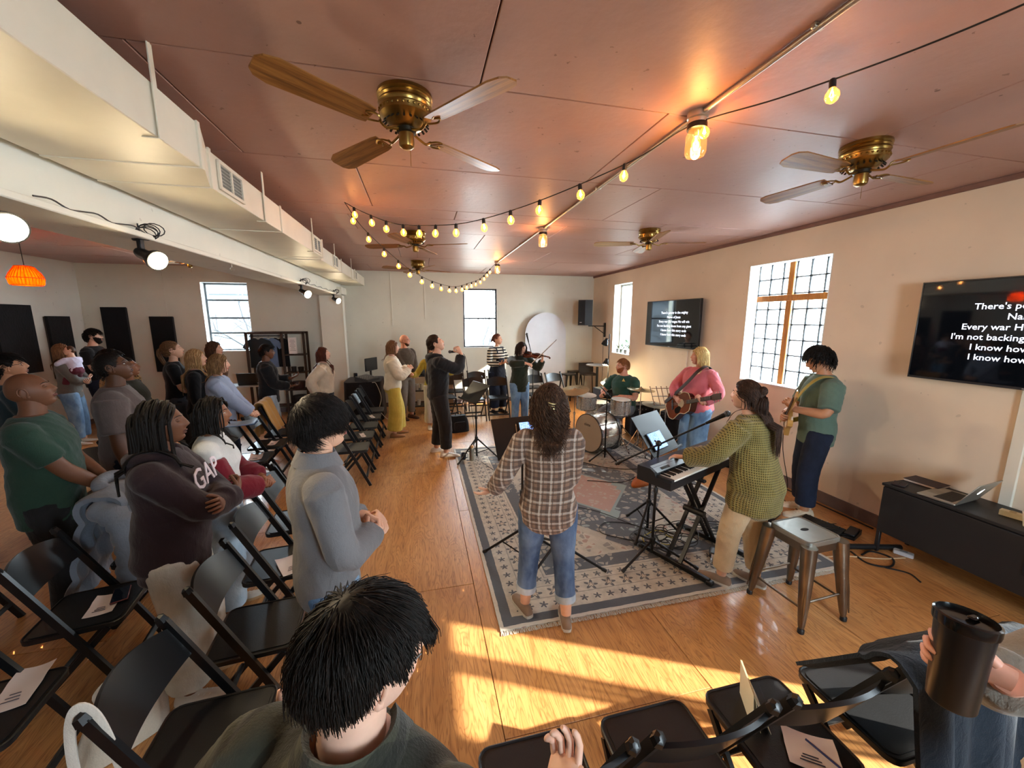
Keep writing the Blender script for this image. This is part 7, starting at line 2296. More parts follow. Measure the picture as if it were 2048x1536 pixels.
SHOE_T = (M('shoe_taupe', '#8a7462', .8, bump=.2), M('sole_white', '#c9c2b6', .7), None)
SHOE_B = (M('shoe_black', '#17171a', .6), M('sole_black', '#0f0f10', .7), None)
SHOE_BR = (M('shoe_brown', '#5a3a2c', .6), M('sole_dk', '#2a1c16', .7), M('lace_dark', '#2a1e18', .8))
def clasp(H, x=.24, z=.60, dy=0.):
    return (dict(w=(x, .055 + dy, z * H), pole=(-.6, .8, -.4), f=(.45, -.85, .0), n=(-.6, -.3, -.7), curl=.55, thumb=.6),
            dict(w=(x + .015, -.06 + dy, z * H - .012), pole=(-.6, -.8, -.4), f=(.45, .85, .05), n=(-.75, .3, -.5), curl=.40, thumb=.6))
SHORT = lambda **k: dict(dict(trim=True, n=520, len=.055, r=.0032, cap=.010, flow='fwd', grav=.05, lift=.004, k=6), **k)
LONG = lambda l, **k: dict(dict(n=420, len=l, lv=.12, r=.0050, cap=.012, flow='part', grav=.5, lift=.006, k=14, taper=.4, wave=.10), **k)
CROP = lambda **k: dict(dict(n=10, len=.01, r=.002, cap=.004, flow='crown', k=3, rough=.006), **k)

# ---- foreground man in green plaid flannel, seen from behind
H_ = 1.66
LW, RW = (.14, .27, 1.13), (.15, -.30, 1.13)
person('dark-haired man in a green plaid flannel with glasses, palms held open', (-.13, .555), 60, H_, 'm', S_PALE, hair_mat('hair_fg', '#17110e', '#241a15'),
       dict(n=9000, len=.075, lv=.3, r=.0011, cap=.006, flow='crown', grav=.05, lift=.003, k=9, taper=.5, wave=.16, adj=(.0, .008, .026, .030), top=.008, rough=.005, front_len=.05, side_len=.010, trim=True),
       dict(mat=FLANNEL, loose=.028, hem=.46, sleeve=1.93, name='flannel_shirt', fold=.006, freq=.7), dict(mat=D_DARK), SHOE_B,
       dict(w=LW, pole=(-.4, .6, -.7), f=(.6, .35, .6), n=(-.3, -.5, .75), curl=.25, spread=.12), dict(w=RW, pole=(-.5, -.6, -.7), f=(.75, -.1, .45), n=(-.35, .45, .8), curl=(.3, .35, .45, .5), spread=.1),
       head=(-34, -6, 4), headscale=.93, glasses=M('glasses_tortoise', '#3a2412', .3), voxel=.008, seed=1, collar=('fold', FLANNEL, 40))

# ---- grey fleece young man
H_ = 1.73
a, b = clasp(H_, .20, .625)
person('dark-haired young man in a grey quarter-zip fleece with hands clasped', (-.46, 1.77), 20, H_, 'm', S_FAIR, hair_mat('hair_fleece', '#17110f', '#2c2320'),
       dict(n=5200, len=.12, lv=.25, r=.0012, cap=.011, flow='fwd', grav=.22, lift=.006, k=10, wave=.15, fringe=True, front_len=.085, back_len=.12, side_len=.05, adj=(0, 0, -.005, -.012), top=.008),
       dict(mat=FAB('fleece_grey', '#6f6e70', bump=.5), loose=.030, hem=.47, name='fleece_pullover', fold=.007, freq=.7, sl_loose=.8, cuff_r=.027), dict(mat=D_MID), SHOE_W, a, b,
       head=(2, 2, 0), voxel=.009, seed=2, collar=('fold', FAB('fleece_grey', '#6f6e70'), 25))

# ---- woman in the maroon hoodie, arms folded
H_ = 1.66
HOOD = FAB('hoodie_maroon', '#2c1f24')
gp = person('woman with long twists in a dark maroon lettered hoodie, arms folded', (-1.30, 2.22), 12, H_, 'f', S_BROWN, H_BLACK,
       dict(n=130, len=.34, lv=.15, r=.0075, cap=.014, flow='part', grav=.5, lift=.010, k=14, taper=.8, part=.01, adj=(0, 0, -.01, 0)),
       dict(mat=HOOD, loose=.040, hem=.45, name='hoodie', fold=.007, freq=.7, sl_loose=.9, belly=.02, cuff_r=.03), dict(mat=D_WHITE, knee=.055, ankle=.056, loose=.016), SHOE_W,
       dict(w=(.24, -.08, .665 * H_), pole=(.2, .8, -.6), f=(.1, -.95, .25), n=(-.9, 0, -.2), curl=.3), dict(w=(.27, .10, .645 * H_), pole=(.2, -.8, -.6), f=(.0, .9, .35), n=(-.9, -.2, 0), curl=.45),
       head=(6, 6, 0), closed=True, mouth=True, girth=1.05, voxel=.009, seed=3, collar=('hood', HOOD))
txt = text_mesh('letter_print', 'GAP', .155, M('letter_white', '#d8ccd2', .8), gp['root'], (.172, .03, 1.185), (80, 0, 84), extrude=.002, bold=True)
txt['kind'] = 'stuff'
MB().tube([(.243 + .012 * math.cos(t) * .2, .085 + .006 * math.sin(t), 1.07 + .034 * math.sin(t)) for t in np.linspace(0, 2 * PI, 14, endpoint=False)], .004, 5, closed=True).build('bracelet', M('bracelet_beads', '#d8b0a0', .4), gp['root'])

# ---- braided woman in the white and red varsity top
H_ = 1.56
a, b = clasp(H_, .25, .60)
CREAMK = FAB('vest_white', '#d5d8d6'); RED = FAB('sleeve_red', '#6d1626')
bw = person('woman with loose black braids in a white top with dark red sleeves', (-1.36, 2.82), 14, H_, 'f', S_MID, H_BLACK,
       dict(n=150, len=.30, lv=.2, r=.0065, cap=.014, flow='part', grav=.5, lift=.012, k=14, taper=.8, wave=.15, fringe=True, front_len=.24),
       dict(mat=CREAMK, loose=.026, hem=.50, sleeve=.35, name='top', fold=.006), dict(mat=D_LIGHT, knee=.055, ankle=.055), SHOE_W, a, b, head=(4, 2, 0), mouth=True, voxel=.010, seed=4)
for sd in (1, -1):
    path, par, el, wr, sp = bw['arms'][sd]
    sel = (par >= .25) & (par <= 1.93)
    m = MB().tube(path[sel], np.interp(par[sel], [0, 1, 1.5, 2], [.046, .048, .052, .040]) * H_, 16)
    garment(m, 'red_sleeve', RED, bw['root'], .010, 4, .006, 9)

# ---- bald man in the green tee
H_ = 1.73
a, b = clasp(H_, .26, .535)
person('bald man in a dark green crew-neck tee with hands clasped low', (-2.42, 3.02), 22, H_, 'm', S_BROWN, H_BLACK, None,
       dict(mat=FAB('tee_green', '#263f34'), loose=.026, hem=.43, sleeve=.82, name='tee_shirt', fold=.006, sl_loose=1.2, belly=.015), dict(mat=FAB('chino_black', '#1c1c1e')), SHOE_B, a, b,
       head=(4, 16, 0), closed=True, girth=1.14, voxel=.010, seed=5, collar=('crew', FAB('tee_green', '#263f34')))

# ---- man with glasses in the washed brown tee
person('tall man with glasses in a washed grey-brown tee, looking up and singing', (-2.48, 3.82), 24, 1.79, 'm', S_DARK, H_BLACK, CROP(cap=.010, n=500, len=.014, r=.002, adj=(0, 0, 0, .01)),
       dict(mat=FAB('tee_taupe', '#5c5250'), loose=.038, hem=.44, sleeve=.98, name='tee_shirt', fold=.007, sl_loose=1.8), dict(mat=D_DARK), SHOE_B,
       dict(w=(.06, .27, .80), pole=(-1, .3, 0)), dict(w=(.04, -.28, .80), pole=(-1, -.3, 0)), head=(2, 18, 0), mouth=True, glasses=M('glasses_red', '#4a1f22', .3), girth=1.10, voxel=.011, seed=6, collar=('crew', FAB('tee_rib', '#57504d')))
# ---- man at the edge
person('man with short black hair and glasses in a dark teal jacket, looking up', (-3.66, 4.42), 42, 1.75, 'm', S_TAN, H_BLACK, SHORT(len=.06, adj=(-.02, 0, 0, 0), fringe=True),
       dict(mat=FAB('jacket_teal', '#22363e'), loose=.03, hem=.46, name='jacket'), dict(mat=D_DARK), SHOE_B, *clasp(1.75, .25, .58), head=(-10, 12, 0), glasses=BLACKM, mouth=True, seed=7)
# ---- mother with baby
mm = person('woman with brown hair in a grey top carrying a baby on her hip', (-5.56, 7.62), 20, 1.68, 'f', S_FAIR, H_LBROWN, LONG(.26, part=.02),
       dict(mat=FAB('top_grey', '#5d5a56'), loose=.03, hem=.47, name='sweater', sl_loose=.9), dict(mat=D_MID, knee=.05, ankle=.05), SHOE_W,
       dict(w=(.20, .02, 1.02), pole=(.1, .9, -.5), f=(.2, -.9, .2), n=(-.4, 0, .9), curl=.35), dict(w=(.16, .10, 1.06), pole=(.1, -.9, -.5), f=(.4, .8, .2), n=(-.6, 0, .7), curl=.35), head=(10, 22, 8), seed=8)
SB_ = FAB('baby_white', '#c9c6dc'); MAR = FAB('baby_maroon', '#5a1f30')
person('baby in a white top and maroon trousers held against a woman\'s shoulder', (-5.40, 7.56, .85), 165, .72, 'm', S_FAIR, hair_mat('hair_baby', '#4a3020'), CROP(cap=.006, adj=(.02, .02, 0, 0)),
       dict(mat=SB_, loose=.02, hem=.52, name='top', sl_loose=1.), dict(mat=MAR, loose=.018, len=1.6, knee=.06, ankle=.05), (FAB('sock_cream', '#b9a08c'), FAB('sock_cream', '#b9a08c'), None),
       dict(w=(.12, .09, .50), pole=(0, 1, -.3), curl=.5), dict(w=(.13, -.06, .52), pole=(0, -1, -.3), curl=.5), head=(50, 8, 10), feet=[(.10, .09, 20, .10), (.09, -.09, -20, .10)], headscale=1.55, closed=True, voxel=.009, seed=9, girth=1.25, lean=8)
# ---- bearded man
person('bearded man with dark wavy hair in a black tee by the tall acoustic panel', (-5.70, 8.42), 12, 1.88, 'm', S_FAIR, H_BLACK, SHORT(len=.08, wave=.3, top=.012, n=500),
       dict(mat=FAB('tee_black', '#121317'), loose=.03, hem=.45, sleeve=.85, name='tee_shirt', sl_loose=1.3), dict(mat=D_DARK), SHOE_B, *clasp(1.86, .24, .62), head=(10, 2, 0), beard=dict(mat=hair_mat('beard_black', '#17110e'), t=.010, z=-.030), seed=10, girth=1.08)
# ---- curly woman in leopard print, hand raised to the face
person('woman with cloud-like dark curls in a leopard print blouse, hand at her face', (-3.72, 5.72), 22, 1.66, 'f', S_MID, H_BLACK,
       dict(n=700, len=.13, lv=.3, r=.0045, cap=.03, flow='out', grav=.1, lift=.02, k=10, curl=.75, adj=(0, 0, -.02, -.01)),
       dict(mat=LEO, loose=.04, hem=.47, name='blouse', sl_loose=1.3), dict(mat=D_DARK), SHOE_B,
       dict(w=(.24, .12, 1.10), pole=(0, 1, -.6), curl=.4), dict(w=(.21, -.12, 1.36), pole=(.2, -.8, -.8), f=(-.1, .4, .9), n=(-1, 0, .2), curl=.4), head=(5, 14, 0), seed=11)
# ---- woman with red glasses in the olive jacket
person('woman with hair pulled back, red glasses and a dark olive button jacket', (-3.22, 5.16), 12, 1.64, 'f', S_MID, H_BLACK, dict(n=260, len=.10, r=.003, cap=.008, flow='back', grav=0, k=7, lift=.002),
       dict(mat=FAB('jacket_olive', '#2c2b20'), loose=.035, hem=.47, name='jacket'), dict(mat=D_DARK), SHOE_B, *clasp(1.64, .25, .60), head=(4, 14, 0), glasses=M('glasses_crimson', '#7a1f28', .3), seed=12, girth=1.05)
# ---- ponytail woman
def pony(e, A):
    for k in range(26):
        a_ = nr.uniform(0, 6.28); r_ = .014 * math.sqrt(nr.uniform()); dx, dy = r_ * math.cos(a_), r_ * math.sin(a_)
        e.tube(A(smooth_path([(-.085 + dx * .5, dy, .055), (-.135 + dx, dy * 1.5, .05), (-.155 + dx * 2, dy * 2.2, -.02), (-.145 + dx * 2, dy * 2.4, -.12), (-.135 + dx, dy * 2, -.19)], 3)), .004, 4, caps=False)
person('light brown ponytail woman in a black v-neck tee by the shorter panel', (-3.28, 6.12), 26, 1.77, 'f', S_FAIR, H_LBROWN, dict(n=420, len=.11, r=.0028, cap=.010, flow='back', grav=0, k=7, lift=.003, extra=pony),
       dict(mat=FAB('tee_black', '#121317'), loose=.022, hem=.48, sleeve=.75, name='tee_shirt', sl_loose=1.0), dict(mat=FAB('skirt_grey', '#3f454d')), SHOE_B, *clasp(1.77, .24, .62), head=(0, 12, 0), closed=True, seed=13)
# ---- person with sunglasses on the head
sgp = person('brown-haired person with sunglasses pushed up on the head behind the blonde woman', (-3.10, 6.78), 15, 1.725, 'f', S_FAIR, H_BROWN, LONG(.2, n=260), dict(mat=FAB('knit_brown', '#6b4a38'), loose=.03, name='sweater'), dict(mat=D_DARK), SHOE_B, head=(0, 5, 0), seed=14)
sm2 = MB()
for sg in (-1, 1):
    sm2.ball((.055, sg * .032, .112), (.008, .026, .018), 12, 8, rot=(0, -50, 0))
sm2.tube([(.055, -.06, .11), (.065, 0, .118), (.055, .06, .11)], .003, 5)
sm2.v = [sgp['T'](np.concatenate(sm2.v) * sgp['s'])]
sm2.build('sunglasses', M('sunglass_dark', '#1c2230', .08, .3), sgp['root'])
# ---- long blonde woman
person('long-haired blonde woman in a black button cardigan with hoop earrings', (-2.84, 5.74), 18, 1.68, 'f', S_FAIR, H_BLONDE, LONG(.42, n=620, back_len=.44, wave=.16), dict(mat=FAB('cardigan_black', '#14151a'), loose=.03, hem=.47, name='cardigan', sl_loose=.8), dict(mat=D_DARK), SHOE_B,
       dict(w=(.12, .26, .82), pole=(-1, .3, 0)), dict(w=(.10, -.26, .82), pole=(-1, -.3, 0)), head=(0, 8, 0), seed=15, voxel=.011)
# ---- blue sweater woman
person('blonde woman in a pale blue sweatshirt holding a booklet', (-2.36, 5.20), 10, 1.655, 'f', S_FAIR, hair_mat('hair_dark_blonde', '#7d5f3f', '#a8855a'), LONG(.22, n=420, part=.015), dict(mat=FAB('sweat_blue', '#98a8c4'), loose=.034, hem=.48, name='sweatshirt', fold=.008, sl_loose=1.2, freq=.8), dict(mat=D_DARK), SHOE_B,
       *clasp(1.655, .30, .545), head=(4, 0, 0), closed=True, seed=16, voxel=.011)
# ---- black jacket person with hands held out
person('person with short dark hair in a black jacket, hands held out palms up', (-2.40, 6.80), 18, 1.66, 'm', S_BROWN, H_BLACK, SHORT(len=.05, n=500, adj=(-.01, 0, 0, .0), top=.01),
       dict(mat=FAB('jacket_black', '#17181c'), loose=.045, hem=.44, name='jacket', sl_loose=1.2, fold=.007), dict(mat=D_LIGHT, knee=.052, ankle=.05), SHOE_B,
       dict(w=(.33, .10, 1.08), pole=(-.5, .5, -.9), f=(.85, .1, .4), n=(-.3, 0, .9), curl=.35), dict(w=(.30, -.12, .98), pole=(-.5, -.5, -.9), f=(.9, .1, .1), n=(-.1, 0, 1), curl=.3), head=(0, 0, 0), closed=True, seed=17)
# ---- cream blouse woman
person('woman with very long auburn hair in a cream blouse beside the column', (-1.56, 6.80), 8, 1.61, 'f', S_PALE, H_AUBURN, LONG(.46, n=520, part=.0), dict(mat=FAB('blouse_cream', '#cfc0aa', rough=.6), loose=.04, hem=.53, name='blouse', sl_loose=1.6, fold=.008), dict(mat=FAB('trouser_black', '#16161a')), SHOE_B,
       dict(w=(-.10, .16, .86), pole=(-1, .6, 0)), dict(w=(-.12, -.16, .86), pole=(-1, -.6, 0)), head=(0, 16, 0), mouth=True, seed=18)
# ---- yellow trousers woman with a cup
pw = person('woman in a cream sweater and wide yellow trousers holding a cup', (-.50, 6.92), 6, 1.70, 'f', S_FAIR, H_LBROWN, LONG(.26, n=480, part=.0, wave=.05), dict(mat=FAB('sweater_cream', '#d8cfb8'), loose=.05, hem=.50, name='sweater', sl_loose=1.6, fold=.008), dict(mat=FAB('linen_yellow', '#c9b04e', bump=.5), knee=.066, ankle=.072, loose=.02, len=1.97), (M('shoe_camel', '#a8764a', .6), M('sole_tan', '#8a6a48', .7), None),
       dict(w=(.27, .07, 1.20), pole=(-.4, .7, -.8), f=(.6, -.6, .3), n=(.1, -.9, -.1), curl=.55), dict(w=(.26, -.08, 1.20), pole=(-.4, -.7, -.8), f=(.6, .6, .3), n=(.1, .9, -.1), curl=.55), head=(-4, 2, 0), closed=True, seed=19, feet=[(.06, .11, 10), (-.02, -.10, -5)])
# ---- bald man in the brown sweater
a, b = clasp(1.75, .25, .53)
person('bald man with glasses and goatee in a brown sweater, hands folded', (-.34, 8.12), -48, 1.75, 'm', S_ROSE, H_BROWN, None, dict(mat=FAB('sweater_brown', '#4a3f34'), loose=.03, hem=.50, name='sweater', sl_loose=.9, fold=.006), dict(mat=FAB('chino_grey', '#77706a')), SHOE_BR, a, b, head=(36, 4, 0), glasses=M('glasses_brown', '#3a2a20', .3), beard=dict(mat=H_BROWN, t=.005, z=-.072), girth=1.08, seed=20, collar=('crew', FAB('sweater_brown', '#4a3f34')))
# ---- singer
SW = FAB('hoodie_charcoal', '#222225')
sg_ = person('singer in a charcoal hoodie raising a microphone to his mouth', (.22, 5.74), 4, 1.83, 'm', S_FAIR, H_DBROWN, SHORT(len=.06, n=700, flow='back', r=.0026, top=.010, adj=(0, 0, 0, .02)), dict(mat=SW, loose=.045, hem=.49, name='hoodie', sl_loose=1.0, fold=.008), dict(mat=FAB('joggers_charcoal', '#2b2b2e'), loose=.02, knee=.05, ankle=.040, fold=.008), SHOE_W,
       dict(w=(.02, .30, .90), pole=(-1, .3, 0)), dict(w=(.345, -.07, 1.545), pole=(.7, -.35, -1), f=(-.45, .25, .85), n=(-.6, .7, .2), curl=.72, thumb=.8), head=(-4, 27, 0), mouth=True, seed=21, feet=[(-.04, .13, 12), (.08, -.13, -10)], collar=('hood', SW))
# ---- person behind the singer
person('person in a mustard top and pale trousers half hidden behind the singer, arms open', (.20, 7.25), -80, 1.60, 'f', S_FAIR, H_BROWN, LONG(.2, n=200), dict(mat=FAB('top_mustard', '#a89a3a'), loose=.03, name='sweater'), dict(mat=FAB('trouser_pale', '#c9c8c2'), knee=.055, ankle=.055), SHOE_W,
       dict(w=(.20, .42, 1.10), pole=(-.5, .3, -1), f=(.4, .5, .7), n=(-.2, -.2, .9), curl=.3), dict(w=(.20, -.42, 1.08), pole=(-.5, -.3, -1), f=(.4, -.5, .7), n=(-.2, .2, .9), curl=.3), seed=22)
# ---- striped sweater woman
st_ = person('woman in a striped turtleneck under a navy pinafore by the window', (1.60, 8.22), -62, 1.75, 'f', S_FAIR, hair_mat('hair_rust', '#6a4238', '#8a5a4c'), dict(n=300, len=.12, r=.0032, cap=.010, flow='back', grav=.25, k=8, lift=.004), dict(mat=STRIPE, loose=.022, hem=.60, name='turtleneck', sl_loose=.7), dict(mat=D_DARK, knee=.06, ankle=.06), SHOE_B,
       dict(w=(.28, .10, 1.14), pole=(-.4, .7, -.8), f=(.8, -.3, .3), n=(-.2, -.3, .9), curl=.35), dict(w=(.28, -.12, 1.12), pole=(-.4, -.7, -.8), f=(.8, .3, .3), n=(-.2, .3, .9), curl=.35), head=(30, 8, 0), mouth=True, seed=23, collar=('crew', STRIPE))
m = MB(); NAVY = FAB('pinafore_navy', '#171c28')
rg = []
for z, a_, b_, xo in ((.62, .17, .135, 0), (.80, .185, .155, .01), (.95, .165, .15, .02), (1.08, .15, .14, .02), (1.22, .13, .132, .018), (1.30, .11, .120, .018)):
    rg.append(ring(V3(xo, 0, z), a_, b_, np.eye(3)))
m.loft(rg)
garment(m, 'pinafore', NAVY, st_['root'], .012, 4, .005, 3)
for sg in (-1, 1): MB().tube(smooth_path([(.125, sg * .075, 1.28), (.105, sg * .085, 1.40), (.02, sg * .095, 1.455), (-.09, sg * .08, 1.40), (-.12, sg * .07, 1.25)], 5), .016, 6, flat=.3).build('pinafore_strap', NAVY, st_['root'])

# ---- plaid shirt woman, seen from behind
def plaid_hem(m, spine, T, H, s):
    c, Rm = spine(.46 * H)
    m.ball(tuple(c + V3(-.035, 0, .0)), (.095, .165, .09), 18, 12)
def hair_plaid_extra(e, A):
    pass
pl_ = person('woman with long wavy brown hair in a brown plaid shirt seen from behind', (.77, 2.24), 76, 1.63, 'f', S_FAIR, hair_mat('hair_plaid', '#3f2b20', '#6a4c38'),
       dict(n=2800, len=.33, lv=.3, r=.0024, cap=.014, flow='crown', grav=.40, lift=.016, k=28, taper=.4, curl=.80, cf=.85, wave=.2, back_len=.36),
       dict(mat=PLAID, loose=.036, hem=.455, name='plaid_shirt', sl_loose=.9, fold=.006, hemloose=.012, freq=.8, cuff_r=.026), dict(mat=D_BLUE, len=1.84, knee=.042, ankle=.036, loose=.010, cuff=D_LIGHT), SHOE_T,
       dict(w=(.14, .36, .88), pole=(-.8, .25, -.3), f=(.25, .75, -.45), n=(.5, .2, .8), curl=.12, spread=.14), dict(w=(.24, -.10, 1.02), pole=(-1, -.15, -.6), curl=.4), head=(8, 2, 0), seed=24, extra_top=plaid_hem, voxel=.009, feet=[(.06, .145, 28), (-.05, -.13, 0)])
clip = MB()
for k in range(5): clip.tube(smooth_path([(-.135, -.03 + .004 * k, -.03 + .017 * k), (-.150, -.005 + .004 * k, -.024 + .017 * k), (-.135, .02 + .004 * k, -.018 + .017 * k)], 4), .0042, 6)
clip.tube([(-.140, -.032, -.03), (-.140, -.012, .045)], .003, 5)
clip.v = [pl_['T'](np.concatenate(clip.v) * pl_['s'])]
clip.build('hair_clip', M('clip_gold', '#e8d9a0', .25, .6), pl_['root'])

# ---- pianist in the knit cardigan
def knit_extra(m, spine, T, H, s):
    c, Rm = spine(.47 * H)
    m.ball(tuple(c + V3(-.06, 0, -.05)), (.10, .17, .13), 18, 12)
def bun(e, A):
    for k in range(60):
        th = nr.uniform(0, 6.28); ph = nr.uniform(-1.2, 1.2)
        P = [(-.115 + .030 * math.cos(ph + .5 * q) * math.cos(th + q), .0 + .034 * math.cos(ph + .5 * q) * math.sin(th + q), .055 + .034 * math.sin(ph + .5 * q)) for q in np.linspace(0, 1.8, 7)]
        e.tube(A(np.array(P)), .0052, 4, caps=False)
key_ = person('woman with half-up brown hair in an olive waffle-knit cardigan playing the piano', (2.36, 2.20), 112, 1.62, 'f', S_FAIR, hair_mat('hair_key', '#33231b', '#5a4234'),
       dict(n=1500, len=.44, lv=.15, r=.0024, cap=.011, flow='back', grav=.60, lift=.006, k=18, taper=.4, wave=.08, extra=bun, back_len=.44),
       dict(mat=WAFFLE, loose=.060, hem=.405, name='knit_cardigan', sl_loose=1.0, fold=.006, hemloose=.025, cuff_r=.028, freq=.6), dict(mat=FAB('trouser_cream', '#cbb592'), knee=.046, ankle=.038, len=1.86), SHOE_T,
       dict(w=(.42, .23, .965), pole=(-.6, .6, -.5), f=(.85, .15, -.12), n=(0, 0, -1), curl=.35, spread=.12), dict(w=(.40, -.10, .975), pole=(-.6, -.6, -.5), f=(.9, .0, -.12), n=(0, 0, -1), curl=.35, spread=.12), head=(4, 2, 0), lean=12, mouth=True, seed=25, extra_top=knit_extra, voxel=.009, feet=[(.12, .11, 10), (-.04, -.10, -4)])
# ---- drummer
drm = person('red-bearded drummer in a dark green tee with glasses, seated', (3.34, 5.82), 205, 1.76, 'm', S_ROSE, H_GINGER, SHORT(len=.04, n=500, adj=(.01, 0, 0, .02)), dict(mat=FAB('tee_forest', '#23463c'), loose=.026, hem=.50, sleeve=.8, name='tee_shirt', sl_loose=1.2), dict(mat=FAB('jean_grey', '#6f7884')), SHOE_B,
       dict(w=(.34, .14, .80), pole=(-.5, .8, -.5), f=(.8, .05, -.3), n=(0, -.6, -.7), curl=.75), dict(w=(.30, -.20, .82), pole=(-.5, -.8, -.5), f=(.8, .1, -.3), n=(0, .5, -.8), curl=.75), head=(-32, 0, 0), glasses=BLACKM, beard=dict(mat=hair_mat('beard_red', '#8a4a28'), t=.008, z=-.036), seed=26, hip=(0, .57), feet=[(.42, .20, 10), (.40, -.22, -10)], lean=6, girth=1.08, mouth=True)
tri_ = MB().prism([(-.03, 0), (.03, 0), (0, .05)], -.001, .001, rot=frame_to((1, 0, 0), (0, 1, 0)))
tri_.box((0, 0, -.012), (.002, .07, .010))
tri_.build('chest_print', M('print_gold', '#b9a860', .7), drm['root'], (.152, .075, 1.02), (0, 8, 8))
# ---- acoustic guitarist in pink
pk = person('blonde woman in a pink sweater playing an acoustic guitar', (3.56, 4.33), 190, 1.70, 'f', S_ROSE, H_PBLONDE, LONG(.24, n=620, part=-.02, lv=.06, wave=.06, fringe=True, front_len=.20), dict(mat=FAB('sweater_pink', '#cf6f78'), loose=.032, hem=.49, name='sweater', sl_loose=.9, fold=.006, belly=.03), dict(mat=D_MID, knee=.056, ankle=.056, loose=.016), SHOE_W,
       dict(w=(.26, .30, 1.02), pole=(-.3, .9, -.6), f=(.35, -.2, .75), n=(.3, -.9, .1), curl=.7, thumb=.8), dict(w=(.21, -.17, 1.00), pole=(-.2, -1, -.3), f=(.3, .85, -.25), n=(-.9, .2, -.2), curl=.45), head=(-30, 4, 0), girth=1.16, seed=27)
# ---- electric guitarist
el_ = person('dark curly-haired man in a sage green tee playing an electric guitar', (3.94, 3.02), 150, 1.79, 'm', S_TAN, H_BLACK, dict(n=800, len=.075, lv=.3, r=.0036, cap=.016, flow='fwd', grav=.05, lift=.012, k=9, curl=.5, top=.014, adj=(-.01, 0, 0, .02), fringe=True),
       dict(mat=FAB('tee_sage', '#5d7468'), loose=.034, hem=.44, sleeve=.92, name='tee_shirt', sl_loose=1.7, fold=.006), dict(mat=D_DARK, knee=.05, ankle=.046), (M('shoe_cream', '#c9b9a2', .7), M('sole_cream', '#d8cdbb', .7), M('lace_cream', '#e0d8c8', .8)),
       dict(w=(.27, .17, 1.16), pole=(-.4, .9, -.6), f=(.5, -.3, .6), n=(.2, -.9, .0), curl=.65, thumb=.8), dict(w=(.26, -.10, 1.06), pole=(-.4, -.9, -.5), f=(.5, .75, -.2), n=(-.9, .3, -.1), curl=.5), head=(-6, -24, 0), seed=28, feet=[(.05, .10, 8), (.0, -.11, -6)], collar=('crew', FAB('tee_sage', '#5d7468')))
# ---- violinist
vi = person('violinist in a dark green cardigan, black top and blue jeans', (1.80, 7.02), -80, 1.64, 'f', S_FAIR, H_DBROWN, LONG(.26, n=500, wave=.25, curl=.15, part=.015), dict(mat=FAB('cardigan_forest', '#252c22'), loose=.04, hem=.42, name='cardigan', sl_loose=1.1, fold=.007), dict(mat=D_MID, loose=.012), SHOE_B,
       dict(w=(.30, .33, 1.30), pole=(.1, .6, -1), f=(-.1, .2, .8), n=(-.3, -.9, .1), curl=.65, thumb=.7), dict(w=(.34, -.02, 1.26), pole=(-.1, -1, -.1), f=(.5, .75, -.3), n=(-.5, .1, -.8), curl=.55), head=(24, -12, -10), closed=True, seed=29)
# ---- person beside the camera with the tumbler: only arm and shoulder reach into view
SHERP = FAB('sherpa_beige', '#b5a38a', bump=.9)
tu = person('person in a grey-beige pullover and sherpa vest holding a black tumbler', (1.50, .27), 170, 1.66, 'f', S_ROSE, H_BROWN, LONG(.25, n=200), dict(mat=FAB('pullover_greige', '#8a8378'), loose=.035, hem=.47, name='pullover', sl_loose=1.0), dict(mat=D_DARK), SHOE_B,
       None, dict(w=(.43, -.06, 1.36), pole=(-.1, -.7, -1), f=(.64, -.75, .15), n=(.75, .64, 0), curl=.55, thumb=.6), seed=30, voxel=.010)
m = MB(); rg = []
for z, a_, b_ in ((.80, .22, .18), (1.0, .22, .18), (1.2, .215, .175), (1.34, .20, .15), (1.38, .14, .11)): rg.append(ring(V3(0, 0, z), a_, b_, np.eye(3)))
m.loft(rg); garment(m, 'sherpa_vest', SHERP, tu['root'], .012, 4, .008, 4, 2.)
# ------------------------------------------------------------ things people hold
def wf(P_, p):
    """person frame -> world"""
    r = P_['root']; a = r.rotation_euler[2]
    c, s_ = math.cos(a), math.sin(a)
    return (r.location[0] + c * p[0] - s_ * p[1], r.location[1] + s_ * p[0] + c * p[1], r.location[2] + p[2])
def wd(P_, d):
    a = P_['root'].rotation_euler[2]; c, s_ = math.cos(a), math.sin(a)
    return np.array((c * d[0] - s_ * d[1], s_ * d[0] + c * d[1], d[2]))
def oriented(name, label, cat, P_, origin, ax_x, ax_z):
    """a thing whose local x / z axes follow the given person-frame directions"""
    x = unit(wd(P_, ax_x)); z = wd(P_, ax_z); z = unit(z - x * (z @ x)); y = np.cross(z, x)
    r = thing(name, label, cat, (0, 0, 0))
    Mx = Matrix.Identity(4)
    o = wf(P_, origin)
    for i in range(3):
        Mx[i][0], Mx[i][1], Mx[i][2], Mx[i][3] = x[i], y[i], z[i], o[i]
    r.matrix_world = Mx
    return r
def grip(P_, sd, t=.075):
    path, par, el, wr, sp = P_['arms'][sd]
    f = unit(V3(*sp['f'])); n = V3(*sp['n']); n = unit(n - f * (n @ f))
    return wr + f * t + n * .030
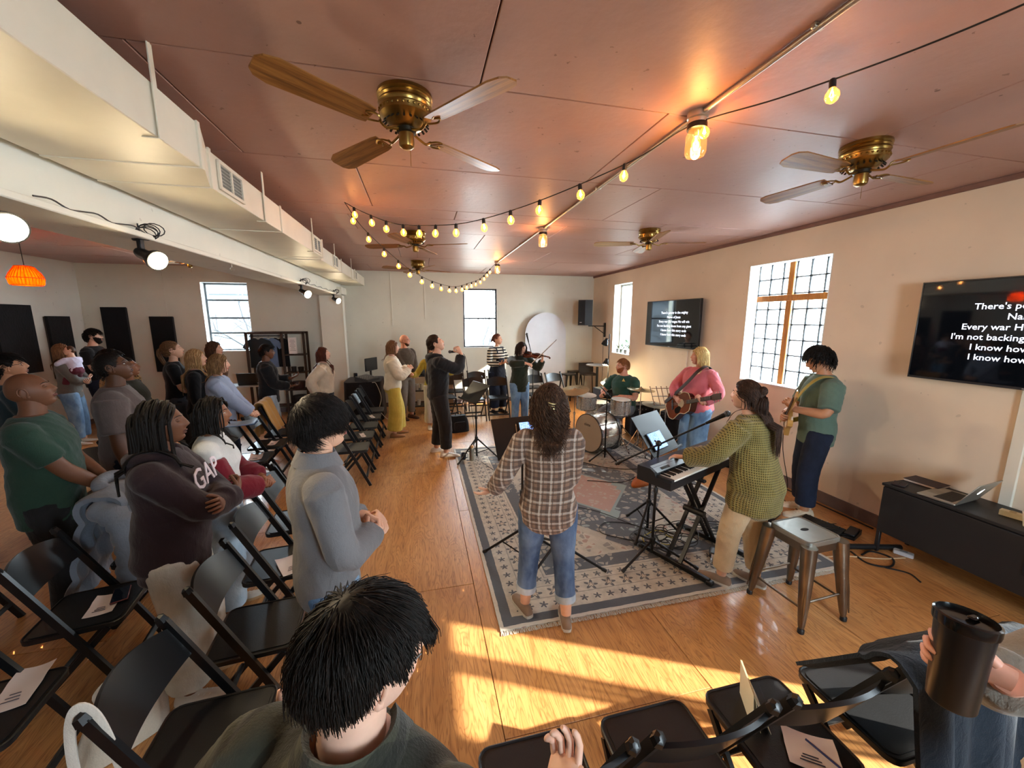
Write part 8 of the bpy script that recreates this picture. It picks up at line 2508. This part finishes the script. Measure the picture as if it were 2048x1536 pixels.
# singer's microphone
g = grip(sg_, -1)
mouth = sg_['T'](V3(.12, 0, -.06) * sg_['s'])
dv_ = unit(mouth - g)
mic = oriented('microphone', 'handheld wired microphone gripped by the hooded singer', 'microphone', sg_, g - dv_ * .07, (0, 0, 1), dv_)
mic_mesh(mic, (0, 0, 0), (0, 0, 1))
tail = np.array(wf(sg_, g - dv_ * .07))
tag(MB().tube(smooth_path([tail, tail + V3(.06, -.05, -.10), tail + V3(.10, -.10, -.6), tail + V3(.14, -.22, -1.1), (tail[0] + .18, tail[1] - .3, .03), (.80, 5.2, .02), (.9, 4.9, .02)], 7), .004, 6).build('microphone_cable', CAB), 'thin cable hanging from the singer microphone to the rug', 'cable')
# cup of the yellow trousers woman
g = (grip(pw, 1, .06) + grip(pw, -1, .06)) / 2
cp = thing('paper_cup', 'pale cup held in both hands by the woman in yellow trousers', 'cup', wf(pw, g + V3(0, 0, -.05)))
MB().lathe([(0, 0), (.032, 0), (.040, .085), (.038, .088), (.036, .085), (.030, .006), (0, .006)], 20).build('cup_wall', M('cup_oat', '#d8ccba', .6), cp)
MB().lathe([(0, .075), (.036, .075)], 18).build('drink', M('coffee_dark', '#4a3020', .2), cp)
# tumbler
g = grip(tu, -1, .07)
tm_ = thing('tumbler', 'tall matte black insulated tumbler held beside the fleece blanket', 'tumbler', wf(tu, g + V3(.010, .010, -.085)), 0, rot=(-3, 5, 0))
MB().lathe([(0, 0), (.033, 0), (.036, .004), (.043, .165), (.044, .17)], 32).build('flask', M('tumbler_black', '#121316', .3), tm_)
MB().lathe([(.046, .165), (.047, .170), (.047, .185), (.043, .187), (.041, .178), (0, .176)], 32).build('lid', M('tumbler_lid', '#0e0f11', .15), tm_)
MB().box((.02, 0, .181), (.022, .014, .006), .003).build('lid_slider', M('tumbler_lid', '#0e0f11', .15), tm_)
# guitars
def outline_guitar(L, wl, wu, ww, n=40, cut=False):
    P = []
    for i in range(n):
        t = 2 * PI * i / n
        x = -math.cos(t) * L / 2                 # -L/2 tail .. L/2 neck end
        u = (x + L / 2) / L
        w = np.interp(u, [0, .12, .30, .55, .75, .92, 1.], [.0, wl * .80, wl, ww, wu, wu * .78, 0])
        w = w if 0 < i < n / 2 or i > n / 2 else 0
        P.append((x, (w / 2) * (1 if t < PI else -1)))
    return P
def smooth_poly(P):
    Q = smooth_path([(a, b, 0) for a, b in P] + [(P[0][0], P[0][1], 0)], 2)[:-1]
    return [(a, b) for a, b, _ in Q]
SUNB = M('guitar_sunburst', '#6a3218', .22, var=.4, scale=4)
ag = oriented('acoustic_guitar', 'sunburst acoustic guitar with a brown leather strap', 'guitar', pk, (.235, -.10, .93), (.10, .86, .30), (1, 0, .22))
bp = smooth_poly(outline_guitar(.50, .40, .29, .25))
MB().prism(bp, -.10, -.004).build('sides_and_back', M('guitar_mahogany', '#3f1c10', .25, var=.2, stretch=(1, 8, 1)), ag, smooth=40)
tp = MB().prism(bp, -.004, .0).build('soundboard', SUNB, ag, smooth=40)
MB().tube([(x, y, .0) for x, y in bp], .004, 6, closed=True).build('binding', M('binding_cream', '#d9c9a4', .4), tp)
MB().lathe([(0, .001), (.048, .001)], 28, c=(.06, 0, 0)).build('sound_hole', M('hole_dark', '#080605', .9), tp)
MB().lathe([(.049, .0012), (.058, .0012)], 28, c=(.06, 0, 0)).build('rosette', M('binding_cream', '#d9c9a4', .4), tp)
MB().prism(smooth_poly([(.02, -.03), (.06, -.055), (.02, -.12), (-.05, -.12), (-.06, -.06)]), .0005, .002).build('pickguard', M('pickguard_black', '#0f0d0d', .15), tp)
MB().box((-.10, 0, .006), (.03, .13, .010), .003).build('bridge', M('guitar_ebony', '#1a1210', .4), tp)
def neck(r, x0, ln, w, tuners, mat, head=.15):
    MB().box((x0 + ln / 2, 0, .004), (ln, w, .020), .006).build('neck', mat, r)
    fb = MB().box((x0 + ln / 2 - .02, 0, .0165), (ln + .05, w * .96, .006), .001).build('fretboard', M('fret_rosewood', '#2a1810', .4), r)
    fm = MB().box((0, 0, 0), (.002, w * .95, .002)).mesh('fret', CHROME, 0)
    d = ln
    for k in range(13): link('fret', fm, fb, (x0 + ln - ln * 1.05 * (1 - 2 ** (-k / 12)) * 1.9, 0, .0203))
    hs = MB().prism([(0, -w * .5), (head * .25, -w * .78), (head, -w * .70), (head * .96, 0), (head, w * .70), (head * .25, w * .78), (0, w * .5)], -.008, .008, c=(x0 + ln, 0, .002)).build('headstock', mat, r)
    for k in range(3):
        for s_ in ((-1, 1) if tuners == 'both' else (1,)):
            for q in ((0,) if tuners == 'both' else (0, 1)):
                xx = x0 + ln + head * (.3 + .25 * k + .12 * q)
                MB().cyl((xx, s_ * w * .55, .0), (xx, s_ * w * 1.05, .0), .004, n=6).build('tuner', CHROME, hs)
                MB().ball((xx, s_ * w * 1.15, 0), (.008, .006, .005), 8, 6).build('tuner_button', CHROME, hs)
    st = MB()
    for k in range(6): st.tube([(-.10 if tuners == 'both' else -.13, (k - 2.5) * w * .15, .022), (x0 + ln, (k - 2.5) * w * .13, .022)], .0006, 3)
    st.build('strings', CHROME, r)['kind'] = 'stuff'
neck(ag, .23, .36, .05, 'both', M('guitar_mahogany', '#3f1c10', .25))
LEA = M('strap_leather', '#2a1812', .6)
def strap(r, P_, pts, mat, w=.028):
    inv = r.matrix_world.inverted()
    Q = [tuple(inv @ Vector(wf(P_, p))) for p in pts]
    MB().tube(smooth_path(Q, 7), w, 6, flat=.12, up=tuple(inv.to_3x3() @ Vector(wd(P_, (1, 0, .3))))).build('strap', mat, r, smooth=60)
strap(ag, pk, [(.20, -.36, .90), (.215, -.15, 1.08), (.215, .03, 1.26), (.16, .12, 1.40), (.03, .14, 1.455), (-.12, .08, 1.36), (-.205, -.08, 1.15), (-.12, -.33, .98), (.10, -.40, .90)], LEA)
BUT = M('guitar_butterscotch', '#c79a55', .25, var=.15, scale=5)
eg = oriented('electric_guitar', 'butterscotch solid-body electric guitar on a mustard strap', 'guitar', el_, (.235, -.12, 1.00), (.20, .80, .46), (1, -.10, .10))
bp = smooth_poly([(-.20, 0), (-.185, .10), (-.10, .165), (0, .135), (.06, .12), (.13, .15), (.175, .10), (.13, .04), (.14, -.02), (.20, -.08), (.175, -.14), (.06, -.12), (-.02, -.13), (-.10, -.165), (-.185, -.10)])
MB().prism(bp, -.042, .0).build('body', BUT, eg, smooth=40)
MB().prism(smooth_poly([(-.04, .09), (.08, .10), (.10, .0), (.09, -.10), (-.02, -.10), (-.08, -.04)]), .0005, .003).build('pickguard', M('pickguard_cream', '#d8cdb4', .3), eg)
for x in (-.06, .02, .09): MB().box((x, 0, .007), (.02, .075, .010), .003).build('pickup', CHROME, eg)
MB().box((-.125, 0, .006), (.03, .08, .010), .003).build('bridge', CHROME, eg)
for k in range(3): MB().lathe([(.010, 0), (.010, .014), (0, .015)], 12, c=(-.09 - .03 * k, -.10 + .01 * k, .003)).build('knob', CHROME, eg)
neck(eg, .13, .48, .044, 'one', M('guitar_maple', '#b98a4a', .3))
strap(eg, el_, [(.24, -.26, .93), (.215, -.05, 1.16), (.185, .10, 1.36), (.08, .15, 1.485), (-.06, .13, 1.47), (-.17, .0, 1.30), (-.14, -.20, 1.08), (.06, -.26, .97), (.18, -.27, .93)], fabric('strap_mustard', '#a89a4a'))
tag(MB().tube(smooth_path([wf(el_, (.22, -.20, .95)), wf(el_, (.18, -.26, .6)), wf(el_, (.10, -.24, .2)), wf(el_, (.12, -.28, .02)), (3.86, 2.85, .012)], 6), .004, 6).build('guitar_cable', CAB), 'black cable hanging from the electric guitar to the pedalboard', 'cable')
# violin and bow
VAR = M('violin_varnish', '#5a2412', .2, var=.3, scale=6)
jaw = vi['T'](V3(.05, .06, -.10) * vi['s'])
scr = grip(vi, 1, .06)
vx = unit(scr - jaw)
vn = oriented('violin', 'dark varnished violin tucked under the violinist chin', 'violin', vi, jaw + vx * .17, vx, (.25, -.25, 1))
bp = smooth_poly([(-.178, 0), (-.165, .065), (-.10, .102), (-.04, .085), (-.02, .058), (.03, .056), (.05, .075), (.10, .082), (.155, .05), (.172, 0), (.155, -.05), (.10, -.082), (.05, -.075), (.03, -.056), (-.02, -.058), (-.04, -.085), (-.10, -.102), (-.165, -.065)])
MB().prism(bp, -.018, .018).build('body', VAR, vn, smooth=40)
MB().tube([(x * 1.02, y * 1.02, .018) for x, y in bp], .003, 5, closed=True).build('purfling', M('violin_edge', '#2a0f08', .3), vn)
MB().box((.22, 0, .016), (.15, .024, .018), .005).build('neck', VAR, vn)
MB().box((.14, 0, .030), (.27, .028, .008), .002, rot=(0, 3, 0)).build('fingerboard', M('guitar_ebony', '#1a1210', .4), vn)
MB().prism([(-.16, -.012), (-.05, -.022), (-.05, .022), (-.16, .012)], .028, .034).build('tailpiece', M('guitar_ebony', '#1a1210', .4), vn)
MB().box((-.01, 0, .032), (.004, .045, .028), .001).build('bridge', M('violin_maple', '#b98a5a', .5), vn)
MB().ball((-.165, .045, .024), (.03, .035, .010), 12, 8).build('chin_rest', M('guitar_ebony', '#1a1210', .4), vn)
MB().tube(smooth_path([(.29, 0, .016), (.335, 0, .012), (.355, 0, -.002), (.343, 0, -.014), (.333, 0, -.004)], 4), .009, 8).build('scroll', VAR, vn)
for k in range(4): MB().tube([(.30 + .012 * k, -.03 if k % 2 else .03, .012), (.30 + .012 * k, 0, .012)], [.006, .003], 6).build('peg', M('guitar_ebony', '#1a1210', .4), vn)
g = grip(vi, -1, .07)
bx_ = unit(V3(.35, .52, .62))
bw_ = oriented('violin_bow', 'slim violin bow slanting up past the microphone stand', 'bow', vi, g - bx_ * .06, bx_, (.6, -.6, .2))
MB().tube(smooth_path([(0, 0, 0), (.35, 0, -.012), (.70, 0, .004), (.735, 0, .016)], 5), .0045, 6).build('stick', M('bow_wood', '#4a2414', .35), bw_)
MB().box((.35, 0, .018), (.66, .009, .0012)).build('bow_hair', M('bow_hair', '#cfc8b8', .7), bw_)
MB().box((.04, 0, .010), (.04, .011, .018), .003).build('frog', M('guitar_ebony', '#1a1210', .4), bw_)
# drumsticks
for sd, lab, tgt in ((1, 'drumstick in the drummer left hand over the hi-hat', V3(.62, .04, .80)), (-1, 'drumstick in the drummer right hand over the small tom', V3(.58, -.02, .86))):
    g = grip(drm, sd, .07); d = unit(tgt - g)
    r = oriented('drumstick', lab, 'drumstick', drm, g - d * .09, d, (0, 0, 1))
    MB().tube([(0, 0, 0), (.02, 0, 0), (.28, 0, 0), (.37, 0, 0)], [.006, .0075, .007, .004], 8).build('shaft', M('stick_hickory', '#d0b07a', .5), r)
    MB().ball((.378, 0, 0), (.010, .006, .006), 8, 6).build('tip', M('stick_hickory', '#d0b07a', .5), r)

# ------------------------------------------------------------ things standing on the rug rest on its pile
for o in list(bpy.data.objects):
    if o.parent is None and o.type == 'EMPTY' and o.get('category') in ('music stand', 'microphone stand', 'keyboard stand', 'keyboard', 'drum', 'cymbal', 'drum hardware', 'person', 'microphone', 'tablet', 'pencil'):
        x, y = o.matrix_world.translation[0], o.matrix_world.translation[1]
        if RX0 < x < RX1 and RY0 - .06 < y < RY1: o.location.z += .0125
